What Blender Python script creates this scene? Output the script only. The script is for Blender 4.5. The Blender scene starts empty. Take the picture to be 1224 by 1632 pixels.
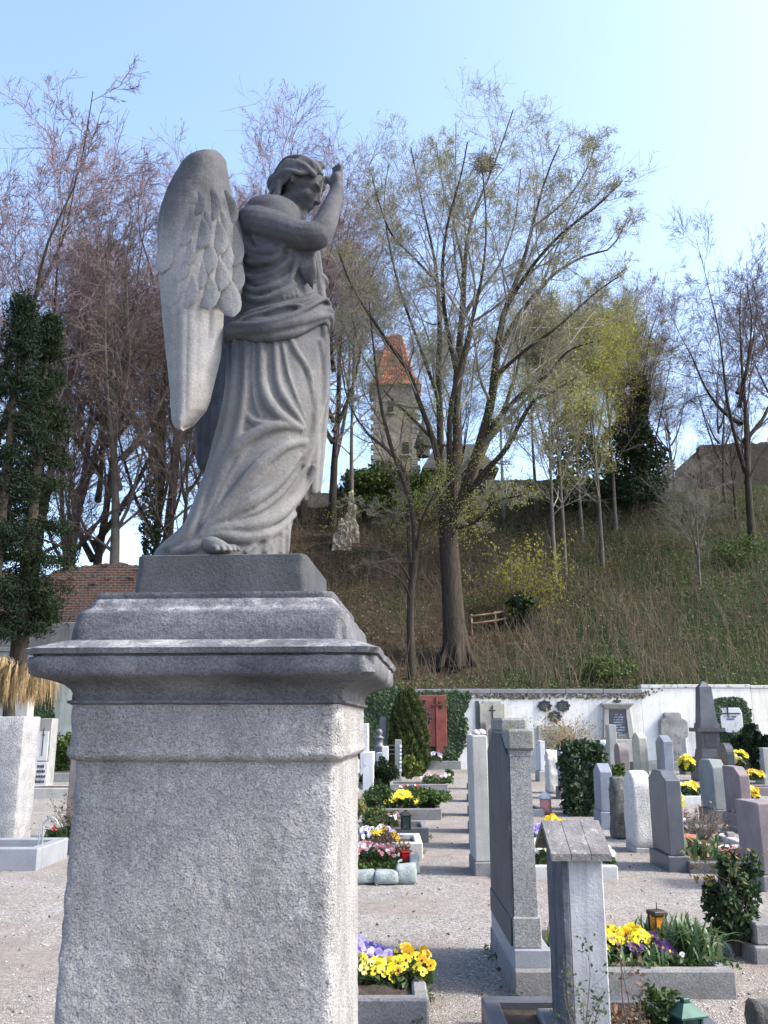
import bpy, bmesh, math, random
import numpy as np
from mathutils import Vector, Matrix, Euler, noise as mnoise
from mathutils.bvhtree import BVHTree

SC = bpy.context.scene
COL = SC.collection
R = math.radians
rnd = random.Random(7)

# ---------------------------------------------------------------- camera
EYE = 1.60
PITCH = R(13.6)
FPX = 1400.0                      # focal length in pixels of the 1224x1632 photograph
cam_d = bpy.data.cameras.new('camera')
cam_d.sensor_fit = 'VERTICAL'
cam_d.sensor_height = 24.0
cam_d.lens = 24.0 * FPX / 1632.0
cam_d.clip_start = 0.05
cam_d.clip_end = 2000.0
cam = bpy.data.objects.new('camera', cam_d)
COL.objects.link(cam)
cam.location = (0, 0, EYE)
cam.rotation_euler = (math.pi / 2 + PITCH, 0, 0)
SC.camera = cam

# ---------------------------------------------------------------- sky, sun, exposure
SUN_AZ = R(101)                    # clockwise from +Y (view direction): sun off to the right
SUN_EL = R(43)
world = bpy.data.worlds.new('World')
SC.world = world
world.use_nodes = True
wn = world.node_tree.nodes
wl = world.node_tree.links
wn.clear()
w_out = wn.new('ShaderNodeOutputWorld')
w_bg = wn.new('ShaderNodeBackground')
w_sky = wn.new('ShaderNodeTexSky')
w_sky.sky_type = 'NISHITA'
w_sky.sun_disc = False
w_sky.sun_elevation = SUN_EL
w_sky.sun_rotation = SUN_AZ
w_sky.altitude = 500
w_sky.air_density = 0.9
w_sky.dust_density = 4.6
w_sky.ozone_density = 2.0
w_bg.inputs['Strength'].default_value = 0.15
wl.new(w_sky.outputs[0], w_bg.inputs['Color'])
wl.new(w_bg.outputs[0], w_out.inputs['Surface'])

sun_d = bpy.data.lights.new('sun', 'SUN')
sun_d.energy = 1.5
sun_d.angle = R(7)
sun_d.color = (1.0, 0.96, 0.90)
sun = bpy.data.objects.new('sun', sun_d)
COL.objects.link(sun)
sdir = Vector((math.sin(SUN_AZ) * math.cos(SUN_EL), math.cos(SUN_AZ) * math.cos(SUN_EL), math.sin(SUN_EL)))
sun.rotation_euler = sdir.to_track_quat('Z', 'Y').to_euler()
sun.location = sdir * 60

SC.view_settings.view_transform = 'Standard'
SC.view_settings.look = 'None'
SC.view_settings.exposure = 1.95
SC.view_settings.gamma = 1.0
SC.view_settings.use_curve_mapping = False
SC.render.engine = 'CYCLES'
SC.cycles.use_denoising = True
SC.cycles.max_bounces = 6
SC.cycles.transparent_max_bounces = 8

# ---------------------------------------------------------------- measuring helpers (photo pixel -> point at a real distance)
CP, SP = math.cos(PITCH), math.sin(PITCH)

def ray(px, py):
    x = (px - 612.0) / FPX
    v = (816.0 - py) / FPX
    return Vector((x, CP - v * SP, SP + v * CP))

def at(px, py, Y):
    d = ray(px, py)
    t = Y / d.y
    return Vector((d.x * t, Y, EYE + d.z * t))

def G(px, py, z=0.0):
    d = ray(px, py)
    t = (z - EYE) / d.z
    return Vector((d.x * t, d.y * t, z))

# ---------------------------------------------------------------- mesh helpers
def mesh_np(name, V, F):
    """V (n,3); F: list of int arrays (m,3) or (m,4)."""
    V = np.asarray(V, dtype=np.float32)
    if not isinstance(F, (list, tuple)):
        F = [F]
    F = [np.asarray(f, dtype=np.int32) for f in F if len(f)]
    me = bpy.data.meshes.new(name)
    me.vertices.add(len(V))
    me.vertices.foreach_set('co', V.ravel())
    idx = np.concatenate([f.ravel() for f in F])
    sizes = np.concatenate([np.full(len(f), f.shape[1], np.int32) for f in F])
    starts = np.concatenate([[0], np.cumsum(sizes)[:-1]]).astype(np.int32)
    me.loops.add(len(idx))
    me.loops.foreach_set('vertex_index', idx)
    me.polygons.add(len(sizes))
    me.polygons.foreach_set('loop_start', starts)
    me.update(calc_edges=True)
    return me

def smooth_mesh(me, on=True):
    me.polygons.foreach_set('use_smooth', np.full(len(me.polygons), on, dtype=bool))
    me.update()

def link(name, me, mat=None, parent=None, loc=None, rot=None, scale=None):
    o = bpy.data.objects.new(name, me)
    COL.objects.link(o)
    if mat is not None and me is not None and len(me.materials) == 0:
        me.materials.append(mat)
    if parent is not None:
        o.parent = parent
    if loc is not None:
        o.location = loc
    if rot is not None:
        o.rotation_euler = rot
    if scale is not None:
        o.scale = scale if hasattr(scale, '__len__') else (scale,) * 3
    return o

def tag(o, label=None, cat=None, group=None, kind=None):
    if label: o['label'] = label
    if cat: o['category'] = cat
    if group: o['group'] = group
    if kind: o['kind'] = kind
    return o

def thing(name, label, cat, loc, rz=0.0, group=None):
    o = bpy.data.objects.new(name, None)
    o.empty_display_size = 0.1
    COL.objects.link(o)
    o.location = loc
    o.rotation_euler = (0, 0, rz)
    return tag(o, label, cat, group, 'thing')

def bm_mesh(bm, name, smooth=False):
    me = bpy.data.meshes.new(name)
    bmesh.ops.recalc_face_normals(bm, faces=bm.faces)
    bm.to_mesh(me)
    bm.free()
    if smooth:
        smooth_mesh(me)
    return me

def add_box(bm, c, s, bev=0.0, rz=0.0):
    """chamfered box: centre c, full size s"""
    hx, hy, hz = s[0] / 2, s[1] / 2, s[2] / 2
    b = min(bev, hx * .9, hy * .9, hz * .9)
    cs, sn = math.cos(rz), math.sin(rz)
    vs = []
    for sx in (-1, 1):
        for sy in (-1, 1):
            for sz in (-1, 1):
                pts = [(hx, hy, hz)] if b <= 0 else [(hx - b, hy - b, hz), (hx - b, hy, hz - b), (hx, hy - b, hz - b)]
                for p in pts:
                    x, y, z = p[0] * sx, p[1] * sy, p[2] * sz
                    vs.append(bm.verts.new((c[0] + x * cs - y * sn, c[1] + x * sn + y * cs, c[2] + z)))
    bmesh.ops.convex_hull(bm, input=vs)

def box_mesh(name, c, s, bev=0.0, rz=0.0):
    bm = bmesh.new()
    add_box(bm, c, s, bev, rz)
    return bm_mesh(bm, name)

def hull_mesh(name, pts):
    bm = bmesh.new()
    vs = [bm.verts.new(p) for p in pts]
    bmesh.ops.convex_hull(bm, input=vs)
    return bm_mesh(bm, name)

def prism(outline, x0, x1, bev=0.0, rough=0.0, cuts=0, seed=0, axis='x'):
    """outline [(w,z)...] in the plane across x, extruded from x0 to x1; optional bevel and rough displacement -> bmesh"""
    bm = bmesh.new()
    a = [bm.verts.new((x0, w, z)) for w, z in outline]
    b = [bm.verts.new((x1, w, z)) for w, z in outline]
    n = len(outline)
    bm.faces.new(a)
    bm.faces.new(list(reversed(b)))
    for i in range(n):
        bm.faces.new((a[i], b[i], b[(i + 1) % n], a[(i + 1) % n]))
    bmesh.ops.recalc_face_normals(bm, faces=bm.faces)
    if bev > 0:
        ed = [e for e in bm.edges if e.calc_face_angle(0) > 0.5]
        bmesh.ops.bevel(bm, geom=ed, offset=bev, segments=1, affect='EDGES', profile=0.5)
    if cuts:
        bmesh.ops.triangulate(bm, faces=[f for f in bm.faces if len(f.verts) > 4])
        for _ in range(cuts):
            bmesh.ops.subdivide_edges(bm, edges=[e for e in bm.edges if e.calc_length() > 0.05], cuts=1, use_grid_fill=True)
        bmesh.ops.triangulate(bm, faces=bm.faces[:])
    if rough > 0:
        bm.normal_update()
        off = Vector((seed * 3.7, seed * 1.3, seed * 7.1))
        for v in bm.verts:
            nn = mnoise.noise((v.co + off) * 6) * .6 + mnoise.noise((v.co + off) * 17) * .4
            v.co += v.normal * nn * rough
    return bm

def add_lathe(bm, prof, c=(0, 0, 0), n=16):
    """prof [(r,z)...]"""
    rings = []
    for r, z in prof:
        if r < 1e-5:
            rings.append([bm.verts.new((c[0], c[1], c[2] + z))])
        else:
            rings.append([bm.verts.new((c[0] + r * math.cos(2 * math.pi * k / n), c[1] + r * math.sin(2 * math.pi * k / n), c[2] + z)) for k in range(n)])
    for a, b in zip(rings, rings[1:]):
        for k in range(n):
            k2 = (k + 1) % n
            if len(a) == 1 and len(b) > 1: bm.faces.new((a[0], b[k], b[k2]))
            elif len(b) == 1 and len(a) > 1: bm.faces.new((a[k], b[0], a[k2]))
            elif len(a) > 1: bm.faces.new((a[k], b[k], b[k2], a[k2]))
    return bm

def tubes_np(P, Rr, sides):
    """P (N,n,3) polylines, Rr (N,n) radii -> V, F quads (open tubes)"""
    P = np.asarray(P, float); Rr = np.asarray(Rr, float)
    N, n, _ = P.shape
    T = np.gradient(P, axis=1)
    T /= np.linalg.norm(T, axis=2, keepdims=True) + 1e-9
    mean = P[:, -1] - P[:, 0]
    mean /= np.linalg.norm(mean, axis=1, keepdims=True) + 1e-9
    ref = np.where(np.abs(mean[:, 2:3]) > 0.8, np.array([[1., 0, 0]]), np.array([[0, 0, 1.]]))
    U = np.cross(T, ref[:, None, :]); U /= np.linalg.norm(U, axis=2, keepdims=True) + 1e-9
    W = np.cross(T, U)
    a = np.arange(sides) * 2 * math.pi / sides
    V = P[:, :, None, :] + Rr[:, :, None, None] * (U[:, :, None, :] * np.cos(a)[None, None, :, None] + W[:, :, None, :] * np.sin(a)[None, None, :, None])
    base = (np.arange(N) * n * sides)[:, None, None]
    i = np.arange(n - 1)[None, :, None] * sides
    k = np.arange(sides)[None, None, :]
    k2 = (k + 1) % sides
    q = np.stack(np.broadcast_arrays(base + i + k, base + i + k2, base + i + sides + k2, base + i + sides + k), axis=-1)
    return V.reshape(-1, 3), q.reshape(-1, 4)

def tube_line(pts, radii, sides=8, caps=True, sub=1):
    """one smooth tube through pts -> V, F(list)"""
    pts = np.asarray(pts, float); radii = np.asarray(radii, float)
    if sub > 1 and len(pts) > 2:
        pts, radii = spline(pts, radii, sub)
    V, Q = tubes_np(pts[None], radii[None], sides)
    F = [Q]
    if caps:
        n = len(pts)
        V = np.vstack([V, pts[:1], pts[-1:]])
        c0, c1 = n * sides, n * sides + 1
        k = np.arange(sides); k2 = (k + 1) % sides
        F.append(np.stack([np.full(sides, c0), k2, k], 1))
        F.append(np.stack([np.full(sides, c1), (n - 1) * sides + k, (n - 1) * sides + k2], 1))
    return V, F

def spline(pts, radii, sub):
    pts = np.asarray(pts, float); radii = np.asarray(radii, float)
    out, rr = [], []
    n = len(pts)
    for i in range(n - 1):
        p0, p1, p2, p3 = pts[max(i - 1, 0)], pts[i], pts[i + 1], pts[min(i + 2, n - 1)]
        for j in range(sub):
            t = j / sub
            out.append(0.5 * ((2 * p1) + (-p0 + p2) * t + (2 * p0 - 5 * p1 + 4 * p2 - p3) * t * t + (-p0 + 3 * p1 - 3 * p2 + p3) * t ** 3))
            rr.append(radii[i] * (1 - t) + radii[i + 1] * t)
    out.append(pts[-1]); rr.append(radii[-1])
    return np.array(out), np.array(rr)

def merge(parts):
    """list of (V, [F...]) -> V, [tris, quads]"""
    Vs, tr, qd, o = [], [], [], 0
    for V, F in parts:
        Vs.append(V)
        for f in (F if isinstance(F, (list, tuple)) else [F]):
            f = np.asarray(f)
            if len(f) == 0: continue
            (tr if f.shape[1] == 3 else qd).append(f + o)
        o += len(V)
    return np.vstack(Vs), [np.vstack(x) for x in (tr, qd) if x]

def ellipsoid(c, r, rot=None, nu=20, nv=14):
    u = np.linspace(0, 2 * math.pi, nu, endpoint=False)
    v = np.linspace(0, math.pi, nv + 1)[1:-1]
    vv, uu = np.meshgrid(v, u, indexing='ij')
    P = np.stack([np.sin(vv) * np.cos(uu), np.sin(vv) * np.sin(uu), np.cos(vv)], -1).reshape(-1, 3)
    P = np.vstack([P, [[0, 0, 1]], [[0, 0, -1]]]) * np.asarray(r)
    if rot is not None:
        P = P @ np.array(rot.to_matrix() if hasattr(rot, 'to_matrix') else rot).T
    P = P + np.asarray(c)
    m = len(v)
    i = np.arange(m - 1)[:, None] * nu; k = np.arange(nu)[None]; k2 = (k + 1) % nu
    q = np.stack([i + k, i + nu + k, i + nu + k2, i + k2], -1).reshape(-1, 4)
    kk = np.arange(nu); kk2 = (kk + 1) % nu
    t1 = np.stack([np.full(nu, m * nu), kk, kk2], 1)
    t2 = np.stack([np.full(nu, m * nu + 1), (m - 1) * nu + kk2, (m - 1) * nu + kk], 1)
    return P, [q, t1, t2]

def remesh(name, V, F, voxel, smooth_it=6, smooth_f=0.5):
    """one continuous skin over overlapping solids"""
    me = mesh_np(name + '_raw', V, F)
    o = bpy.data.objects.new(name + '_raw', me)
    COL.objects.link(o)
    m = o.modifiers.new('r', 'REMESH'); m.mode = 'VOXEL'; m.voxel_size = voxel; m.use_smooth_shade = True
    if smooth_it:
        s = o.modifiers.new('s', 'SMOOTH'); s.factor = smooth_f; s.iterations = smooth_it
    dg = bpy.context.evaluated_depsgraph_get()
    me2 = bpy.data.meshes.new_from_object(o.evaluated_get(dg))
    bpy.data.objects.remove(o)
    bpy.data.meshes.remove(me)
    me2.name = name
    smooth_mesh(me2)
    return me2

# ---------------------------------------------------------------- materials
class NT:
    def __init__(self, name):
        self.m = bpy.data.materials.new(name)
        self.m.use_nodes = True
        self.t = self.m.node_tree
        self.t.nodes.clear()
        self.out = self.n('ShaderNodeOutputMaterial')
    def n(self, typ, **kw):
        nd = self.t.nodes.new(typ)
        for k, v in kw.items():
            if k in nd.inputs.keys() and not hasattr(nd, k):
                nd.inputs[k].default_value = v
            else:
                setattr(nd, k, v)
        return nd
    def l(self, a, b):
        self.t.links.new(a, b)
    def pos(self, scale=(1, 1, 1), off=(0, 0, 0)):
        g = self.n('ShaderNodeNewGeometry')
        mp = self.n('ShaderNodeMapping')
        mp.inputs['Scale'].default_value = scale
        mp.inputs['Location'].default_value = off
        self.l(g.outputs['Position'], mp.inputs['Vector'])
        return mp.outputs[0]
    def noise(self, vec, scale, detail=4, rough=0.55, dist=0.0):
        nd = self.n('ShaderNodeTexNoise')
        nd.inputs['Scale'].default_value = scale
        nd.inputs['Detail'].default_value = detail
        nd.inputs['Roughness'].default_value = rough
        nd.inputs['Distortion'].default_value = dist
        self.l(vec, nd.inputs['Vector'])
        return nd.outputs['Fac']
    def voro(self, vec, scale, feature='F1', out='Distance', rand=1.0):
        nd = self.n('ShaderNodeTexVoronoi')
        nd.feature = feature
        nd.inputs['Scale'].default_value = scale
        nd.inputs['Randomness'].default_value = rand
        self.l(vec, nd.inputs['Vector'])
        return nd.outputs[out]
    def ramp(self, fac, stops, interp='LINEAR'):
        nd = self.n('ShaderNodeValToRGB')
        cr = nd.color_ramp
        cr.interpolation = interp
        while len(cr.elements) < len(stops):
            cr.elements.new(0.5)
        for e, (p, c) in zip(cr.elements, stops):
            e.position = p
            if not hasattr(c, '__len__'): c = (c, c, c)
            e.color = (*c, 1) if len(c) == 3 else c
        self.l(fac, nd.inputs[0])
        return nd.outputs[0]
    def mix(self, fac, a, b, mode='MIX'):
        nd = self.n('ShaderNodeMix')
        nd.data_type = 'RGBA'; nd.blend_type = mode
        for sock, v in ((nd.inputs['Factor'], fac), (nd.inputs[6], a), (nd.inputs[7], b)):
            if hasattr(v, 'is_linked'): self.l(v, sock)
            elif hasattr(v, '__len__'): sock.default_value = (*v, 1) if len(v) == 3 else v
            else: sock.default_value = v
        return nd.outputs[2]
    def math(self, op, a, b=0.0):
        nd = self.n('ShaderNodeMath'); nd.operation = op
        for s, v in ((nd.inputs[0], a), (nd.inputs[1], b)):
            if hasattr(v, 'is_linked'): self.l(v, s)
            else: s.default_value = v
        return nd.outputs[0]
    def bump(self, h, dist, strength=1.0, prev=None):
        nd = self.n('ShaderNodeBump')
        nd.inputs['Distance'].default_value = dist
        nd.inputs['Strength'].default_value = strength
        self.l(h, nd.inputs['Height'])
        if prev is not None: self.l(prev, nd.inputs['Normal'])
        return nd.outputs[0]
    def done(self, color, rough=0.85, normal=None, metal=0.0, spec=0.3):
        b = self.n('ShaderNodeBsdfPrincipled')
        for s, v in ((b.inputs['Base Color'], color), (b.inputs['Roughness'], rough), (b.inputs['Metallic'], metal), (b.inputs['Specular IOR Level'], spec)):
            if hasattr(v, 'is_linked'): self.l(v, s)
            elif hasattr(v, '__len__'): s.default_value = (*v, 1)
            else: s.default_value = v
        if normal is not None: self.l(normal, b.inputs['Normal'])
        self.l(b.outputs[0], self.out.inputs['Surface'])
        return self.m

_mc = {}
def stone(name, c1, c2, scale=3.0, speck=0.0, speck_scale=220, bump=0.004, bscale=60, rough=0.85, streak=0.0, c3=None, spec=0.25):
    """weathered stone: blotches c1..c2, optional c3 lichen/dirt blotches, mineral specks, vertical streaks"""
    if name in _mc: return _mc[name]
    t = NT(name)
    p = t.pos()
    f = t.noise(p, scale, 6, 0.65)
    col = t.ramp(f, [(0.32, c1), (0.68, c2)])
    if c3 is not None:
        f3 = t.noise(t.pos(off=(5, 2, 9)), scale * 2.3, 8, 0.7)
        col = t.mix(t.ramp(f3, [(0.56, 0), (0.66, 1)]), col, c3)
    if streak:
        fs = t.noise(t.pos(scale=(9, 9, 0.7)), 2.0, 5, 0.6)
        col = t.mix(t.ramp(fs, [(0.45, 0), (0.7, streak)]), col, (c1[0] * .45, c1[1] * .45, c1[2] * .45))
    if speck:
        v = t.voro(p, speck_scale, out='Color')
        sp = t.n('ShaderNodeSeparateColor'); t.l(v, sp.inputs[0])
        col = t.mix(speck, col, t.ramp(sp.outputs[0], [(0.0, (0.25,) * 3), (0.5, (1,) * 3), (1, (1.75,) * 3)]), 'MULTIPLY')
    h = t.noise(p, bscale, 5, 0.7)
    nrm = t.bump(h, bump)
    _mc[name] = t.done(col, rough, nrm, spec=spec)
    return _mc[name]

def plain(name, c, rough=0.6, var=0.25, scale=8, metal=0.0, bump=0.0, spec=0.3):
    if name in _mc: return _mc[name]
    t = NT(name)
    p = t.pos()
    f = t.noise(p, scale, 4)
    col = t.ramp(f, [(0.3, tuple(x * (1 - var) for x in c)), (0.7, tuple(min(1, x * (1 + var)) for x in c))])
    nrm = t.bump(t.noise(p, scale * 8, 3), bump) if bump else None
    _mc[name] = t.done(col, rough, nrm, metal, spec)
    return _mc[name]

def leafmat(name, cols, transl=0.35, rough=0.55, spec=0.3):
    """each leaf its own tone; light passes through"""
    if name in _mc: return _mc[name]
    t = NT(name)
    g = t.n('ShaderNodeNewGeometry')
    n = len(cols)
    col = t.ramp(g.outputs['Random Per Island'], [(i / max(1, n - 1), c) for i, c in enumerate(cols)])
    b = t.n('ShaderNodeBsdfPrincipled')
    b.inputs['Roughness'].default_value = rough
    b.inputs['Specular IOR Level'].default_value = spec
    t.l(col, b.inputs['Base Color'])
    tr = t.n('ShaderNodeBsdfTranslucent')
    t.l(col, tr.inputs['Color'])
    mx = t.n('ShaderNodeMixShader'); mx.inputs[0].default_value = transl
    t.l(b.outputs[0], mx.inputs[1]); t.l(tr.outputs[0], mx.inputs[2])
    t.l(mx.outputs[0], t.out.inputs['Surface'])
    _mc[name] = t.m
    return t.m

nprng = np.random.default_rng(11)

def leaf_cloud(C, size, rng, aspect=0.6, droop=0.0, up=0.0, fold=True):
    """C (N,3) centres, size scalar/array -> V,F : each leaf a folded 4-vert diamond (2 tris)"""
    N = len(C)
    size = np.broadcast_to(np.asarray(size, float), (N,))
    d = rng.normal(size=(N, 3)); d[:, 2] = d[:, 2] * (1 - up) - droop
    d /= np.linalg.norm(d, axis=1, keepdims=True) + 1e-9
    r = rng.normal(size=(N, 3)); r[:, 2] *= (1 - up)
    s = np.cross(d, r); s /= np.linalg.norm(s, axis=1, keepdims=True) + 1e-9
    nn = np.cross(d, s)
    L = size[:, None] * 0.5
    a = C - d * L
    b = C + s * L * aspect + (nn * L * 0.25 if fold else 0)
    c = C + d * L
    e = C - s * L * aspect + (nn * L * 0.25 if fold else 0)
    V = np.stack([a, b, c, e], 1).reshape(-1, 3)
    i = np.arange(N)[:, None] * 4
    F = np.concatenate([i + [[0, 1, 2]], i + [[0, 2, 3]]], 0)
    return V, F
# ================================================================= PEDESTAL
def granite_rough():
    t = NT('hammered_granite')
    p = t.pos()
    big = t.noise(t.pos(scale=(1, 1, .7)), 3.2, 6, .62)
    col = t.ramp(big, [(0.28, (.205, .201, .196)), (0.48, (.325, .318, .308)), (0.68, (.445, .435, .42))])
    strk = t.noise(t.pos(scale=(7, 7, .8), off=(3, 0, 0)), 1.6, 5, .6)
    col = t.mix(t.ramp(strk, [(0.5, 0), (0.75, .5)]), col, (.22, .217, .21))
    lich = t.noise(t.pos(off=(9, 4, 2)), 7, 8, .72)
    col = t.mix(t.ramp(lich, [(0.56, 0), (0.68, .55)]), col, (.58, .58, .57))
    v = t.voro(p, 330, out='Color'); sp = t.n('ShaderNodeSeparateColor'); t.l(v, sp.inputs[0])
    col = t.mix(.42, col, t.ramp(sp.outputs[0], [(0, (.2,) * 3), (.45, (.9,) * 3), (1, (1.7,) * 3)]), 'MULTIPLY')
    h1 = t.noise(p, 42, 7, .68, .2)
    h2 = t.voro(p, 120)
    n1 = t.bump(h1, .024, 1.0)
    n2 = t.bump(h2, .006, .8, n1)
    return t.done(col, .92, n2, spec=.15)
M_gran = granite_rough()

def granite_dark():
    t = NT('sooty_granite')
    p = t.pos()
    big = t.noise(t.pos(scale=(1, 1, 1.6)), 3.5, 6, .65)
    col = t.ramp(big, [(0.3, (.062, .064, .072)), (0.55, (.125, .127, .135)), (0.75, (.215, .215, .215))])
    # pale lichen crust settles on faces that look up
    g = t.n('ShaderNodeNewGeometry'); s = t.n('ShaderNodeSeparateXYZ'); t.l(g.outputs['Normal'], s.inputs[0])
    up = t.math('MULTIPLY', t.ramp(s.outputs[2], [(0.3, 0), (0.85, .36)]), t.ramp(t.noise(p, 11, 8, .75), [(0.46, 0), (0.62, 1)]))
    col = t.mix(up, col, (.60, .59, .57))
    v = t.voro(p, 210, out='Color'); sp = t.n('ShaderNodeSeparateColor'); t.l(v, sp.inputs[0])
    col = t.mix(.4, col, t.ramp(sp.outputs[0], [(0, (.3,) * 3), (.45, (.95,) * 3), (1, (1.7,) * 3)]), 'MULTIPLY')
    n1 = t.bump(t.noise(p, 70, 5, .7), .008, .8)
    return t.done(col, .9, n1, spec=.15)
M_grandark = granite_dark()

PED_RZ = R(-3.5)
PED_C = Vector((-0.550, 3.325, 0))

def ring_pts(hw, nside, cr=0.012):
    out = []
    for k in range(4):
        a = math.pi / 2 * k - math.pi / 4
        ca, sa = round(math.cos(math.pi / 2 * k)), round(math.sin(math.pi / 2 * k))
        # side k: outward normal (ca,sa), runs along (-sa,ca)
        for i in range(nside):
            u = -1 + 2 * i / (nside - 1)
            w = (hw - cr) * u
            out.append((ca * hw - sa * w, sa * hw + ca * w, ca, sa, abs(u)))
    return out

def sq_loft(name, prof, mat, parent, nside=90, step=.012, amp=.002, chip=.0, seed=0, corner_chip=.01):
    """prof [(half width, z)] bottom to top, closed top and bottom, stone surface worn by noise"""
    P = []
    for (a, za), (b, zb) in zip(prof, prof[1:]):
        n = max(1, int(math.hypot(b - a, zb - za) / step))
        for i in range(n):
            P.append((a + (b - a) * i / n, za + (zb - za) * i / n, 1.0 if i == 0 else 0.0))
    P.append((*prof[-1], 1.0))
    V = []
    for j, (hw, z, edge) in enumerate(P):
        for (x, y, nx, ny, u) in ring_pts(hw, nside):
            q = Vector((x * 9 + seed, y * 9, z * 9))
            d = mnoise.noise(q * .5) * .35 + mnoise.noise(q * 1.9) * .35 + mnoise.noise(q * 5) * .5
            off = d * amp
            if edge and chip:
                c = mnoise.noise(Vector((x * 14 + seed, y * 14, z * 3 + 5))) + .5 * mnoise.noise(Vector((x * 40, y * 40 + seed, z)))
                if c > .1: off -= (c - .1) * chip
            if u > .93:
                c = (mnoise.noise(Vector((x * 3, y * 3, z * 16 + seed))) + .6) * corner_chip * ((u - .93) / .07) ** 2
                off -= max(0, c)
                ux, uy = (x / hw, y / hw)
                V.append((x + ux * off * 1.0, y + uy * off * 1.0, z))
                continue
            V.append((x + nx * off, y + ny * off, z + d * amp * .4 * (1 if edge else 0)))
    n = nside * 4
    m = len(P)
    V += [(0, 0, P[0][1]), (0, 0, P[-1][1])]
    i = np.arange(m - 1)[:, None] * n; k = np.arange(n)[None]; k2 = (k + 1) % n
    q = np.stack([i + k, i + k2, i + n + k2, i + n + k], -1).reshape(-1, 4)
    kk = np.arange(n); kk2 = (kk + 1) % n
    t1 = np.stack([np.full(n, m * n), kk2, kk], 1)
    t2 = np.stack([np.full(n, m * n + 1), (m - 1) * n + kk, (m - 1) * n + kk2], 1)
    me = mesh_np(name, V, [q, t1, t2])
    smooth_mesh(me)
    me.set_sharp_from_angle(angle=R(48))
    return link(name, me, mat, parent)

def pz(py, hw):
    return at(320, py, PED_C.y - hw).z

ped = thing('stone_pedestal', 'tall weathered granite pedestal with projecting cornice under the angel statue', 'pedestal', PED_C, PED_RZ)
z_b0, z_b1 = pz(1214, .42), pz(1190, .448)
sq_loft('base_step', [(.52, 0.0), (.52, .22), (.45, .30)], M_gran, ped, nside=20, step=.05, amp=.004)
sq_loft('shaft', [(.430, .295), (.421, z_b0 + .004)], M_gran, ped, nside=90, step=.011, amp=.005, seed=2, corner_chip=.007)
sq_loft('string_course', [(.422, z_b0), (.440, z_b0 + .007), (.450, z_b0 + .020), (.449, z_b0 + .028), (.443, z_b1)], M_gran, ped, amp=.004, chip=.008, step=.006, seed=4, nside=120, corner_chip=.012)
z_a0 = pz(1122, .444)
sq_loft('upper_block', [(.442, z_b1 - .002), (.444, z_a0)], M_gran, ped, amp=.005, seed=5, corner_chip=.012, nside=90, step=.011)
zs = lambda y, h: pz(y, h)
sq_loft('cornice', [(.447, z_a0 - .002), (.460, z_a0 + .004), (.460, zs(1116, .46)), (.449, zs(1115, .449)), (.449, zs(1104, .449)),
                    (.455, zs(1097, .455)), (.470, zs(1090, .47)), (.492, zs(1084.5, .492)), (.514, zs(1081, .514)), (.530, zs(1079, .53)), (.546, zs(1076.5, .546)), (.557, zs(1071, .557)),
                    (.559, zs(1062, .559)), (.560, zs(1045, .56)), (.549, zs(1043.5, .549)), (.549, zs(1041.5, .549)), (.566, zs(1040, .566)), (.571, zs(1031, .571)), (.49, zs(1020, .49)), (.43, zs(1016, .46))],
        M_grandark, ped, amp=.003, chip=.008, step=.009, seed=6, nside=110, corner_chip=.024)
zc0 = zs(1022, .463)
sq_loft('upper_base', [(.462, zc0), (.459, zs(1000, .459)), (.449, zs(974, .449)), (.444, zs(971, .444)), (.431, zs(968, .431)), (.422, zs(964, .422)), (.414, zs(958, .414)),
                       (.402, zs(953, .402)), (.406, zs(947, .406)), (.404, zs(943, .404)), (.33, zs(941, .404)), (.28, zs(941, .404))], M_grandark, ped, amp=.0026, chip=.006, step=.007, seed=8, nside=90, corner_chip=.016)

# ================================================================= ANGEL
ANG_Y = PED_C.y + 0.01
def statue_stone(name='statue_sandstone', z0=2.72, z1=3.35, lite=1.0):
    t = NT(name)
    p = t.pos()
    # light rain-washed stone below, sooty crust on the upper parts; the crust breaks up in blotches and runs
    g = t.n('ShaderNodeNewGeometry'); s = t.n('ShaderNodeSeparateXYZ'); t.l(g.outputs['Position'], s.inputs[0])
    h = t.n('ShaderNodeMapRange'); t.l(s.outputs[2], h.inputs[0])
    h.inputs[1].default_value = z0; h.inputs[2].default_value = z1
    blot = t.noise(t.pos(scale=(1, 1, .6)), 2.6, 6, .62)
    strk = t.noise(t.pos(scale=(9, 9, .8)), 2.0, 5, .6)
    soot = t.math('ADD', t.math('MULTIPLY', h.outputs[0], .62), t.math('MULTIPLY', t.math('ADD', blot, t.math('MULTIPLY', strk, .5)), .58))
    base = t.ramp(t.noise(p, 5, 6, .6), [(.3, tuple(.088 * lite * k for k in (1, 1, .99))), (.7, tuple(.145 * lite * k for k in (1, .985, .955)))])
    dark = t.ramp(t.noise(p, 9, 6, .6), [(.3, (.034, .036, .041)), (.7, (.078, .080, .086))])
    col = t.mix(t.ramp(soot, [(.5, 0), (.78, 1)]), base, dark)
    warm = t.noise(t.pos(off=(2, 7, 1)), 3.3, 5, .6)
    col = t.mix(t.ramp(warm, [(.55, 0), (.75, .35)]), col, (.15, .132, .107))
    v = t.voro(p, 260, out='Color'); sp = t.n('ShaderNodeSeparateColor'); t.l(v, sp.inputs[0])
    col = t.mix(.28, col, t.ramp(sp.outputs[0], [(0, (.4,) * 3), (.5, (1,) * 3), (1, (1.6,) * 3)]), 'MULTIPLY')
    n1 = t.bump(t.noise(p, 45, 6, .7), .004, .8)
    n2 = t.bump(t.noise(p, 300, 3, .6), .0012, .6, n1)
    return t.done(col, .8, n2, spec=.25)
M_stat = statue_stone()

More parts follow.
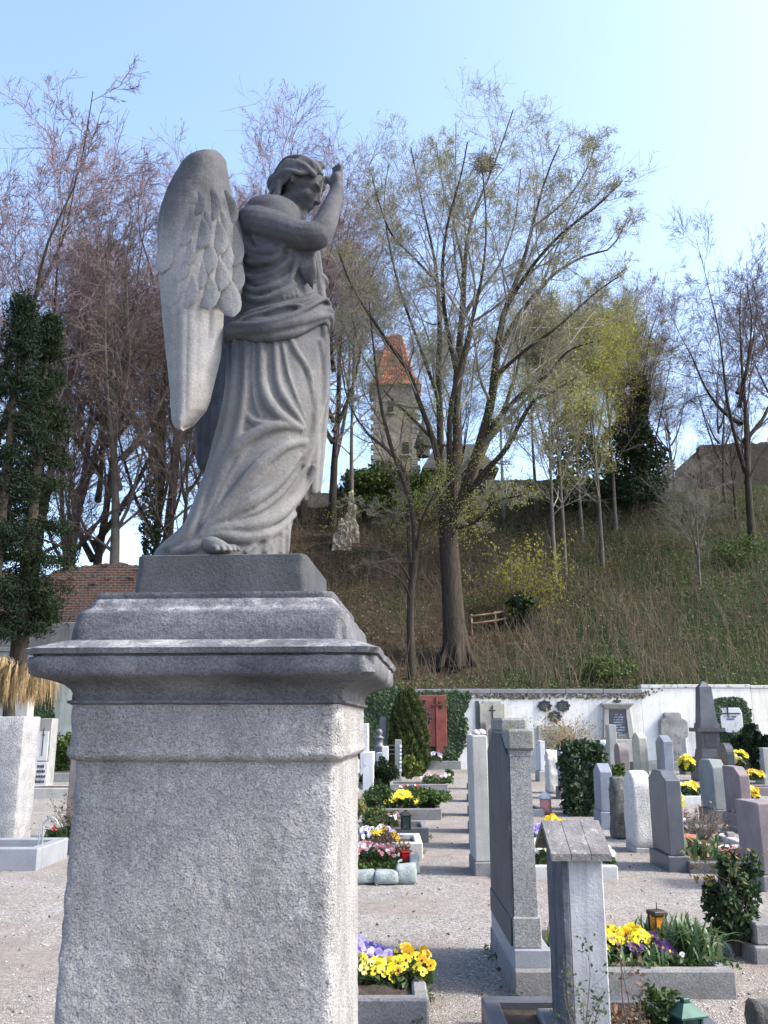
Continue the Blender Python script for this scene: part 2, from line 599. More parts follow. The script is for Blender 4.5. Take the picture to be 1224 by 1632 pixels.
PL_TOP = at(355, 884, ANG_Y - .29).z
PL_BOT = zs(941, .404) - .001
ang = thing('angel_statue', 'dark stone winged angel in a long robe shading its eyes with a raised arm', 'statue', (PED_C.x - .004, ANG_Y, PL_BOT), PED_RZ)
AM = ang.location.copy()
AMI = (Matrix.Translation(AM) @ Matrix.Rotation(PED_RZ, 4, 'Z')).inverted()
def loc_np(V):
    M = np.array(AMI)
    V = np.asarray(V, float)
    return V @ M[:3, :3].T + M[:3, 3]

t_pl = stone('statue_plinth_stone', (.038, .041, .044), (.075, .079, .082), 4, speck=.25, bump=.004, bscale=90, rough=.75)
sq_loft('plinth', [(.304, 0.0), (.301, PL_TOP - PL_BOT - .004), (.295, PL_TOP - PL_BOT)], t_pl, ang, nside=60, step=.02, amp=.0012, seed=12, corner_chip=.004)

# ---- robed body: sections traced front to back, each a closed ring
rows = [  # py, left px, right px, half depth across, depth shift
    (331, 424, 456, .05, 0), (336, 408, 466, .105, 0), (345, 392, 480, .165, 0), (358, 384, 490, .188, 0), (380, 380, 496, .195, 0), (403, 379, 501, .19, 0), (430, 378, 505, .18, 0),
    (455, 377, 508, .17, 0), (480, 375, 512, .165, 0), (505, 372, 514, .172, 0), (540, 368, 514, .185, 0), (575, 366, 514, .195, 0), (610, 362, 515, .20, 0),
    (645, 357, 514, .205, 0), (674, 352, 511, .21, 0), (700, 347, 505, .21, 0), (725, 341, 497, .21, 0), (756, 333, 487, .212, 0), (789, 323, 476, .215, 0),
    (808, 315, 470, .22, 0), (826, 307, 466, .225, 0), (842, 297, 463, .23, 0), (856, 284, 461, .235, 0), (866, 272, 459, .238, 0), (875, 261, 458, .24, 0), (886, 250, 457, .245, 0), (918, 244, 457, .25, 0)]
def body_loft():
    nth = 72
    rr = np.array(rows, float)
    V = []
    # resample rows
    pys = np.linspace(rr[0, 0], rr[-1, 0], 120)
    L = np.interp(pys, rr[:, 0], rr[:, 1]); Rt = np.interp(pys, rr[:, 0], rr[:, 2]); H = np.interp(pys, rr[:, 0], rr[:, 3])
    for py, l, r, h in zip(pys, L, Rt, H):
        a = at(l, py, ANG_Y); b = at(r, py, ANG_Y)
        cx, hw = (a.x + b.x) / 2, (b.x - a.x) / 2
        for k in range(nth):
            th = 2 * math.pi * k / nth
            c, s = math.cos(th), math.sin(th)
            far = max(0, s)                      # away from the lens: plain hanging folds
            fold = 1 + .05 * far * math.cos(th * 11 + py * .004) * (1 if py > 520 else .4)
            x = cx + hw * math.copysign(abs(c) ** .88, c)
            y = ANG_Y + h * math.copysign(abs(s) ** .9, s) * fold
            V.append((x, y, a.z))
    n, m = nth, len(pys)
    V += [tuple(np.mean(V[:n], 0)), tuple(np.mean(V[-n:], 0))]
    i = np.arange(m - 1)[:, None] * n; k = np.arange(n)[None]; k2 = (k + 1) % n
    q = np.stack([i + k, i + n + k, i + n + k2, i + k2], -1).reshape(-1, 4)
    kk = np.arange(n); kk2 = (kk + 1) % n
    t1 = np.stack([np.full(n, m * n), kk, kk2], 1)
    t2 = np.stack([np.full(n, m * n + 1), (m - 1) * n + kk2, (m - 1) * n + kk], 1)
    return np.array(V), [q, t1, t2]
BV, BF = body_loft()
bvh = BVHTree.FromPolygons([Vector(v) for v in BV], [list(map(int, f)) for arr in BF for f in arr])

def on_body(px, py, lift=0.0):
    o = Vector((0, 0, EYE)); d = ray(px, py).normalized()
    h = bvh.ray_cast(o, d)
    if h[0] is None:
        return at(px, py, ANG_Y)
    nn = h[1] if h[1].dot(d) < 0 else -h[1]
    return h[0] + nn * lift

def zz1(pts): return [(220 + x / 3.06, 220 + y / 3.06) for x, y in pts]
def zz2(pts): return [(220 + x / 3.06, 560 + y / 3.06) for x, y in pts]
PXM = 3.55 / FPX                                  # metres per photo pixel at the statue
def fold(pts, r0, r1=None, rm=None, lift=-.10, sub=6):
    """a ridge of cloth laid on the body"""
    n = len(pts)
    r1 = r0 if r1 is None else r1
    rm = max(r0, r1) if rm is None else rm
    rad = [(r0 + (rm - r0) * 2 * t if t < .5 else rm + (r1 - rm) * (2 * t - 1)) * PXM * 1.45 for t in np.linspace(0, 1, n)]
    P = [on_body(x, y, lift * rr_) for (x, y), rr_ in zip(pts, rad)]
    return tube_line([tuple(p) for p in P], rad, 8, True, sub)

def foldb(pts, r0, r1=None, rm=None, sub=6): return fold(pts, r0 * .85, None if r1 is None else r1 * .85, None if rm is None else rm * .85, .42, sub)
parts = [(BV, BF)]
A = parts.append
# skirt folds
A(fold(zz2([(482, -70), (470, 200), (420, 450), (360, 620), (262, 870), (150, 965)]), 5, 5, 8))
A(fold(zz2([(532, -70), (517, 250), (470, 470), (400, 650), (310, 850)]), 4, 4, 7))
A(fold(zz2([(450, -70), (440, 200), (395, 420), (340, 620), (230, 880), (130, 970)]), 4, 5, 7))
A(fold(zz2([(602, -70), (607, 150), (650, 270), (735, 345), (800, 378)]), 4, 3, 7))
A(fold(zz2([(667, -70), (680, 140), (720, 240), (780, 320), (815, 375)]), 3, 2, 5))
A(fold(zz2([(525, 290), (560, 340), (640, 352), (740, 345)]), 3, 2, 5))
A(fold(zz2([(805, 378), (690, 362), (580, 400), (480, 475), (425, 560), (360, 705), (290, 850)]), 4, 4, 9))
A(fold(zz2([(835, 440), (720, 460), (590, 560), (450, 720), (330, 850)]), 4, 3, 8))
A(fold(zz2([(790, 505), (690, 635), (550, 735), (400, 825), (310, 878)]), 3, 3, 8))
A(fold(zz2([(640, 560), (560, 650), (440, 760), (340, 850)]), 2, 3, 6))
A(fold(zz2([(865, 555), (800, 680), (690, 795), (560, 850), (400, 868), (312, 890)]), 4, 4, 8))
A(fold(zz2([(760, 790), (650, 885), (500, 912), (390, 895), (312, 915)]), 5, 5, 7))
A(fold(zz2([(852, 100), (862, 300), (838, 430), (790, 520)]), 4, 3, 7))
A(fold(zz2([(740, -70), (770, 0), (825, 90), (848, 200), (856, 320)]), 3, 2, 5))
A(fold(zz2([(880, -60), (890, 0), (905, 140), (900, 230), (860, 400), (800, 560)]), 5, 4, 7))
A(fold(zz2([(655, 880), (630, 935), (615, 985)]), 3, 4, 5))
A(fold(zz2([(705, 850), (695, 930), (690, 985)]), 3, 4, 5))
A(fold(zz2([(735, 830), (725, 900), (722, 985)]), 3, 4, 5))
A(fold(zz2([(600, 905), (560, 950), (520, 985)]), 2, 3, 4))
A(fold(zz2([(330, 915), (260, 960), (160, 985)]), 4, 4, 6))
for pts_, r_ in (([(505, -60), (498, 200), (450, 450), (385, 640), (290, 860)], 2.6), ([(565, -60), (560, 120), (575, 260), (600, 320)], 2.6), ([(700, -60), (730, 100), (770, 220), (815, 330)], 2.4),
                 ([(560, 430), (500, 520), (430, 640), (350, 800)], 3), ([(740, 420), (640, 500), (540, 600), (440, 700)], 2.6), ([(770, 600), (690, 700), (580, 780), (450, 830)], 3),
                 ([(820, 620), (740, 760), (620, 830), (480, 850)], 2.6), ([(430, 640), (380, 760), (300, 900), (200, 970)], 3.5), ([(680, 870), (660, 930), (650, 985)], 2), ([(590, 880), (480, 880), (380, 860)], 2)):
    A(fold(zz2(pts_), r_ * .6, r_ * .6, r_, lift=.2))
# bodice swags
A(foldb(zz1([(500, 480), (560, 552), (660, 552), (725, 520)]), 3, 3, 6))
A(foldb(zz1([(492, 560), (545, 612), (640, 602), (705, 565)]), 3, 3, 6))
A(foldb(zz1([(495, 640), (560, 690), (660, 660), (730, 595)]), 3, 3, 6))
A(foldb(zz1([(495, 700), (565, 752), (655, 728), (735, 670)]), 3, 3, 6))
A(foldb(zz1([(500, 770), (590, 797), (705, 755), (770, 715)]), 3, 3, 6))
A(foldb(zz1([(530, 400), (508, 490), (540, 570), (620, 590)]), 5, 3, 7))
A(foldb(zz1([(560, 480), (590, 525), (650, 525), (700, 490)]), 2, 2, 4))
A(foldb(zz1([(490, 420), (488, 560), (492, 700), (500, 790)]), 5, 4, 7))
A(foldb(zz1([(505, 450), (530, 530), (600, 575), (690, 545)]), 3, 2, 4))
A(foldb(zz1([(600, 800), (560, 790), (510, 760), (496, 730)]), 3, 3, 4))
A(foldb(zz1([(740, 545), (728, 600), (690, 640), (620, 650)]), 3, 2, 4))
A(foldb(zz1([(765, 560), (760, 630), (735, 700), (680, 730)]), 4, 2, 5))
A(foldb(zz1([(700, 640), (660, 690), (590, 715), (520, 690)]), 2, 2, 4))
for x in range(640, 780, 22):
    A(foldb(zz1([(x, 770 - (x - 640) * .2), (x + 3, 800 - (x - 640) * .2)]), 2.5, 2.5, sub=1))
# mantle hanging in front and from the far arm
def free_tube(pts, rads, dy=0.0, sub=5, sides=8):
    P = [tuple(at(x, y, ANG_Y + d + dy)) for x, y, d in pts]
    return tube_line(P, [r * PXM for r in rads], sides, True, sub)
A(free_tube([(498, 408, -.10), (505, 440, -.06), (511, 480, -.05), (515, 540, -.04), (516, 610, -.03), (513, 650, -.02)], [6, 7, 8, 8, 8, 6]))
A(free_tube([(503, 400, .05), (509, 450, .05), (516, 520, .05), (517, 620, .06), (508, 720, .08), (503, 786, .09)], [8, 9, 9, 10, 11, 9]))
A(free_tube([(497, 640, .02), (500, 700, .04), (498, 788, .06)], [10, 11, 8]))
A(free_tube([(488, 660, .02), (488, 720, .04), (484, 798, .06)], [10, 11, 8]))
A(free_tube([(478, 680, .02), (476, 740, .04), (471, 806, .06)], [9, 10, 8]))
for i, (x0, x1) in enumerate(((474, 489), (481, 495), (489, 499), (496, 503))):
    A(free_tube([(x0, 398, -.15), ((x0 + x1) / 2, 428, -.155), (x1, 452 + 5 * (i % 3), -.135)], [5, 6, 1.5]))

# ---- raised near arm and its hand
def chain(pts, rads, sub=6, sides=14):
    P = [tuple(at(x, y, ANG_Y + d)) for x, y, d in pts]
    return tube_line(P, [r * PXM for r in rads], sides, True, sub)
A(chain([(398, 352, -.10), (410, 356, -.15), (440, 364, -.175), (475, 375, -.18), (498, 377, -.178), (509, 372, -.170)], [24, 27, 26, 24.5, 23.5, 21.5]))
A(chain([(503, 378, -.176), (515, 362, -.165), (526, 336, -.15), (535, 310, -.13), (538, 297, -.12)], [22.5, 20.5, 16.8, 12.5, 10.5]))
A(chain([(535, 300, -.122), (537, 288, -.112), (537, 280, -.104)], [9.5, 11, 9]))                       # palm
A(ellipsoid(at(537, 290, ANG_Y - .112), (.024, .040, .042)))
for (b, m, e, r) in (((539, 283, -.128), (544, 272, -.118), (543, 264, -.104), 4.6), ((538, 281, -.112), (543, 269, -.098), (540, 261, -.082), 4.8),
                     ((535, 281, -.097), (538, 270, -.080), (535, 263, -.064), 4.6), ((532, 283, -.085), (533, 274, -.068), (530, 268, -.054), 4.2)):
    A(chain([b, m, e], [r, r * .9, r * .55], 4, 8))
A(chain([(533, 294, -.125), (525, 289, -.120), (520, 283, -.108)], [5.4, 4.8, 3.8], 4, 8))               # thumb
# far arm, bent, gathering the mantle at the waist
A(tube_line([tuple(at(430, 352, ANG_Y + .13)), tuple(at(460, 390, ANG_Y + .20)), tuple(at(486, 430, ANG_Y + .20)), tuple(at(506, 446, ANG_Y + .12)), tuple(at(512, 452, ANG_Y + .05))],
            [.062, .058, .05, .04, .034], 12, True, 5))
for k in range(4):
    A(tube_line([tuple(at(508, 450 + k * 4, ANG_Y + .06)), tuple(at(513, 458 + k * 4, ANG_Y + .02)), tuple(at(510, 464 + k * 4, ANG_Y - .01))], [.010, .010, .008], 8, True, 3))

# ---- neck and head
hc = at(479, 303, ANG_Y - .035)
A(tube_line([tuple(at(424, 352, ANG_Y)), tuple(at(445, 338, ANG_Y - .01)), tuple(hc + Vector((-.01, 0, -.05)))], [.085, .058, .052], 16, True, 5))
A(ellipsoid(at(430, 352, ANG_Y), (.085, .15, .055), Euler((0, R(20), 0))))
for s_ in (-1, 1):
    A(tube_line([tuple(at(450, 330, ANG_Y + s_ * .03)), tuple(at(432, 340, ANG_Y + s_ * .09)), tuple(at(412, 353, ANG_Y + s_ * .145))], [.05, .052, .058], 12, True, 4))
fwd = Vector((1, -.10, -.50)).normalized()
upv = Vector((.44, -.06, 1)); upv = (upv - fwd * upv.dot(fwd)).normalized()
lft = upv.cross(fwd)
HM = Matrix((fwd, lft, upv)).transposed()
HS = 1.0
def hp(x, y, z): return tuple(hc + HM @ Vector((x, y, z)) * HS)
def hell(c, r): return ellipsoid(hp(*c), np.array(r) * HS, HM)
def htube(pts, rads, sub=4, sides=8): return tube_line([hp(*p) for p in pts], [r * HS for r in rads], sides, True, sub)
A(hell((-.014, 0, .032), (.098, .078, .088)))
A(hell((.022, 0, -.03), (.066, .058, .088)))
A(hell((.054, 0, -.094), (.026, .024, .020)))
A(hell((.02, 0, -.075), (.055, .048, .034)))
A(htube([(.082, 0, .030), (.090, 0, .004), (.100, 0, -.020), (.094, 0, -.029)], [.007, .0075, .0095, .008]))
A(hell((.090, .009, -.027), (.009, .006, .006))); A(hell((.090, -.009, -.027), (.009, .006, .006)))
A(hell((.072, .024, .028), (.016, .028, .008))); A(hell((.072, -.024, .028), (.016, .028, .008)))
A(hell((.066, .028, .008), (.012, .014, .008))); A(hell((.066, -.028, .008), (.012, .014, .008)))
A(htube([(.070, .022, -.052), (.085, 0, -.052), (.070, -.022, -.052)], [.003, .0065, .003]))
A(htube([(.068, .018, -.064), (.081, 0, -.066), (.068, -.018, -.064)], [.003, .007, .003]))
A(hell((.052, .036, -.028), (.026, .020, .026))); A(hell((.052, -.036, -.028), (.026, .020, .026)))
for s in (-1, 1):
    A(htube([(-.012, s * .074, .012), (-.020, s * .082, .0), (-.012, s * .078, -.022)], [.010, .011, .007]))
body_me = remesh('body', *merge(parts), .0062, 2, .5)
M44 = AMI
body_me.transform(M44)
link('body', body_me, M_stat, ang)

# ---- hair: wavy locks combed back from the brow into a knot
hair = [hell((-.022, 0, .043), (.095, .079, .082)), hell((-.112, 0, -.012), (.040, .046, .044)), hell((-.095, 0, -.045), (.03, .04, .03))]
for s in (-1, 1):
    for k in range(8):
        f = k / 7
        z0 = .108 - f * .060
        pts, rads = [], []
        for j in range(9):
            u = j / 8
            x = .066 - f * .006 - u * .165
            zz_ = z0 + .012 * math.sin(u * math.pi) - u * (.075 + .075 * f) * u ** .5 + .011 * math.sin(u * 17 + k * 1.7)
            rad_y = .088 * math.sqrt(max(.08, 1 - ((x + .022) / .118) ** 2)) * math.sqrt(max(.05, 1 - ((zz_ - .035) / .105) ** 2))
            pts.append((x, s * (rad_y + .004 + .005 * math.sin(u * 15 + k * 2.1)), zz_))
            rads.append(.0115 - .003 * u)
        hair.append(htube(pts, rads, 4, 7))
    for k in range(5):
        yy = s * (.012 + .015 * k)
        hair.append(htube([(.058 - .003 * k, yy, .088 - .004 * k), (.022, yy * 1.05, .116 - .006 * k + .006 * (k % 2)), (-.04, yy * 1.0, .120 - .005 * k), (-.10, yy * .8, .072), (-.125, yy * .4, .01)], [.011, .0125, .012, .011, .009], 4, 7))
# loose lock falling on the near shoulder
for k in range(4):
    hair.append(tube_line([hp(-.07, -.07 + .012 * k, -.03), tuple(at(440 - 3 * k, 322, ANG_Y - .10)), tuple(at(428 - 4 * k, 334, ANG_Y - .12 + .01 * k)), tuple(at(416 - 3 * k, 341 + 2 * k, ANG_Y - .12))],
                          [.013, .013, .011, .006], 7, True, 4))
hair_me = remesh('hair', *merge(hair), .0048, 1, .5)
hair_me.transform(M44)
link('hair', hair_me, M_stat, ang)

# ---- twisted sash round the hips
sash = []
def sash_strand(pts, rads, lift):
    P = [tuple(on_body(x, y, lift * PXM)) for x, y in pts]
    # carry it round the far side
    p0, p1 = Vector(P[0]), Vector(P[-1])
    far = [Vector((p1.x + .015, ANG_Y - .02, p1.z - .005)), Vector((p1.x - .04, ANG_Y + .15, p1.z - .01)), Vector(((p0.x + p1.x) / 2, ANG_Y + .20, (p0.z + p1.z) / 2)), Vector((p0.x + .04, ANG_Y + .15, p0.z + .01)), Vector((p0.x - .012, ANG_Y - .02, p0.z))]
    Q = [tuple(far[-1])] + P + [tuple(f) for f in far]
    rr_ = [rads[0]] + rads + [rads[-1]] + [9] * 3 + [rads[0]]
    return tube_line(Q, [r * PXM for r in rr_], 10, False, 5)
sash.append(sash_strand(zz1([(490, 905), (560, 858), (690, 828), (800, 800), (860, 778)]), [5, 6, 7, 7, 7], 2))
sash.append(sash_strand(zz1([(475, 930), (580, 888), (730, 862), (830, 832), (880, 806)]), [6, 7.5, 7.5, 7, 7], 6))
sash.append(sash_strand(zz1([(465, 945), (560, 925), (660, 915), (770, 880), (885, 842)]), [7, 9, 8.5, 8, 7], 10))
sash.append(sash_strand(zz1([(465, 958), (590, 955), (740, 922), (830, 888), (887, 868)]), [8, 10, 10, 8, 7], 10))
sash.append(sash_strand(zz1([(475, 968), (600, 982), (740, 960), (830, 918), (882, 890)]), [6, 7.5, 8, 7, 7], 4))
sash.append(sash_strand(zz1([(485, 935), (600, 940), (720, 905), (800, 850), (865, 800)]), [4, 5, 5, 4.5, 4], 17))
sash.append(sash_strand(zz1([(480, 950), (560, 900), (640, 870), (700, 850), (790, 845)]), [3, 4, 4, 4, 3], 15))
sash_me = remesh('sash', *merge(sash), .0058, 1, .5)
sash_me.transform(M44)
link('sash', sash_me, M_stat, ang)

# ---- bare foot under the hem
foot = []
def fp(px, py, d): return tuple(at(px, py, ANG_Y + d))
foot.append(tube_line([fp(322, 866, -.16), fp(335, 868, -.235), fp(352, 873, -.265), fp(362, 877, -.27)], [.034, .034, .027, .018], 12, True, 5))
for k, (x, d) in enumerate(((345, -.288), (355, -.292), (364, -.288), (372, -.280), (379, -.268))):
    foot.append(tube_line([fp(x - 9, 871, d + .02), fp(x, 873 + k * .2, d), fp(x + 2, 878, d - .012)], [.011, .0098 - .0007 * k, .0075 - .0005 * k], 8, True, 4))
foot_me = remesh('foot', *merge(foot), .0036, 1, .5)
foot_me.transform(M44)
link('foot', foot_me, M_stat, ang)

# ---- wings
WL = [(238, 330), (241, 314), (248, 300), (258, 290), (275, 279), (300, 266), (328, 256), (355, 251), (383, 249.5), (449, 254), (547, 262.5), (600, 268.5), (625, 271), (660, 272.5), (672, 274), (680, 278), (685, 284), (687, 291)]
WR = [(238, 333), (240, 345), (246, 353), (256, 360.5), (285, 365), (310, 370), (335, 380), (360, 388), (400, 390), (450, 388), (478, 384), (490, 371), (500, 357), (535, 355), (570, 352), (609, 342.5), (640, 335), (655, 329), (670, 316), (680, 306), (687, 293)]
def wing_y(u, py):
    """depth of the wing's middle surface: u 0 outer edge .. 1 shoulder edge"""
    f = (py - 238) / 449.0
    return ANG_Y - .155 - .065 * math.sin(min(1, max(0, 1 - u)) * math.pi * .75) - .03 * (1 - f) + .10 * max(0, u - .75) * (1 if py < 500 else 0)
def wing_mesh():
    nu, nv = 44, 150
    wl = np.array(WL); wr = np.array(WR)
    V = []
    # perimeter-correct rows: denser near the round top and tip
    tt = np.linspace(0, 1, nv)
    pys = 238 + 449 * (tt - .035 * np.sin(2 * math.pi * tt) * 1.0)
    for side in (-1, 1):
        for py in pys:
            l = np.interp(py, wl[:, 0], wl[:, 1]); r = np.interp(py, wr[:, 0], wr[:, 1])
            for i in range(nu):
                u = i / (nu - 1)
                x = l + (r - l) * u
                th = .026 * (max(0, math.sin(math.pi * u)) ** .45) * min(1, max(0, (py - 238) / 14)) ** .5 * min(1, max(0, (687 - py) / 14)) ** .5
                y = wing_y(u, py)
                if py > 470:                                        # long flight feathers: soft vertical ribs
                    q = (x - 250) / 17.0 + (py - 470) * .0009
                    th += .0030 * (abs(math.sin(q * math.pi)) - .5) * min(1, (py - 470) / 40) * min(1, u * 8, (1 - u) * 8)
                elif py < 330:
                    th += .004 * mnoise.noise(Vector((x * .05, py * .05, 2))) * min(1, u * 5, (1 - u) * 5)
                V.append(tuple(at(x, py, y) + Vector((0, th * side, 0))))
    n = nu * nv
    i = np.arange(nv - 1)[:, None] * nu; k = np.arange(nu - 1)[None]
    q = np.stack([i + k, i + nu + k, i + nu + k + 1, i + k + 1], -1).reshape(-1, 4)
    q2 = q[:, ::-1] + n
    # rims
    e = []
    per = [j * nu for j in range(nv)] + [(nv - 1) * nu + k for k in range(1, nu)] + [j * nu + nu - 1 for j in range(nv - 2, -1, -1)] + [k for k in range(nu - 2, 0, -1)]
    for a, b in zip(per, per[1:] + per[:1]):
        e.append((a, a + n, b + n, b))
    return np.array(V), [np.vstack([q, q2, np.array(e)])]
WV, WF = wing_mesh()
wing_me = mesh_np('wing', loc_np(WV), WF)
smooth_mesh(wing_me)
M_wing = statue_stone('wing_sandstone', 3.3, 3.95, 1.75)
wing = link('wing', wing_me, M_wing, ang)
wing['label'] = 'wing nearer the lens, pale in its middle'

# short covert feathers: rounded shells overlapping like scales
def feather_mesh():
    nu, nv = 9, 12
    V = []
    for j in range(nv):
        v = j / (nv - 1)
        w = (math.sin(min(1, v * 1.35 + .12) * math.pi * .5) if v < .65 else math.sqrt(max(0, 1 - ((v - .65) / .352) ** 2)))
        for i in range(nu):
            u = -1 + 2 * i / (nu - 1)
            bulge = (1 - u * u) * .5 * (.35 + .65 * v) + .25 * v + (.10 * (1 - abs(u) * 6) if abs(u) < .16 else 0)
            if j == nv - 1 or abs(u) == 1: bulge -= .35
            V.append((u * w * .5, -bulge * .05, -v))
    i = np.arange(nv - 1)[:, None] * nu; k = np.arange(nu - 1)[None]
    q = np.stack([i + k, i + nu + k, i + nu + k + 1, i + k + 1], -1).reshape(-1, 4)
    me = mesh_np('feather', V, [q])
    me.materials.append(M_wing)
    smooth_mesh(me)
    return me
fe = feather_mesh()
wl_, wr_ = np.array(WL), np.array(WR)
rng_f = random.Random(3)
for r_i, (py0, ln, wd) in enumerate(((300, 44, 25), (325, 48, 27), (352, 50, 28), (380, 52, 28), (408, 54, 29), (436, 58, 31))):
    l = np.interp(py0 + 12, wl_[:, 0], wl_[:, 1]); r = np.interp(py0 + 12, wr_[:, 0], wr_[:, 1])
    nfe = 5
    for c in range(nfe):
        u = (c + .5 + (.22 if r_i % 2 else -.12)) / nfe
        if u > .93 or u < .13: continue
        if py0 < 320 and u < .4: continue
        x = l + (r - l) * u + rng_f.uniform(-2, 2)
        py = py0 + rng_f.uniform(-6, 6) - 26 * (1 - u) * (0 if r_i < 2 else .55) + (14 * (u - .6) if u > .6 else 0)
        th_ = .026 * math.sin(math.pi * u) ** .45
        s = ln * PXM * rng_f.uniform(.9, 1.15) * (1.15 if u > .6 else 1)
        p = at(x, py, wing_y(u, py) - th_ + .0072)
        link('feather', fe, None, wing, tuple(AMI @ p), (R(-.9), R(-4 - 14 * (u - .5) + rng_f.uniform(-7, 7)), R(-14 + 34 * (u - .3))), (wd * PXM * 1.2 * rng_f.uniform(.85, 1.1), s * .8, s * 1.12))

M_wing2 = statue_stone('shaded_wing_sandstone', 1.2, 2.2, .8)  # darker all over: the far wing's shade is put into its colour
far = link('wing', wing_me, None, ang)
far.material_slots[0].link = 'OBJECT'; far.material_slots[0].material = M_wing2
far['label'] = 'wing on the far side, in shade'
# mirrored across the body's own middle plane
far.matrix_local = Matrix.Translation((0, .0, 0)) @ Matrix.Diagonal((1, -1, 1, 1)) 
far.location = (-.055, .12, 0)
# ================================================================= GROUND
def gravel_mat():
    t = NT('gravel')
    p = t.pos()
    v = t.n('ShaderNodeTexVoronoi'); v.inputs['Scale'].default_value = 88; t.l(p, v.inputs['Vector'])
    sp = t.n('ShaderNodeSeparateColor'); t.l(v.outputs['Color'], sp.inputs[0])
    col = t.ramp(sp.outputs[0], [(0, (.075, .068, .06)), (.3, (.19, .177, .16)), (.65, (.275, .258, .236)), (.9, (.35, .331, .305)), (1, (.50, .48, .45))])
    big = t.noise(p, .55, 5, .6)
    col = t.mix(t.ramp(big, [(.40, 0), (.62, .7)]), col, (.20, .168, .14))
    fine = t.noise(p, 2.4, 6, .7)
    col = t.mix(t.ramp(fine, [(.5, 0), (.7, .6)]), col, (.15, .128, .108))
    h = t.math('SUBTRACT', 1.0, v.outputs['Distance'])
    n1 = t.bump(h, .010, .9)
    n2 = t.bump(t.noise(p, 5, 4), .05, .5, n1)
    return t.done(col, .95, n2, spec=.15)
M_gravel = gravel_mat()

def ground():
    # fine grid close by, with shallow unevenness, one sheet out to the horizon
    xs = np.concatenate([[-400, -120, -50], np.linspace(-22, 26, 97), [50, 120, 400]])
    ys = np.concatenate([[-400, -100, -20, -4], np.linspace(0, 36, 73), [60, 150, 500]])
    V = []
    for y in ys:
        for x in xs:
            inside = -20 < x < 24 and 1 < y < 33.5
            V.append((x, y, (mnoise.noise(Vector((x * .5, y * .5, 0))) * .012 + mnoise.noise(Vector((x * 1.7, y * 1.7, 3))) * .008 - .012) if inside else -.012))
    nx = len(xs)
    i = np.arange(len(ys) - 1)[:, None] * nx; k = np.arange(nx - 1)[None]
    q = np.stack([i + k, i + k + 1, i + nx + k + 1, i + nx + k], -1).reshape(-1, 4)
    me = mesh_np('ground', V, [q]); smooth_mesh(me)
    tag(link('ground', me, M_gravel), 'pale grey gravel of the cemetery paths', None, None, 'structure')
ground()

# loose stones lying proud of the gravel in the foreground
def loose_gravel():
    rg = np.random.default_rng(5)
    N = 3500
    y = 4.6 + 6.5 * rg.random(N) ** 1.4
    x = (rg.random(N) - .5) * y * 1.15
    s = rg.uniform(.004, .010, N) * (1 + .8 * (rg.random(N) > .93))
    base = np.array([[1, 0, 0], [0, 1, 0], [-1, 0, 0], [0, -1, 0], [0, 0, .75], [0, 0, -.6]], float)
    a = rg.random(N) * 6.28
    sc = np.stack([s * rg.uniform(.8, 1.5, N), s * rg.uniform(.7, 1.2, N), s * rg.uniform(.6, 1, N)], 1)
    V = base[None] * sc[:, None]
    ca, sa = np.cos(a)[:, None], np.sin(a)[:, None]
    V = np.stack([V[..., 0] * ca - V[..., 1] * sa, V[..., 0] * sa + V[..., 1] * ca, V[..., 2]], -1)
    V += np.stack([x, y, np.full(N, -.004)], 1)[:, None]
    f = np.array([[0, 1, 4], [1, 2, 4], [2, 3, 4], [3, 0, 4], [1, 0, 5], [2, 1, 5], [3, 2, 5], [0, 3, 5]])
    F = (np.arange(N)[:, None, None] * 6 + f[None]).reshape(-1, 3)
    t = NT('pebbles'); g = t.n('ShaderNodeNewGeometry')
    m = t.done(t.ramp(g.outputs['Random Per Island'], [(0, (.16, .14, .13)), (.4, (.33, .31, .29)), (.8, (.48, .46, .43)), (1, (.54, .52, .49))]), .9)
    o = link('loose_gravel', mesh_np('loose_gravel', V.reshape(-1, 3), [F]), m)
    tag(o, 'loose pebbles scattered over the gravel path', 'gravel', None, 'stuff')
loose_gravel()

# ================================================================= HILL
WALL_Y = 34.0
def sstep(a, b, x):
    t = min(1.0, max(0.0, (x - a) / (b - a)))
    return t * t * (3 - 2 * t)
def hillz(x, y):
    d = y - WALL_Y - .3
    prof = 0
    if d > 0:
        prof = .30 * d if d < 4 else 1.2 + .565 * (d - 4)
        if d > 27.5: prof = 1.2 + .565 * 23.5 + .04 * (min(d, 90) - 27.5)
    k = sstep(-17, -9.5, x)
    hi = 2.75 + prof * (1 + .0035 * max(0, x))
    lo = 3.2 + min(max(d, 0) * .12, 3.0)
    z = lo * (1 - k) + hi * k
    return z + (mnoise.noise(Vector((x * .25, y * .25, 1))) * .45 + mnoise.noise(Vector((x * .9, y * .9, 4))) * .12) * sstep(0, 3, d)

def hill_mat():
    t = NT('leaf_litter_slope')
    p = t.pos()
    a = t.noise(p, .28, 6, .65)
    b = t.noise(t.pos(off=(7, 1, 3)), 3.5, 6, .7)
    litter = t.ramp(b, [(.3, (.020, .015, .010)), (.5, (.048, .035, .024)), (.72, (.095, .07, .048))])
    green = t.ramp(b, [(.3, (.011, .018, .007)), (.55, (.024, .037, .013)), (.75, (.048, .062, .021))])
    sx = t.n('ShaderNodeSeparateXYZ'); t.l(p, sx.inputs[0])
    mr = t.n('ShaderNodeMapRange'); t.l(sx.outputs[0], mr.inputs[0]); mr.inputs[1].default_value = 2; mr.inputs[2].default_value = 16; mr.inputs[3].default_value = -.08; mr.inputs[4].default_value = .16
    col = t.mix(t.ramp(t.math('ADD', a, mr.outputs[0]), [(.44, 0), (.58, 1)]), litter, green)
    n = t.bump(t.noise(p, 9, 6, .75), .12, 1)
    return t.done(col, .95, n, spec=.1)
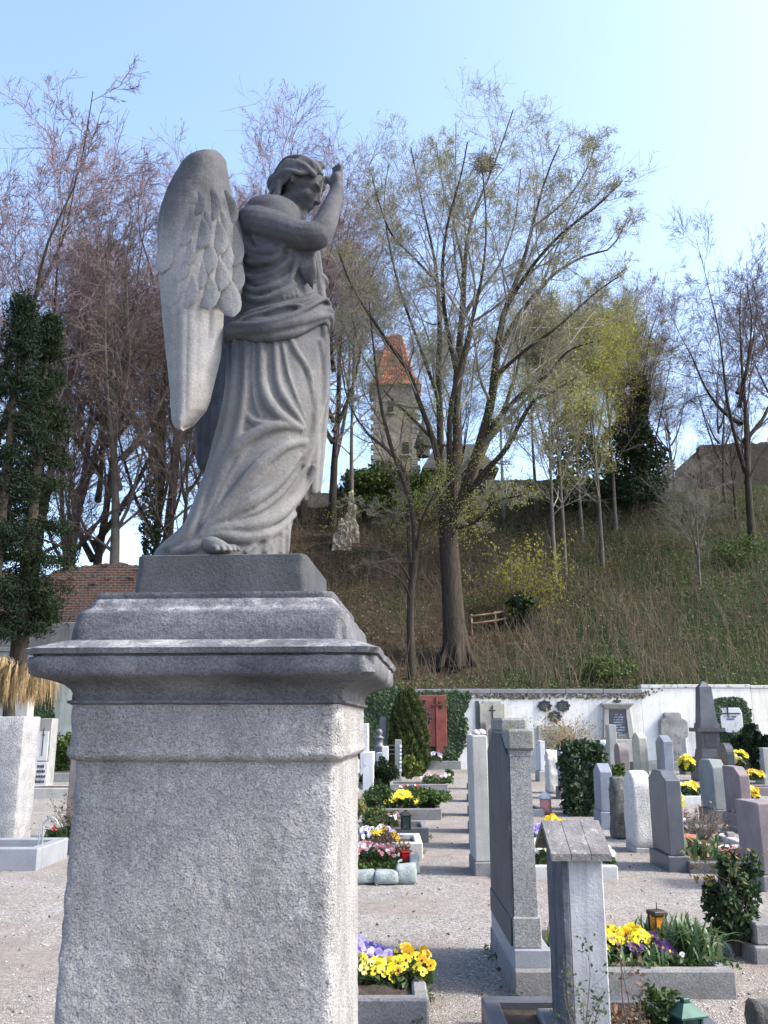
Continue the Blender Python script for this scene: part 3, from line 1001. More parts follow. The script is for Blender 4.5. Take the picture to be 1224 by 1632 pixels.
M_hill = hill_mat()

def hill():
    xs = np.concatenate([[-260, -120, -70, -45], np.linspace(-32, 42, 112), [60, 90, 150, 260]])
    ys = np.concatenate([np.linspace(WALL_Y + .3, 66, 66), [72, 80, 95, 120, 170, 260, 480]])
    V = [(x, y, hillz(x, y) - (max(0, y - 130) * .05)) for y in ys for x in xs]
    nx = len(xs)
    i = np.arange(len(ys) - 1)[:, None] * nx; k = np.arange(nx - 1)[None]
    q = np.stack([i + k, i + k + 1, i + nx + k + 1, i + nx + k], -1).reshape(-1, 4)
    me = mesh_np('hill', V, [q]); smooth_mesh(me)
    tag(link('hill', me, M_hill), 'steep wooded hillside of leaf litter and ivy behind the cemetery wall', None, None, 'structure')
hill()

def hit_hill(px, py):
    d = ray(px, py)
    Y = WALL_Y + .3
    while Y < 130:
        p = at(px, py, Y)
        if p.z <= hillz(p.x, Y): return Vector((p.x, Y, hillz(p.x, Y)))
        Y += .2
    return at(px, py, 62)

# ================================================================= CEMETERY WALL
def plaster(name, c1, c2, stain):
    t = NT(name)
    p = t.pos()
    col = t.ramp(t.noise(p, 1.1, 6, .6), [(.3, c1), (.7, c2)])
    run = t.noise(t.pos(scale=(2.2, 2.2, .22)), 2.4, 6, .65)
    col = t.mix(t.ramp(run, [(.48, 0), (.72, .75)]), col, stain)
    foot = t.noise(t.pos(off=(4, 4, 1)), 2.7, 7, .7)
    col = t.mix(t.ramp(foot, [(.58, 0), (.72, .5)]), col, (stain[0] * .8, stain[1] * .8, stain[2] * .7))
    n = t.bump(t.noise(p, 14, 5, .6), .02, .5)
    return t.done(col, .9, n, spec=.15)
M_pl1 = plaster('whitewashed_plaster', (.58, .57, .535), (.70, .69, .645), (.38, .375, .335))
M_pl2 = plaster('fresh_plaster', (.63, .62, .585), (.71, .70, .67), (.45, .445, .41))
M_pl3 = plaster('cream_plaster', (.60, .58, .50), (.70, .68, .59), (.46, .44, .38))
M_pl4 = plaster('mossy_render', (.20, .225, .215), (.30, .33, .31), (.10, .115, .10))
M_pl5 = plaster('sooty_render', (.075, .077, .08), (.15, .15, .15), (.05, .05, .05))
M_cop1 = stone('dark_coping', (.13, .135, .145), (.22, .225, .235), 2.5, bump=.01)
M_cop2 = stone('pale_coping', (.40, .395, .37), (.56, .55, .52), 2.0, c3=(.20, .20, .17), bump=.01)

def wx(px, py=1160): return at(px, py, WALL_Y).x
def wz(py, px=800): return at(px, py, WALL_Y).z
def wall_seg(label, x0, x1, ztop, mat, cop_mat, cop_h, cop_over, step=1.35, thick=.42):
    w = thing('cemetery_wall', label, 'wall', ((x0 + x1) / 2, WALL_Y + thick / 2, 0))
    L = x1 - x0
    bm = bmesh.new()
    nx, nz = max(2, int(L / .6)), 8
    add_box(bm, (0, 0, (ztop - cop_h) / 2 - .15), (L, thick, ztop - cop_h + .3), .015)
    link('wall_face', bm_mesh(bm, 'wall_face'), mat, w)
    n = max(1, round(L / step))
    for k in range(n):
        l = L / n
        me = box_mesh('coping_stone', (0, 0, 0), (l - .012, thick + 2 * cop_over, cop_h), .015)
        link('coping_stone', me, cop_mat, w, (-L / 2 + (k + .5) * l, 0, ztop - cop_h / 2 + rnd.uniform(-.006, .006)), (rnd.uniform(-.006, .006), 0, rnd.uniform(-.004, .004)))
    return w
xa, xb, xc, xd = wx(540), wx(1025), wx(1202), wx(1330)
wall_seg('low whitewashed cemetery wall with dark coping behind the graves', xa, xb, wz(1098), M_pl1, M_cop1, .17, .05)
wall_seg('slightly higher white wall with pale coping behind the obelisk', xb + .004, xc, wz(1091), M_pl2, M_cop2, .13, .04)
wall_seg('cream rendered wall end at the right edge', xc + .004, xd, wz(1092), M_pl3, M_cop2, .12, .04)
wall_seg('mossy grey green wall left of the pedestal', wx(-420), xa - .004, wz(1032), M_pl4, M_cop1, .16, .05)

# dark upper retaining wall and the brick ruin over it
def brick_mat():
    t = NT('old_brick')
    g = t.n('ShaderNodeNewGeometry'); mp = t.n('ShaderNodeMapping')
    mp.inputs['Rotation'].default_value = (R(90), 0, 0)
    t.l(g.outputs['Position'], mp.inputs[0])
    b = t.n('ShaderNodeTexBrick')
    b.inputs['Scale'].default_value = 1.0
    b.inputs['Brick Width'].default_value = .34; b.inputs['Row Height'].default_value = .11; b.inputs['Mortar Size'].default_value = .018
    b.inputs['Color1'].default_value = (.13, .062, .045, 1); b.inputs['Color2'].default_value = (.085, .048, .038, 1); b.inputs['Mortar'].default_value = (.15, .13, .11, 1)
    t.l(mp.outputs[0], b.inputs['Vector'])
    p = t.pos()
    col = t.mix(t.ramp(t.noise(p, .8, 6, .7), [(.45, 0), (.65, .8)]), b.outputs['Color'], (.095, .085, .074))
    col = t.mix(t.ramp(t.noise(p, 2.5, 6, .7), [(.55, 0), (.7, .6)]), col, (.07, .055, .045))
    n = t.bump(b.outputs['Fac'], .03, -1.0) if False else t.bump(t.noise(p, 8, 6, .7), .08, 1)
    return t.done(col, .95, n, spec=.1)
M_brick = brick_mat()
rw = thing('retaining_wall', 'sooty dark retaining wall above the mossy wall at left', 'wall', (wx(100), WALL_Y + 1.2, 0))
bm = bmesh.new()
add_box(bm, (0, 0, 2.75), (wx(420) - wx(-260), .5, 5.6), .03)
link('wall_face', bm_mesh(bm, 'wall_face'), M_pl5, rw)
def ruin():
    Y = 37.2
    pr = [(-90, 915), (-30, 905), (30, 915), (70, 925), (85, 915), (110, 905), (150, 903), (180, 899), (215, 902), (260, 912), (300, 925), (340, 960), (380, 990)]
    top = [at(x, y, Y) for x, y in pr]
    x0, x1 = top[0].x, top[-1].x
    n = 90
    out = [(top[0].x, 2.5)]
    for i in range(n + 1):
        x = x0 + (x1 - x0) * i / n
        z = float(np.interp(x, [p.x for p in top], [p.z for p in top])) + mnoise.noise(Vector((x * 2.2, 0, 0))) * .12 + mnoise.noise(Vector((x * 7, 1, 0))) * .06
        out.append((x, z))
    out.append((x1, 2.5))
    bm = prism([(b, c) for b, c in out], -.35, .35)
    bmesh.ops.triangulate(bm, faces=bm.faces[:])
    for v in bm.verts:
        v.co = Vector((v.co.y, v.co.x + .0, v.co.z))
    r_ = thing('brick_ruin', 'crumbling red brick ruin wall under the bare trees at left', 'ruin', ((x0 + x1) / 2, Y, 0))
    me = bm_mesh(bm, 'brick_wall')
    me.transform(Matrix.Translation((-(x0 + x1) / 2, 0, 0)))
    link('brick_wall', me, M_brick, r_)
    # single bricks standing proud of the broken crown
    bme = box_mesh('brick', (0, 0, 0), (.30, .16, .09), .012)
    rg = random.Random(2)
    for i in range(70):
        j = rg.randint(3, n - 3)
        x, z = out[1 + j]
        link('brick', bme, M_brick, r_, (x - (x0 + x1) / 2 + rg.uniform(-.1, .1), -.36 + rg.uniform(0, .25), z - rg.uniform(-.03, .9)), (rg.uniform(-.08, .08), rg.uniform(-.12, .12), rg.uniform(-.2, .2)))
ruin()

# ================================================================= TOWER AND BUILDINGS ON THE RIDGE
M_tow = stone('tower_masonry', (.22, .195, .15), (.36, .325, .255), .9, c3=(.15, .14, .12), bump=.08, bscale=3.5, streak=.3)
M_quoin = stone('pale_quoin', (.24, .225, .19), (.34, .325, .28), 1.5, bump=.03, bscale=6)
def tile_mat():
    t = NT('red_roof_tiles'); p = t.pos(); g = t.n('ShaderNodeNewGeometry')
    col = t.ramp(g.outputs['Random Per Island'], [(0, (.22, .065, .035)), (.5, (.36, .11, .055)), (1, (.46, .17, .085))])
    col = t.mix(t.ramp(t.noise(p, .7, 6, .7), [(.5, 0), (.7, .6)]), col, (.17, .085, .06))
    return t.done(col, .85, t.bump(t.noise(p, 6, 4), .03), spec=.2)
M_tile = tile_mat()
M_slate2 = stone('mossy_brown_roof', (.028, .025, .02), (.055, .05, .04), 1.2, bump=.05, bscale=6)
M_dark = plain('dark_opening', (.02, .02, .022), .4)
M_slate = stone('grey_slate', (.03, .031, .033), (.06, .061, .062), 1.5, bump=.04, bscale=8)

def tower():
    Y = 72.0
    l, r = at(592, 610, Y), at(668, 610, Y)
    ze = l.z
    za = at(632, 519, Y).z
    cx, hw = (l.x + r.x) / 2, (r.x - l.x) / 2 * .9
    zb = hillz(cx, Y) - 1
    tw = thing('castle_tower', 'square stone tower with steep red tiled roof on the hilltop', 'tower', (cx, Y + hw, zb))
    H = ze - zb
    bm = bmesh.new()
    add_box(bm, (0, 0, H / 2), (2 * hw, 2 * hw, H), .05)
    link('wall', bm_mesh(bm, 'wall'), M_tow, tw)
    qme = box_mesh('quoin', (0, 0, 0), (.55, .55, .42), .03)
    for k in range(int(H / .46)):
        for sx in (-1, 1):
            link('quoin', qme, M_quoin, tw, (sx * (hw - .24 + (.08 if k % 2 else 0)), -(hw - .24), .25 + k * .46), None, (1 + .5 * (k % 2), 1, 1))
    wme = box_mesh('window', (0, 0, 0), (.5, .12, 1.1), .02)
    for x, z in ((-.4, H - 2.2), (.9, H - 6.0)):
        w = link('window', wme, M_dark, tw, (x, -hw - .02, z))
        link('sill', box_mesh('sill', (0, 0, 0), (.8, .2, .14), .02), M_quoin, w, (0, -.06, -.65))
    # hipped roof with flared eaves, ridge along x; tile columns are ribs of their own
    e = hw + .35
    rise = za - ze
    rd = .38                                                 # half ridge length
    lv = [(e, e, -.25), (hw * .84, hw * .84, rise * .16), (rd + (hw * .84 - rd) * .0 + .25, .22, rise * .93), (rd, .04, rise)]
    V, F, o = [], [], 0
    parts_ = []
    def face(nrm):
        # nrm: 0 front,1 right,2 back,3 left
        ncol = 15
        for c in range(ncol):
            u0, u1 = -1 + 2 * c / ncol, -1 + 2 * (c + 1) / ncol
            for j in range(3):
                nrow = (2, 9, 1)[j]
                for q in range(nrow):
                    f0, f1 = q / nrow, (q + 1) / nrow
                    def P(u, f, lift):
                        a, b = lv[j], lv[j + 1]
                        hx, hy, z = a[0] + (b[0] - a[0]) * f, a[1] + (b[1] - a[1]) * f, a[2] + (b[2] - a[2]) * f
                        if nrm == 0: p = (u * hx, -hy - lift, z + lift * .4)
                        elif nrm == 2: p = (-u * hx, hy + lift, z + lift * .4)
                        elif nrm == 1: p = (hx + lift, u * hy, z + lift * .4)
                        else: p = (-hx - lift, -u * hy, z + lift * .4)
                        return p
                    um = (u0 + u1) / 2
                    lift = .07
                    vs = [P(u0, f0, .03), P(um, f0, lift + .05), P(u1, f0, .03), P(u0, f1, 0), P(um, f1, lift), P(u1, f1, 0)]
                    parts_.append((np.array(vs), [np.array([[0, 1, 4, 3], [1, 2, 5, 4]])]))
    for k in range(4): face(k)
    me = mesh_np('roof', *merge(parts_))
    roof = link('roof', me, M_tile, tw, (0, 0, H))
    roof['kind'] = 'stuff'
    link('soffit', box_mesh('soffit', (0, 0, 0), (2 * e - .1, 2 * e - .1, .14), .03), M_tow, tw, (0, 0, H - .2))
    bm = bmesh.new()
    add_box(bm, (0, 0, 1.6), (.6, .8, 3.2), .04)
    add_box(bm, (0, 0, 3.3), (.8, 1.0, .2), .03)
    link('chimney', bm_mesh(bm, 'chimney'), M_brick, roof, (-hw * .78, -.5, .1))
tower()

def house(name, label, px0, px1, py_eave, py_ridge, Y, wmat, rmat, depth=6.0, hip=.35, wins=()):
    a, b = at(px0, py_eave, Y), at(px1, py_eave, Y)
    cx, hw = (a.x + b.x) / 2, (b.x - a.x) / 2
    zr = at(px0, py_ridge, Y + depth / 2).z
    zb = hillz(cx, Y) - 2.5
    h = thing(name, label, 'building', (cx, Y + depth / 2, zb))
    H = a.z - zb
    link('wall', box_mesh('wall', (0, 0, H / 2), (2 * hw, depth, H), .04), wmat, h)
    e = .4
    rx = hw * (1 - hip * 2)
    pts = [(-hw - e, -depth / 2 - e, 0), (hw + e, -depth / 2 - e, 0), (hw + e, depth / 2 + e, 0), (-hw - e, depth / 2 + e, 0), (-rx, 0, zr - a.z), (rx, 0, zr - a.z),
           (-hw - e, -depth / 2 - e, -.16), (hw + e, -depth / 2 - e, -.16), (hw + e, depth / 2 + e, -.16), (-hw - e, depth / 2 + e, -.16)]
    link('roof', hull_mesh('roof', pts), rmat, h, (0, 0, H))
    for x, z, w, hh in wins:
        wo = link('window', box_mesh('window', (0, 0, 0), (w, .1, hh), .01), M_dark, h, (x * hw, -depth / 2 - .02, H + z))
        link('sill', box_mesh('sill', (0, 0, 0), (w + .3, .2, .12), .01), M_quoin, wo, (0, -.05, -hh / 2 - .06))
        for s in (-1, 1):
            link('frame', box_mesh('frame', (0, 0, 0), (.1, .14, hh), .01), M_quoin, wo, (s * (w / 2 + .04), -.02, 0))
    return h
M_ridge0 = stone('dull_castle_render', (.07, .066, .06), (.12, .114, .104), .8, bump=.03, bscale=6, streak=.3)
M_hw = stone('grey_render', (.16, .155, .145), (.25, .24, .225), .8, bump=.03, bscale=6, streak=.3)
hs = house('castle_house', 'grey castle house with slate roof half hidden behind the big tree', 680, 786, 748, 708, 68, M_ridge0, M_slate, 7, .2, ((-.5, -1.6, .9, 1.3), (.05, -1.6, .9, 1.3), (.6, -1.6, .9, 1.3), (-.5, -4.6, .9, 1.3), (.6, -4.6, .9, 1.3)))
bm = bmesh.new()
add_lathe(bm, [(0, 3.4), (.12, 2.9), (.1, 2.7), (.35, 2.2), (.75, .9), (.8, .8), (.55, .75), (.55, 0)], n=8)
link('pinnacle', bm_mesh(bm, 'pinnacle'), M_slate, hs, (-2.9, -2.5, at(675, 722, 68).z - hs.location.z))
M_ridge = stone('ivy_darkened_rubble', (.06, .06, .052), (.16, .15, .13), 1.2, c3=(.05, .065, .03), bump=.08, bscale=4)
def ridge_wall(label, px0, px1, py0, py1, Y, mat, seed, drop=3.4, name='rubble_wall'):
    a, b = at(px0, py0, Y), at(px1, py1, Y)
    n = 60
    out = []
    for i in range(n + 1):
        f = i / n
        x = a.x + (b.x - a.x) * f
        out.append((x - a.x, a.z + (b.z - a.z) * f + mnoise.noise(Vector((x * .9, seed, 0))) * .22 + mnoise.noise(Vector((x * 3, seed, 1))) * .1))
    out = [(0, min(a.z, b.z) - drop)] + out + [(b.x - a.x, min(a.z, b.z) - drop)]
    bm = prism(out, -.4, .4)
    bmesh.ops.triangulate(bm, faces=bm.faces[:])
    for v in bm.verts: v.co = Vector((v.co.y, v.co.x, v.co.z))
    o = link(name, bm_mesh(bm, name), mat, None, (a.x, Y, 0))
    tag(o, label, 'wall', None, 'thing')
ridge_wall('dark rubble wall along the ridge right of the castle house', 780, 1090, 768, 762, 63, M_ridge, 3)
ridge_wall('old grey rubble wall on the ridge left of the tower', 470, 668, 790, 778, 61, M_tow, 5, 3.2)
ridge_wall('brown rubble wall stepping up on the ridge at the far right', 1112, 1330, 712, 704, 63, M_slate2, 9, 4.5)
ridge_wall('short sloping rubble wall joining the ridge walls at right', 1078, 1116, 748, 714, 63.3, M_slate2, 12, 4.0)
# broken masonry piers
for k, (px, pyt, pyb, wpx) in enumerate(((560, 782, 862, 20), (545, 828, 872, 26))):
    b = hit_hill(px, pyb)
    w = wpx / FPX * b.y
    h = at(px, pyt, b.y).z - b.z + .3
    bm = prism([(-w * .6, 0), (w * .62, 0), (w * .5, h * .35), (w * .3, h * .42), (w * .36, h * .7), (w * .1, h * .8), (w * .05, h), (-w * .2, h * .93), (-w * .26, h * .6), (-w * .5, h * .5)], -.4, .4, .02, .2, 3, k)
    for v in bm.verts: v.co = Vector((v.co.y, v.co.x, v.co.z))
    o = link('masonry_pier', bm_mesh(bm, 'masonry_pier'), M_tow, None, b - Vector((0, 0, .3)))
    tag(o, ('tall pale broken masonry pier among the scrub on the slope', 'stumpy pale masonry pier low on the slope')[k], 'ruin')

# floodlight mast
fb = at(803, 838, 57); fb.z = hillz(fb.x, 57) - .3
ft = at(803, 676, 57).z - fb.z
fm = thing('floodlight_mast', 'slim grey mast with two floodlights beside the castle house', 'lamp post', fb)
V, F = tube_line([(0, 0, 0), (0, 0, ft * .5), (0, 0, ft)], [.13, .10, .08], 8)
M_mast = plain('galvanised', (.25, .27, .29), .5, metal=.3)
M_lamp = plain('lamp_housing', (.05, .055, .06), .4)
link('pole', mesh_np('pole', V, F), M_mast, fm)
for s in (-1, 1):
    link('floodlight', hull_mesh('floodlight', [(-.28, -.12, -.1), (.28, -.12, -.1), (-.3, -.25, .28), (.3, -.25, .28), (-.22, .15, -.05), (.22, .15, -.05), (-.22, .15, .2), (.22, .15, .2)]), M_lamp, fm, (s * .36, -.1, ft + .05), (0, 0, s * .5))
# ================================================================= TREES
def t_level(P, Rr, k, t0, t1, lf, ang, n, wob, trop, rf, rng, rmin=.004, taper=.75, lv=.35, angv=.22):
    """k children along every parent polyline"""
    N, m, _ = P.shape
    seg = np.linalg.norm(np.diff(P, axis=1), axis=2)
    Lp = seg.sum(1)
    t = (np.arange(k)[None] + rng.random((N, k))) / k
    tt = t0 + (t1 - t0) * t
    s = tt * (m - 1)
    i0 = np.minimum(s.astype(int), m - 2); f = (s - i0)[..., None]
    rows_ = np.arange(N)[:, None]
    pos = P[rows_, i0] * (1 - f) + P[rows_, i0 + 1] * f
    tan = P[rows_, i0 + 1] - P[rows_, i0]
    tan /= np.linalg.norm(tan, axis=2, keepdims=True) + 1e-9
    rad = Rr[rows_, i0] * (1 - f[..., 0]) + Rr[rows_, i0 + 1] * f[..., 0]
    ref = np.where(np.abs(tan[..., 2:3]) > .9, np.array([1., 0, 0]), np.array([0, 0, 1.]))
    u = np.cross(tan, ref); u /= np.linalg.norm(u, axis=2, keepdims=True) + 1e-9
    w = np.cross(tan, u)
    az = (np.arange(k)[None] * 2.399 + rng.random((N, 1)) * 6.28 + rng.normal(0, .5, (N, k)))[..., None]
    a = (ang + rng.normal(0, angv, (N, k)))[..., None]
    d = tan * np.cos(a) + (u * np.cos(az) + w * np.sin(az)) * np.sin(a)
    L = lf * Lp[:, None] * (1.15 - .65 * t) * (1 + rng.normal(0, lv, (N, k)).clip(-.6, .8))
    M = N * k
    d = d.reshape(M, 3); pos = pos.reshape(M, 3); L = L.reshape(M); rad = rad.reshape(M)
    Q = np.empty((M, n, 3)); Q[:, 0] = pos
    step = (L / (n - 1))[:, None]
    for j in range(1, n):
        d = d + rng.normal(0, wob, (M, 3)) + np.array([0, 0, trop])
        d /= np.linalg.norm(d, axis=1, keepdims=True) + 1e-9
        Q[:, j] = Q[:, j - 1] + d * step
    r0 = np.maximum(rad * rf, rmin)
    RR = np.maximum(r0[:, None] * (1 - taper * np.linspace(0, 1, n))[None], rmin * .7)
    return Q, RR

def resample(pts, rads, n):
    pts = np.asarray(pts, float); rads = np.asarray(rads, float)
    p, r = spline(pts, rads, 6)
    s = np.concatenate([[0], np.cumsum(np.linalg.norm(np.diff(p, axis=0), axis=1))])
    q = np.linspace(0, s[-1], n)
    return np.stack([np.interp(q, s, p[:, i]) for i in range(3)], 1), np.interp(q, s, r)

def build_tree(stems, levels, seed, sides0=9, n0=16):
    """stems: list of (pts, radii).  returns trunk (V,F), branch (V,F), tips (N,3)"""
    rng = np.random.default_rng(seed)
    P, Q = zip(*[resample(p, r, n0) for p, r in stems])
    P, Rr = np.array(P), np.array(Q)
    trunk = tubes_np(P, Rr, sides0)
    br = []
    for L in levels:
        sd = L.pop('sides', 3)
        P, Rr = t_level(P, Rr, rng=rng, **L)
        L['sides'] = sd
        br.append(tubes_np(P, Rr, sd))
    return trunk, br, P

def bark(name, c1, c2, moss=None):
    t = NT(name); p = t.pos(scale=(1, 1, .25))
    f = t.noise(p, 9, 6, .7)
    col = t.ramp(f, [(.3, c1), (.7, c2)])
    if moss: col = t.mix(t.ramp(t.noise(t.pos(), 1.3, 5, .6), [(.5, 0), (.65, .7)]), col, moss)
    return t.done(col, .95, t.bump(t.noise(p, 16, 5, .7), .05, 1), spec=.1)
M_bark = bark('brown_bark', (.022, .018, .015), (.068, .056, .046), (.04, .043, .022))
M_bark2 = bark('grey_bark', (.07, .064, .055), (.15, .138, .12), (.062, .066, .037))
M_twig = plain('twigs_brown', (.10, .078, .068), .9, .35, 2)
M_twigr = plain('twigs_reddish', (.17, .125, .135), .9, .3, 2)  # paler and more purple: the veil of bright sky is put into the colour
M_twigg = plain('twigs_grey', (.19, .175, .15), .9, .3, 2)
M_lf_spring = leafmat('young_leaves', [(.17, .19, .05), (.25, .27, .07), (.34, .34, .10), (.22, .26, .07)], .5)
M_lf_yel = leafmat('yellow_green_leaves', [(.22, .23, .03), (.33, .32, .035), (.18, .21, .03), (.42, .38, .045)], .45)
M_lf_dead = leafmat('dead_leaves', [(.11, .06, .036), (.16, .09, .055), (.22, .14, .09), (.08, .05, .034)], .3)
M_lf_ivy = leafmat('ivy_leaves', [(.012, .026, .010), (.025, .05, .018), (.04, .07, .025), (.018, .035, .014), (.055, .08, .035)], .15, .55, .22)
M_lf_con = leafmat('conifer_sprays', [(.009, .018, .010), (.017, .030, .013), (.027, .042, .018), (.012, .023, .013)], .15, .9, .1)
M_lf_conb = leafmat('blue_conifer_sprays', [(.008, .017, .010), (.014, .027, .015), (.022, .036, .02)], .15, .9, .1)

def place_tree(name, label, base, trunk, branches, bmat, tmat, leaves=None, lmat=None, group=None, scale=1.0, rz=0.0, share=None, tilt=0.0):
    """trunk/branch arrays are in local coordinates (base at the origin)"""
    t = thing(name, label, 'tree', base, rz, group)
    t.scale = (scale,) * 3
    t.rotation_euler = (0, tilt, rz)
    if share is None:
        tm = mesh_np('trunk', trunk[0], [trunk[1]]); smooth_mesh(tm)
        V, F = merge([(v, [f]) for v, f in branches])
        bmh = mesh_np('branches', V, F); smooth_mesh(bmh)
        lm = mesh_np('leaves', *leaves) if leaves is not None else None
    else:
        tm, bmh, lm = share
        if leaves is not None: lm = mesh_np('leaves', *leaves)
    for nm, me_, mt in (('trunk', tm, bmat), ('branches', bmh, tmat)):
        b = link(nm, me_, mt, t)
        b.material_slots[0].link = 'OBJECT'; b.material_slots[0].material = mt
        if nm == 'branches': b['kind'] = 'stuff'
    if lm is not None:
        l = link('leaves', lm, lmat, t); l['kind'] = 'stuff'
    return t, (tm, bmh, lm)

def tip_leaves(P, n, size, rng, spread=.25, pick=None):
    ln_ = np.linalg.norm(P[:, -1] - P[:, 0], axis=1)
    P = P[ln_ > np.percentile(ln_, 30)]
    pts = P.reshape(-1, 3)
    idx = rng.integers(0, len(pts), n)
    C = pts[idx] + rng.normal(0, spread, (n, 3))
    if pick is not None: C = C[pick(C)]
    return leaf_cloud(C, size * rng.uniform(.6, 1.3, len(C)), rng)

# ---- the great tree on the slope behind the wall
def great_tree():
    Y0 = 38.3
    b = hit_hill(728, 1056); Y0 = b.y
    def L(pts, rads):
        return ([tuple(at(x, y if y > 450 else 450 + (y - 450) * .86, Y0 + d) - b) for x, y, d in pts], rads)
    st = []
    st.append(L([(729, 1064, 0), (727, 1035, 0), (724, 1000, 0), (720, 940, 0), (716, 880, 0), (712, 835, 0), (720, 790, .3), (729, 720, .6), (728, 660, .8), (729, 590, .8), (737, 500, .6), (741, 410, .4), (752, 330, .8), (785, 240, 1), (818, 130, 1)],
                [1.0, .78, .62, .56, .54, .56, .46, .40, .36, .32, .25, .18, .13, .08, .03]))
    st.append(L([(716, 845, 0), (738, 790, -.6), (764, 710, -1.2), (783, 640, -1.6), (791, 570, -2), (803, 500, -2.2), (832, 420, -2.5), (852, 330, -2.5), (872, 250, -3), (892, 195, -3)],
                [.40, .38, .36, .33, .28, .22, .16, .11, .07, .03]))
    st.append(L([(712, 850, 0), (702, 790, .8), (702, 700, 1.6), (699, 600, 2.4), (701, 520, 2.6), (696, 440, 3), (688, 380, 3.2), (672, 300, 3), (655, 200, 3)], [.36, .33, .28, .24, .2, .15, .11, .07, .03]))
    st.append(L([(766, 705, -1.2), (800, 660, -1.8), (838, 622, -2.4), (870, 600, -3), (905, 560, -3.6), (945, 545, -4)], [.2, .18, .15, .12, .07, .03]))
    st.append(L([(742, 790, -.6), (775, 750, -1.6), (806, 716, -2.4), (832, 668, -3), (852, 638, -3.4), (882, 624, -4), (920, 600, -4)], [.24, .22, .19, .16, .13, .09, .03]))
    st.append(L([(705, 770, .8), (690, 700, .2), (668, 640, -.6), (650, 590, -1.2), (618, 545, -2), (588, 500, -2.6), (560, 455, -3), (535, 380, -3.4)], [.26, .23, .19, .16, .13, .10, .07, .03]))
    st.append(L([(789, 575, -2), (825, 505, -1), (878, 440, 0), (930, 402, .6), (975, 385, 1), (1000, 330, 1)], [.2, .17, .13, .09, .06, .03]))
    st.append(L([(802, 500, -2.2), (842, 430, -3.4), (893, 362, -4.4), (950, 310, -5), (992, 262, -5)], [.16, .13, .10, .06, .03]))
    st.append(L([(733, 520, .7), (760, 470, 2.4), (795, 420, 4), (820, 340, 5), (830, 240, 5.6)], [.16, .13, .10, .06, .03]))
    st.append(L([(697, 450, 3), (660, 405, 2), (625, 362, 1), (606, 310, 0), (592, 250, -.6)], [.12, .10, .08, .05, .03]))
    st.append(L([(729, 600, .8), (712, 520, -1), (705, 440, -2.6), (712, 350, -4), (735, 250, -4.6), (745, 190, -5)], [.2, .17, .13, .10, .06, .03]))
    st.append(L([(708, 822, 0), (670, 830, -.6), (640, 810, -1), (610, 818, -1.6), (560, 800, -2)], [.2, .14, .10, .07, .03]))
    st.append(L([(716, 842, 0), (756, 832, -1), (790, 800, -2), (830, 790, -3)], [.2, .13, .09, .03]))
    st.append(L([(722, 800, 0), (716, 720, -1.5), (720, 640, -2.5), (745, 540, -3.2), (768, 440, -3.8), (775, 340, -4), (768, 230, -4.2)], [.26, .22, .19, .15, .10, .06, .03]))
    st.append(L([(745, 790, 0), (770, 720, 1.6), (808, 640, 2.8), (838, 540, 3.6), (868, 440, 4.4), (905, 340, 5), (940, 250, 5.4)], [.24, .21, .17, .13, .09, .06, .03]))
    st.append(L([(700, 640, 2), (672, 560, 3), (640, 470, 3.8), (622, 390, 4.4), (612, 300, 5), (620, 230, 5.2)], [.16, .13, .10, .08, .05, .03]))
    st.append(L([(790, 600, -2), (835, 560, -3), (890, 520, -4), (945, 470, -4.6), (985, 440, -5)], [.15, .12, .09, .06, .03]))
    st.append(L([(740, 430, .5), (725, 350, 1.5), (705, 270, 2.4), (695, 190, 3)], [.12, .09, .06, .03]))
    st.append(L([(846, 350, -2.5), (900, 300, -1.5), (935, 240, -1), (950, 190, -.6)], [.09, .07, .05, .03]))
    st.append(L([(690, 700, .2), (650, 660, 1.5), (610, 620, 2.4), (575, 560, 3), (560, 500, 3.4)], [.14, .11, .08, .05, .03]))
    lev = [dict(k=15, t0=.26, t1=1, lf=.22, ang=.8, n=6, wob=.16, trop=.10, rf=.42, sides=5, rmin=.012),
           dict(k=7, t0=.2, t1=1, lf=.46, ang=.75, n=5, wob=.17, trop=.07, rf=.55, sides=3, rmin=.009),
           dict(k=5, t0=.15, t1=1, lf=.52, ang=.7, n=3, wob=.18, trop=.05, rf=.6, sides=3, rmin=.0085),
           dict(k=5, t0=.1, t1=1, lf=.62, ang=.7, n=2, wob=.2, trop=.04, rf=.7, sides=3, rmin=.0072)]
    st = [(p, [q * (.62 if i > 0 or j > 6 else (.72 if j < 2 else .84)) if q > .035 else q for j, q in enumerate(r)]) for i, (p, r) in enumerate(st)]
    tr, br, P = build_tree(st, lev, 21, 10, 18)
    # root flare
    roots = []
    for k in range(7):
        a = k * .9 + .2
        roots.append(tube_line([(.30 * math.cos(a), .30 * math.sin(a), 1.4), (.46 * math.cos(a), .46 * math.sin(a), .5), (.75 * math.cos(a), .75 * math.sin(a), .05), (1.1 * math.cos(a), 1.1 * math.sin(a), -.5)], [.18, .2, .17, .1], 7, True, 3))
    V, F = merge([(tr[0], [tr[1]])] + [(v, f) for v, f in roots])
    rng = np.random.default_rng(4)
    zmax = 30
    lv = tip_leaves(P, 44000, .07, rng, .10)
    # leafy shoots crowding the old limbs low in the crown
    stp = np.vstack([np.array(p)[(np.array(p)[:, 2] > 5) & (np.array(p)[:, 2] < 13)] for p, r in st])
    k_ = rng.integers(0, len(stp), 70)
    cl_ = stp[k_] + rng.normal(0, .7, (70, 3))
    C_ = cl_[rng.integers(0, 70, 9000)] + rng.normal(0, .38, (9000, 3))
    lv = merge([(lv[0], [lv[1]]), (lambda q: (q[0], [q[1]]))(leaf_cloud(C_, .085 * rng.uniform(.6, 1.3, 9000), rng))])
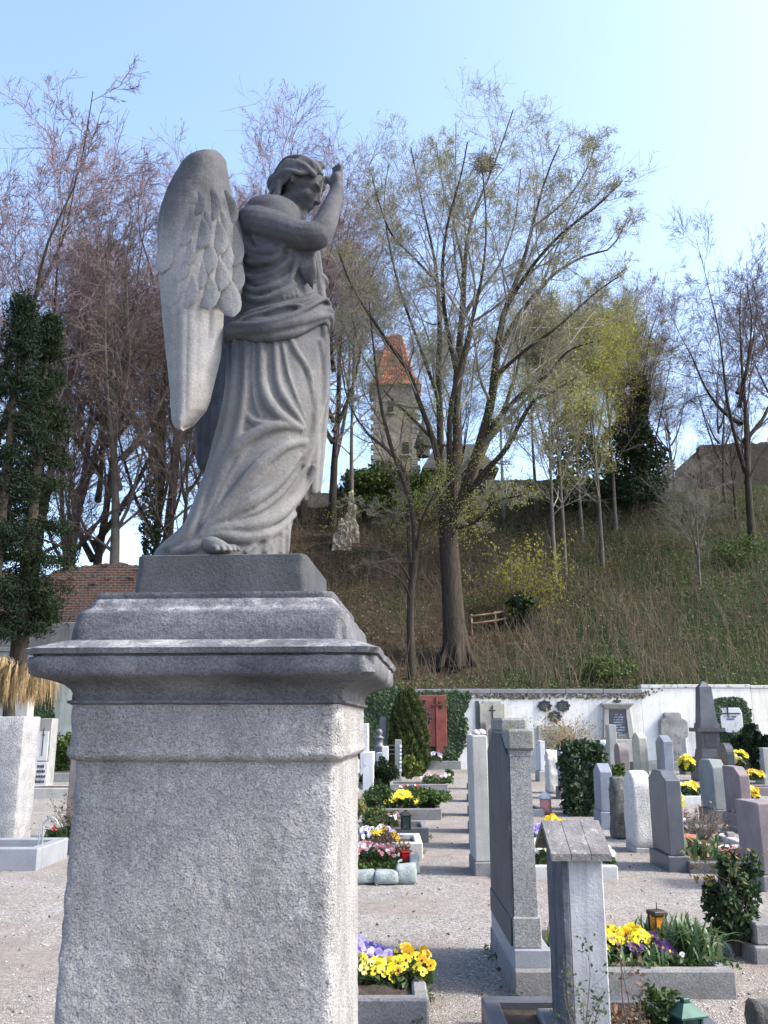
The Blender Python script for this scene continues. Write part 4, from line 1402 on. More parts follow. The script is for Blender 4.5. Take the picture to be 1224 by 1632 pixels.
    t = thing('great_linden_tree', 'huge many stemmed tree budding green behind the rust red panel', 'tree', b)
    tm = mesh_np('trunk', V, F); smooth_mesh(tm)
    link('trunk', tm, M_bark, t)
    Vb, Fb = merge([(v, [f]) for v, f in br]); bme = mesh_np('branches', Vb, Fb); smooth_mesh(bme)
    link('branches', bme, M_twigg, t)['kind'] = 'stuff'
    link('leaves', mesh_np('leaves', *lv), M_lf_spring, t)['kind'] = 'stuff'
    # crow's nest high in the fork
    rg = np.random.default_rng(8)
    c = np.array(at(773, 262, Y0 + .9) - b)
    n = 160
    A_ = c + rg.normal(0, .28, (n, 3)) * [1, 1, .6]; D = rg.normal(0, 1, (n, 3)); D[:, 2] *= .3; D /= np.linalg.norm(D, axis=1, keepdims=True)
    Vn, Fn = tubes_np(np.stack([A_ - D * .35, A_ + D * .35], 1), np.full((n, 2), .018), 3)
    nest = link('bird_nest', mesh_np('bird_nest', Vn, [Fn]), M_twig, None, b)
    tag(nest, 'dark twig nest high in the fork of the great tree', 'nest')
great_tree()

def generic(seed, H=16.0, r0=.26, fork=.28, nstem=4, spread=.30, up=.06, dense=1.0, curved=.06, fine=5, k1=15):
    """bare broad crown; returns stems + levels result in local coordinates"""
    rg = random.Random(seed)
    st = []
    lean = rg.uniform(-.03, .03)
    zf = H * fork
    main = [(0, 0, -.6)]
    wx_, wy_ = 0.0, 0.0
    for i in range(1, 9):
        f = i / 8
        wx_ += rg.uniform(-1, 1) * curved * H * .30; wy_ += rg.uniform(-1, 1) * curved * H * .30
        main.append((lean * f * H + wx_ * f, wy_ * f, H * .9 * f))
    st.append((main, [r0 * (1 - .97 * (i / 8) ** .62) + .012 for i in range(9)]))
    for k in range(nstem):
        a = k * 2.4 + rg.uniform(-.4, .4)
        z0 = zf + (H * .35) * k / max(1, nstem) * rg.uniform(.6, 1.2)
        Ls = (H - z0) * rg.uniform(.75, .98)
        sp = spread * rg.uniform(.7, 1.25)
        dx, dy = math.cos(a), math.sin(a)
        pts = [(dx * sp * Ls * (f ** .75) + rg.uniform(-1, 1) * .02 * H * f, dy * sp * Ls * (f ** .75) + rg.uniform(-1, 1) * .02 * H * f, z0 + Ls * f ** 1.1) for f in (0, .15, .35, .6, .8, 1)]
        rr_ = r0 * .55
        st.append((pts, [rr_, rr_ * .72, rr_ * .48, rr_ * .28, rr_ * .14, .012]))
    lev = [dict(k=int(k1 * dense), t0=.22, t1=1.0, lf=.30, ang=.8, n=6, wob=.14, trop=up, rf=.42, sides=4, rmin=.012),
           dict(k=7, t0=.15, t1=1, lf=.48, ang=.7, n=5, wob=.15, trop=up, rf=.55, sides=3, rmin=.009),
           dict(k=6, t0=.12, t1=1, lf=.5, ang=.65, n=3, wob=.16, trop=up * .6, rf=.6, sides=3, rmin=.007),
           dict(k=fine, t0=.1, t1=1, lf=.6, ang=.6, n=2, wob=.16, trop=up * .5, rf=.7, sides=3, rmin=.006)]
    return build_tree(st, lev, seed, 8, 14)

def hgt(px, py_top, base):
    return at(px, py_top, base.y).z - base.z
def base_at(px, Y, py=900):
    p = at(px, py, Y)
    return Vector((p.x, Y, hillz(p.x, Y)))

HV = 16.0
va = generic(31, HV, .24, .22, 6, .40, .05, .9, .05, fine=4)
vb = generic(57, HV, .26, .30, 5, .38, .06, .9, .07, fine=4)
vc = generic(83, HV, .20, .16, 5, .26, .08, .85, .05, fine=4)
vd = generic(101, HV, .15, .42, 5, .24, .07, .8, .03, fine=4)
shared = {}
def put(kind, name, label, px, Y, py_top, bm_, tm_, rz, group='bare trees on the hill', leaves=None, lmat=None, tilt=0.0):
    v = {'a': va, 'b': vb, 'c': vc, 'd': vd}[kind]
    b = base_at(px, Y)
    s = hgt(px, py_top, b) / HV * .87
    key = kind
    t, sh = place_tree(name, label, b, v[0], v[1], bm_, tm_, leaves, lmat, group, s, rz, shared.get(key), tilt)
    if key not in shared: shared[key] = (sh[0], sh[1], None)
    return t
def vleaves(v, n, size, seed, spread=.2, zr=None):
    rng = np.random.default_rng(seed)
    pk = (lambda C: (C[:, 2] > zr[0]) & (C[:, 2] < zr[1])) if zr else None
    return tip_leaves(v[2], n, size, rng, spread, pk)

# left side
put('a', 'bare_beech_tree', 'tall bare beech with purplish twigs at the left edge', -40, 41, 165, M_bark, M_twigr, .4)
put('b', 'bare_beech_tree', 'bare tree with pale forked trunk growing above the brick ruin', 181, 42.5, 300, M_bark2, M_twig, 1.9)
put('c', 'brown_leaved_tree', 'tree clinging to brown dead leaves close behind the wing', 245, 44, 360, M_bark, M_twig, .7, None, vleaves(vc, 9000, .09, 2, .12, (2, 13)), M_lf_dead)
put('a', 'bare_beech_tree', 'bare tree between the conifer and the forked trunk', 105, 50, 300, M_bark, M_twigr, 2.6)
put('b', 'bare_beech_tree', 'bare fan shaped tree top showing left of the wing tip', 262, 54, 245, M_bark, M_twigr, 3.4)
put('c', 'bare_beech_tree', 'tall bare tree rising behind the head of the angel', 425, 52, 165, M_bark, M_twigr, 5.0)
put('c', 'bare_beech_tree', 'slim bare tree top beside the raised hand', 528, 56, 215, M_bark, M_twigr, 1.1)
put('b', 'bare_beech_tree', 'bare dark tree just behind the robe', 330, 46, 420, M_bark, M_twig, .2)
put('a', 'bare_beech_tree', 'low spreading bare tree over the left end of the brick ruin', 112, 43, 610, M_bark, M_twig, 5.3)
put('a', 'bare_beech_tree', 'low spreading bare tree beside the trailing robe', 292, 43, 560, M_bark, M_twig, 1.0)
# right of the great tree
put('d', 'budding_tree', 'slender budding tree between the angel and the red roofed tower', 560, 55, 330, M_bark2, M_twigg, 2.2, None, vleaves(vd, 7000, .085, 5, .2), M_lf_spring)
put('d', 'young_pale_tree', 'pale stemmed young tree right of the great tree', 884, 46, 420, M_bark2, M_twigg, .9, None, vleaves(vd, 9000, .085, 6, .2), M_lf_spring)
put('d', 'young_pale_tree', 'pale stem standing close behind the other pale stem', 900, 47.5, 430, M_bark2, M_twigg, 3.9, None, vleaves(vd, 12000, .10, 7, .2), M_lf_yel)
put('d', 'budding_tree', 'yellow green budding tree with bent trunk on the slope', 960, 49, 440, M_bark2, M_twigg, 4.2, None, vleaves(vd, 26000, .10, 8, .25, (5, 15)), M_lf_yel)
put('a', 'budding_tree', 'reddish bare crowned tree behind the ivy clad trunks', 1010, 60, 430, M_bark, M_twigr, .1, None, vleaves(va, 14000, .10, 9, .2, (2, 11)), M_lf_yel)
put('c', 'ivy_clad_tree', 'thin ivy clad tree at the right of the budding group', 1040, 57, 470, M_bark, M_twig, 2.9)
put('a', 'bare_oak_tree', 'big bare dark limbed tree near the right edge', 1203, 50, 360, M_bark, M_twig, 1.3)
put('b', 'bare_oak_tree', 'bare tree reaching in from beyond the right edge', 1290, 55, 400, M_bark, M_twigr, .5)
put('c', 'sapling', 'thin bare sapling on the grassy right slope', 1113, 46, 690, M_bark2, M_twigg, 1.6)
put('b', 'sapling', 'low bare thorn bush at the top of the right slope', 1180, 55, 640, M_bark, M_twig, 2.2)
put('a', 'bare_beech_tree', 'small bare tree on the ridge where the right hand wall begins', 1085, 62, 590, M_bark, M_twigr, 4.4)

for kd_, px_, Y_, pt_, rz_, n_, lm_, lab_ in (('d', 930, 53, 450, 2.0, 16000, M_lf_yel, 'tall yellow green tree just right of the two pale stems'), ('d', 985, 55, 420, 5.1, 18000, M_lf_yel, 'tall yellow green tree in the middle of the right hand group'),
        ('b', 1030, 62, 430, 1.7, 8000, M_lf_yel, 'thinly leaved tree behind the ivy sleeves'), ('d', 858, 58, 430, 3.3, 9000, M_lf_spring, 'pale budding tree behind the right limbs of the great tree'),
        ('d', 700, 64, 470, .9, 6000, M_lf_spring, 'distant budding tree behind the great trunk')):
    put(kd_, 'budding_tree', lab_, px_, Y_, pt_, M_bark2, M_twigg, rz_, None, vleaves({'b': vb, 'd': vd}[kd_], n_, .10, int(px_), .25, (4, 15)), lm_)
put('b', 'bare_beech_tree', 'bare tree with dark limbs behind the dark conifer', 55, 46, 235, M_bark, M_twigr, 4.9)
put('a', 'bare_beech_tree', 'bare round crowned tree left of the forked pale trunk', 148, 47, 300, M_bark, M_twigr, 3.1)
put('a', 'bare_beech_tree', 'bare crown filling the gap behind the angel and its hand', 480, 58, 260, M_bark, M_twigr, 2.3)
# twin stemmed small tree in front of the great tree
def small_tree():
    b = hit_hill(656, 1085)
    def L(pts, rads): return ([tuple(at(x, y, b.y + d) - b) for x, y, d in pts], rads)
    st = [L([(657, 1095, 0), (655, 1040, 0), (654, 980, 0), (657, 915, 0), (664, 880, -.2), (660, 840, -.4), (655, 800, -.4), (640, 760, -.5), (620, 700, -.6), (606, 640, -.8), (596, 560, -.9), (588, 480, -1)], [.19, .17, .16, .15, .13, .12, .11, .10, .09, .07, .05, .02]),
          L([(656, 920, 0), (652, 860, .4), (650, 800, .8), (646, 750, 1.2), (610, 710, 1), (585, 690, 1), (555, 640, 1.4), (540, 560, 1.6)], [.12, .11, .10, .09, .08, .06, .04, .02]),
          L([(664, 880, -.2), (672, 830, -1), (690, 790, -1.6), (705, 740, -2)], [.07, .06, .04, .02]),
          L([(656, 930, 0), (630, 890, -.8), (590, 872, -1.4), (545, 872, -2)], [.06, .05, .03, .015]),
          L([(655, 960, 0), (640, 925, -.8), (600, 905, -1.2), (560, 900, -1.6)], [.05, .04, .03, .012])]
    lev = [dict(k=9, t0=.35, t1=.98, lf=.22, ang=.85, n=6, wob=.15, trop=.07, rf=.45, sides=4, rmin=.010),
           dict(k=6, t0=.2, t1=1, lf=.45, ang=.7, n=4, wob=.17, trop=.06, rf=.55, sides=3, rmin=.007),
           dict(k=5, t0=.2, t1=1, lf=.5, ang=.7, n=3, wob=.18, trop=.04, rf=.6, sides=3, rmin=.005),
           dict(k=3, t0=.2, t1=1, lf=.55, ang=.7, n=2, wob=.18, trop=.04, rf=.6, sides=3, rmin=.004)]
    tr, br, P = build_tree(st, lev, 77, 8, 14)
    rng = np.random.default_rng(14)
    place_tree('slender_forked_tree', 'slender forked tree in front of the great trunk', b, tr, br, M_bark, M_twig, tip_leaves(P, 5000, .075, rng, .12, lambda C: C[:, 2] > 6), M_lf_spring)
small_tree()

put('c', 'budding_tree', 'budding tree with low forks before the castle house', 735, 60, 520, M_bark, M_twigg, 2.6, None, vleaves(vc, 7000, .08, 56, .25), M_lf_spring)
put('b', 'bare_oak_tree', 'small bare tree before the right hand ridge wall', 1165, 58, 560, M_bark, M_twig, 3.6)
# ivy climbing on trunks: parts of nothing but themselves (they could be stripped off)
def ivy_column(label, px, Y, py0, py1, rad, n, seed, lumps=5):
    rng = np.random.default_rng(seed)
    b = base_at(px, Y)
    z0, z1 = at(px, py0, Y).z - b.z, at(px, py1, Y).z - b.z
    z = rng.uniform(z0, z1, n)
    a = rng.random(n) * 6.28
    ph = rng.random(3) * 6
    rr_ = rad * (.55 + .35 * np.sin(z * 1.3 + ph[0]) * np.sin(a + ph[1]) + .3 * np.sin(z * .55 + ph[2])) * (1 - .55 * ((z - z0) / (z1 - z0)) ** 2)
    rr_ = np.maximum(.12, rr_) * np.sqrt(rng.random(n)) * 1.1 + .12
    C = np.stack([rr_ * np.cos(a), rr_ * np.sin(a), z], 1)
    V, F = leaf_cloud(C, .22 * rng.uniform(.6, 1.3, n), rng, .8, .3)
    o = link('ivy', mesh_np('ivy', V, [F]), M_lf_ivy, None, b)
    tag(o, label, 'ivy')
ivy_column('dark ivy thick on the trunk nearest the pale stems', 925, 55, 810, 560, 2.0, 9500, 31)
ivy_column('dark ivy sleeve on the trunk left of the ridge wall gap', 1008, 60, 815, 590, 2.6, 12000, 32)
ivy_column('dark ivy sleeve on the thin right hand trunk', 1040, 57, 800, 600, 1.7, 8000, 33)
ivy_column('ivy on the lower trunk of the brown leaved tree', 238, 43.6, 940, 640, .55, 2600, 34)

# evergreen mass over the ruin under the tower
def ivy_mound(label, px0, px1, pyb, pyt, Y, n, seed, mat, size=.25, depth=2.0, name='ivy_bush', cat='bush', core=None):
    rng = np.random.default_rng(seed)
    a, c = at(px0, pyb, Y), at(px1, pyt, Y)
    cx, cz = (a.x + c.x) / 2, (a.z + c.z) / 2
    rx, rz = abs(c.x - a.x) / 2, abs(c.z - a.z) / 2
    nl = 26
    lc = rng.normal(size=(nl, 3)); lc /= np.linalg.norm(lc, axis=1, keepdims=True); lc *= rng.uniform(.35, .85, (nl, 1))
    k = rng.integers(0, nl, n)
    d = rng.normal(size=(n, 3)); d /= np.linalg.norm(d, axis=1, keepdims=True)
    C = lc[k] + d * rng.uniform(.16, .34, (n, 1))
    C = C * [rx, depth, rz]
    V, F = leaf_cloud(C, size * rng.uniform(.6, 1.3, n), rng, .8, .2)
    o = link(name, mesh_np(name, V, [F]), mat, None, (cx, Y, cz))
    tag(o, label, cat)
M_lf_ivy2 = leafmat('bright_ivy', [(.03, .055, .012), (.055, .09, .02), (.085, .12, .03), (.04, .07, .018)], .25, .6, .2)  # lighter green leaf tones than the dark ivy
ivy_mound('bright ivy mass spilling over the old wall below the tower', 520, 690, 830, 735, 58, 9000, 41, M_lf_ivy2, .24)
ivy_mound('small dark evergreen bush under the yellow green bush', 808, 852, 985, 945, 42, 2200, 43, M_lf_ivy, .16, .8, 'evergreen_bush')
ivy_mound('low dark evergreen hedge along the ridge wall', 850, 960, 800, 765, 60, 3500, 44, M_lf_ivy, .22, 1.2, 'evergreen_bush')

for k, (px0_, px1_, pyb_, pyt_, mt_, n_, lab_) in enumerate(((930, 1010, 1090, 1045, M_lf_ivy2, 1500, 'green bramble mound just above the wall coping'), (1130, 1240, 905, 850, M_lf_ivy2, 1600, 'green scrub high on the right slope'))):
    hb_ = hit_hill((px0_ + px1_) / 2, pyb_)
    ivy_mound(lab_, px0_, px1_, pyb_, pyt_, hb_.y + .3, n_, 140 + k, mt_, .12, 1.6, 'slope_shrub', 'shrub')
# conifers at the left edge
def conifer(label, px, Y, py_top, py_low, width_px, mat, seed, n=14000, name='conifer_tree', spray=.32, trunk_r=.28):
    rng = np.random.default_rng(seed)
    b = Vector((at(px, 1000, Y).x, Y, 0 if Y < WALL_Y else hillz(at(px, 1000, Y).x, Y)))
    H = at(px, py_top, Y).z - b.z
    zl = at(px, py_low, Y).z - b.z
    W = width_px / FPX * Y / 2
    t = thing(name, label, 'tree', b)
    V, F = tube_line([(0, 0, -.3), (0, 0, H * .4), (0, 0, H * .97)], [trunk_r, trunk_r * .7, .03], 9)
    link('trunk', mesh_np('trunk', V, F), M_bark, t)
    nb = 150
    zb = zl + (H - zl) * rng.random(nb) ** 1.15
    fr = (zb - zl) / (H - zl)
    Lb = W * np.minimum(1, (.55 + 1.6 * fr)) * (1 - fr ** 1.8) * rng.uniform(.75, 1.15, nb) + .15
    a = np.arange(nb) * 2.4 + rng.normal(0, .3, nb)
    u = np.linspace(0, 1, 5)
    P = np.stack([np.cos(a)[:, None] * Lb[:, None] * u, np.sin(a)[:, None] * Lb[:, None] * u, zb[:, None] + Lb[:, None] * (-.35 * u + .18 * u * u)], -1)
    Vb, Fb = tubes_np(P, np.linspace(.05, .012, 5)[None].repeat(nb, 0), 4)
    link('branches', mesh_np('branches', Vb, [Fb]), M_bark, t)['kind'] = 'stuff'
    k = rng.integers(0, nb, n); f = rng.random(n) ** .6
    s = f * 4; i0 = np.minimum(s.astype(int), 3); ff = (s - i0)[:, None]
    C = P[k, i0] * (1 - ff) + P[k, i0 + 1] * ff + rng.normal(0, .16, (n, 3)) * [1, 1, .8] + np.array([0, 0, -.08])
    Vl, Fl = leaf_cloud(C, spray * rng.uniform(.5, 1.2, n), rng, .24, .55)
    link('needles', mesh_np('needles', Vl, [Fl]), mat, t)['kind'] = 'stuff'
conifer('tall dark conifer with bare lower trunk at the left edge', 34, 30, 505, 1000, 150, M_lf_con, 61, 34000, spray=.18, trunk_r=.36)
conifer('bluish conifer at the left edge of the view', -16, 28.5, 440, 1000, 120, M_lf_conb, 62, 18000, spray=.2)

# ================================================================= UNDERGROWTH ON THE SLOPE
def undergrowth():
    rng = np.random.default_rng(99)
    def pts(n, x0, x1, d0, d1, dens):
        x = rng.uniform(x0, x1, n); y = rng.uniform(WALL_Y + d0, WALL_Y + d1, n)
        keep = np.array([dens(a, b) > rng.random() for a, b in zip(x, y)])
        x, y = x[keep], y[keep]
        z = np.array([hillz(a, b) for a, b in zip(x, y)])
        return np.stack([x, y, z], 1)
    nz = lambda a, b, s, o: mnoise.noise(Vector((a * s, b * s, o)))
    # fallen leaves
    P = pts(26000, -12, 30, .4, 27, lambda a, b: .6 - 1.1 * nz(a, b, .12, 9))
    V, F = leaf_cloud(P + rng.normal(0, .03, P.shape) + [0, 0, .04], .17 * rng.uniform(.5, 1.3, len(P)), rng, .6, 0, .75)
    tag(link('leaf_litter', mesh_np('leaf_litter', V, [F]), M_lf_dead), 'brown fallen leaves covering the lower slope', 'leaves', None, 'stuff')
    # green ground cover: ivy and grass tufts, stronger to the right and at the foot
    P = pts(122000, -10, 30, .2, 27, lambda a, b: .14 + 1.3 * sstep(4, 14, a) * (.55 + .9 * nz(a, b, .22, 2)) + .5 * sstep(37, 35, b) + max(0, nz(a, b, .3, 5)) * .8)
    h = rng.random(len(P)) ** 2 * .5
    V, F = leaf_cloud(P + np.stack([rng.normal(0, .1, len(P)), rng.normal(0, .1, len(P)), h * .8 + .03], 1), .115 * rng.uniform(.5, 1.3, len(P)), rng, .45, -.3)
    M = leafmat('ground_cover', [(.034, .058, .014), (.056, .09, .022), (.086, .122, .03), (.105, .115, .036), (.045, .072, .02)], .25, .6)
    tag(link('ground_cover', mesh_np('ground_cover', V, [F]), M), 'green ivy and weeds spreading over the slope', 'plants', None, 'stuff')
    # dry upright stems
    P = pts(21000, -10, 30, .4, 26, lambda a, b: .20 + .85 * math.exp(-((a - 9) / 4.5) ** 2) * (.5 + nz(a, b, .3, 7)) * sstep(58, 42, b) + .5 * max(0, nz(a, b, .18, 12)))
    n = len(P)
    L = rng.uniform(.4, 2.0, n)
    d = rng.normal(0, .22, (n, 3)); d[:, 2] = 1
    bend = rng.normal(0, .18, (n, 3)); bend[:, 2] = -.08
    pl = np.stack([P, P + d * L[:, None] * .5, P + d * L[:, None] + bend * L[:, None]], 1)
    V, F = tubes_np(pl, np.array([[.013, .010, .005]]).repeat(n, 0), 3)
    M = leafmat('dry_stems', [(.07, .05, .033), (.12, .092, .062), (.045, .033, .024), (.085, .08, .044)], .0, .9)
    tag(link('dry_stems', mesh_np('dry_stems', V, [F]), M), 'dry standing weed stems on the slope', 'stems', None, 'stuff')
    # tangle of bare brushwood
    P = pts(320, -10, 30, 1, 27, lambda a, b: .65 + .7 * nz(a, b, .2, 20))
    n = len(P)
    d = rng.normal(0, .5, (n, 3)); d[:, 2] = 1; d /= np.linalg.norm(d, axis=1, keepdims=True)
    L = rng.uniform(1.2, 3.4, n)
    pl = P[:, None] + d[:, None] * L[:, None, None] * np.linspace(0, 1, 6)[None, :, None] + np.cumsum(rng.normal(0, .06, (n, 6, 3)), 1)
    rr_ = np.linspace(.028, .007, 6)[None].repeat(n, 0)
    parts_ = [tubes_np(pl, rr_, 4)]
    a, b = pl, rr_
    for k, sd in ((6, 3), (4, 3)):
        a, b = t_level(a, b, k, .2, 1, .5, .6, 4, .16, .05, .6, rng, .005)
        parts_.append(tubes_np(a, b, sd))
    V, F = merge([(v, [f]) for v, f in parts_])
    tag(link('brushwood', mesh_np('brushwood', V, F), plain('dark_brush', (.05, .04, .033), .9, .35, 2)), 'tangle of bare brushwood on the slope', 'brushwood', None, 'stuff')
undergrowth()

# wooden handrail on the slope path
def handrail():
    pts = [hit_hill(752, 1014), hit_hill(790, 1008), hit_hill(835, 998)]
    M_w = plain('weathered_rail', (.24, .15, .09), .8, .3, 6)
    r = thing('wooden_handrail', 'weathered wooden handrail beside the path right of the great trunk', 'handrail', pts[0])
    P = [p - pts[0] for p in pts]
    for p in P:
        V, F = tube_line([(p.x, p.y, p.z - .3), (p.x, p.y, p.z + .45), (p.x, p.y, p.z + .95)], [.045] * 3, 8)
        link('post', mesh_np('post', V, F), M_w, r)
    for h in (.85, .5):
        V, F = tube_line([(p.x, p.y - .05, p.z + h) for p in P], [.05] * 3, 8)
        link('rail', mesh_np('rail', V, F), M_w, r)
handrail()
# ================================================================= STONE MATERIALS
S_granite = stone('grey_speckled_granite', (.17, .175, .17), (.27, .27, .26), 4, speck=.55, speck_scale=150, bump=.003, bscale=140)
S_dark = stone('dark_polished_granite', (.055, .06, .07), (.095, .102, .113), 3, speck=.2, speck_scale=200, bump=.001, bscale=90, rough=.42, spec=.45)
S_black = stone('black_granite', (.035, .036, .042), (.07, .072, .08), 3, speck=.2, bump=.001, rough=.4, spec=.45)
S_blue = stone('blue_grey_granite', (.135, .15, .18), (.20, .22, .255), 3, speck=.3, speck_scale=160, bump=.002, rough=.6)
S_light = stone('pale_limestone', (.27, .265, .248), (.365, .357, .333), 3, c3=(.30, .29, .26), bump=.005, streak=.25)
S_white = stone('white_marble', (.44, .445, .45), (.55, .553, .555), 3, c3=(.29, .30, .305), bump=.003, streak=.2)
S_cream = stone('cream_rough_limestone', (.42, .405, .378), (.53, .512, .482), 5, c3=(.33, .32, .285), bump=.02, bscale=40)
S_green = stone('greenish_granite', (.14, .155, .15), (.22, .235, .225), 3, speck=.3, bump=.002)
S_beige = stone('beige_sandstone', (.30, .29, .235), (.42, .40, .33), 3, c3=(.22, .22, .18), bump=.006, streak=.3)
S_brown = stone('brown_porphyry', (.15, .125, .125), (.22, .185, .185), 3, speck=.3, bump=.003)
S_bark = stone('furrowed_dark_rock', (.07, .068, .062), (.17, .165, .155), 6, c3=(.06, .07, .045), bump=.05, bscale=22, streak=.5)
S_kerb = stone('grey_kerb', (.125, .122, .122), (.21, .205, .20), 3, speck=.35, speck_scale=160, bump=.006, c3=(.13, .135, .11))
S_kerbl = stone('pale_kerb', (.34, .335, .32), (.46, .455, .43), 3, c3=(.22, .22, .19), bump=.006)
S_ghost = stone('smooth_blue_step', (.17, .182, .20), (.24, .252, .27), 2, speck=.2, bump=.002, rough=.5)
S_wgr = stone('bush_hammered_white_granite', (.20, .20, .20), (.33, .328, .325), 7, speck=.5, speck_scale=120, bump=.014, bscale=55)
S_red = plain('corten_red', (.17, .048, .038), .75, .25, 3, bump=.004)
S_bronze = plain('patinated_bronze', (.045, .055, .055), .5, .3, 10, metal=.5)
M_soil = stone('grave_soil', (.035, .026, .02), (.085, .065, .05), 8, bump=.03, bscale=35, rough=.95)
M_ink = plain('dark_lettering', (.03, .03, .035), .7)
M_inkl = plain('pale_lettering', (.62, .64, .66), .7)

# ================================================================= GRAVESTONE BUILDERS
def shape(kind, w, H):
    if kind == 'flat': return [(0, 0), (w, 0), (w, H), (0, H)]
    if kind == 'slant': return [(0, 0), (w, 0), (w, H), (w * .3, H * .99), (0, H - .13)]
    if kind == 'peak': return [(0, 0), (w, 0), (w, H - .24 * w), (w / 2, H), (0, H - .24 * w)]
    if kind == 'cham': return [(0, 0), (w, 0), (w, H - .2 * w), (w * .8, H), (w * .2, H), (0, H - .2 * w)]
    if kind == 'round':
        r = w / 2
        return [(0, 0), (w, 0)] + [(r + r * math.cos(a), H - r * .8 + r * .8 * math.sin(a)) for a in np.linspace(0, math.pi, 13)]
    if kind == 'arc':
        return [(0, 0), (w, 0)] + [(w / 2 + w / 2 * math.cos(a), H - .2 * w + .2 * w * math.sin(a)) for a in np.linspace(0, math.pi, 11)]
    if kind == 'shoulder':
        return [(0, 0), (w, 0), (w, H * .9), (w * .86, H * .93), (w * .72, H), (w * .28, H), (w * .14, H * .93), (0, H * .9)]
    if kind == 'rough':
        rg = random.Random(int(H * 1000))
        return [(0, 0), (w, 0), (w * 1.02, H * .4), (w * .94, H * .8), (w * .78, H * .95), (w * .5, H), (w * .22, H * .96), (w * .03, H * .78), (-.02 * w, H * .4)]
    if kind == 'cross':
        return [(w * .22, 0), (w * .78, 0), (w * .76, H * .38), (w, H * .44), (w, H * .80), (w * .78, H * .84), (w * .78, H), (w * .22, H), (w * .22, H * .84), (0, H * .80), (0, H * .44), (w * .24, H * .38)]

def slab(label, pxL, pxR, pyt, pyb, w, kind, mat, plinth=None, pmat=None, name='gravestone', cat='gravestone', bev=.012, rough=0.0, cuts=0, group=None, lean=0.0, seed=0, z0=0.0):
    """upright stone, narrow side towards the camera; w runs away from it. plinth=(height, overhang)"""
    g0, g1 = G(pxL, pyb, z0), G(pxR, pyb, z0)
    Y = g0.y
    x0, x1 = g0.x, g1.x
    ph, po = plinth if plinth else (0, 0)
    ztop = at((pxL + pxR) / 2, pyt, Y + po + (w / 2 if kind in ('peak', 'round', 'arc', 'cross') else 0)).z - z0
    cx = (x0 + x1) / 2
    th = (x1 - x0) - 2 * po
    o = thing(name, label, cat, (cx, Y, z0), 0, group)
    o.rotation_euler = (rnd.uniform(-.012, .012), lean + rnd.uniform(-.012, .012), rnd.uniform(-.05, .05))
    H = ztop - ph
    bm = prism([(a + po, b + ph) for a, b in shape(kind, w, H)], -th / 2, th / 2, bev, rough, cuts, seed)
    link('slab', bm_mesh(bm, 'slab', rough > 0), mat, o)
    if plinth:
        link('plinth', box_mesh('plinth', (0, po + w / 2, ph / 2 - .03), (th + 2 * po, w + 2 * po, ph + .06), .012), pmat or mat, o)
    return o, x0, x1, Y

def bed(label, pxL, pxR, pyt, pyb, dy, mat, kw=.09, soil=True, name='grave_kerb', fill=.6, smat=None, group='kerbed grave beds'):
    g0, g1 = G(pxL, pyb), G(pxR, pyb)
    Y, x0, x1 = g0.y, g0.x, g1.x
    h = max(.08, at((pxL + pxR) / 2, pyt, Y).z)
    L = x1 - x0
    o = thing(name, label, 'grave', ((x0 + x1) / 2, Y, 0), 0, group)
    for nm, c, s in (('front', (0, kw / 2, h / 2 - .03), (L, kw, h + .06)), ('back', (0, dy - kw / 2, h / 2 - .03), (L, kw, h + .06)),
                     ('left', (-L / 2 + kw / 2, dy / 2, h / 2 - .033), (kw, dy - 2 * kw - .006, h + .056)), ('right', (L / 2 - kw / 2, dy / 2, h / 2 - .033), (kw, dy - 2 * kw - .006, h + .056))):
        link('kerb_stone', box_mesh('kerb_stone', c, s, .012), mat, o)
    if soil:
        n = 12
        V = [(-L / 2 + kw * .6 + (L - kw * 1.2) * i / n, kw * .6 + (dy - kw * 1.2) * j / n, h * (fill + .25 * (1 - (2 * i / n - 1) ** 2) * (1 - (2 * j / n - 1) ** 2)) + rnd.uniform(-.008, .008)) for j in range(n + 1) for i in range(n + 1)]
        i = np.arange(n)[:, None] * (n + 1); k = np.arange(n)[None]
        q = np.stack([i + k, i + k + 1, i + n + 2 + k, i + n + 1 + k], -1).reshape(-1, 4)
        me = mesh_np('soil', V, [q]); smooth_mesh(me)
        link('soil', me, smat or M_soil, o)
    return dict(o=o, x0=x0, x1=x1, y0=Y, y1=Y + dy, h=h)

def text_lines(parent, mat, x0, y0, z0, w, lines, ch, axis='x', rg=random.Random(4), gap=1.7, nm='lettering', push=-.004):
    """weathered inscription too small to read: rows of short raised strokes on a vertical face"""
    bm = bmesh.new()
    for k in range(lines):
        wl = w * rg.uniform(.55, .98)
        x = -wl / 2
        while x < wl / 2:
            cw = ch * rg.uniform(.35, .8)
            if rg.random() > .16:
                c = (x0 + x + cw / 2, y0 + push, z0 - k * ch * gap) if axis == 'x' else (x0 + push, y0 + x + cw / 2, z0 - k * ch * gap)
                s = (cw * .75, .006, ch * rg.uniform(.7, 1)) if axis == 'x' else (.006, cw * .75, ch * rg.uniform(.7, 1))
                add_box(bm, c, s)
            x += cw
    o = link(nm, bm_mesh(bm, nm), mat, parent)
    o['kind'] = 'stuff'
    return o

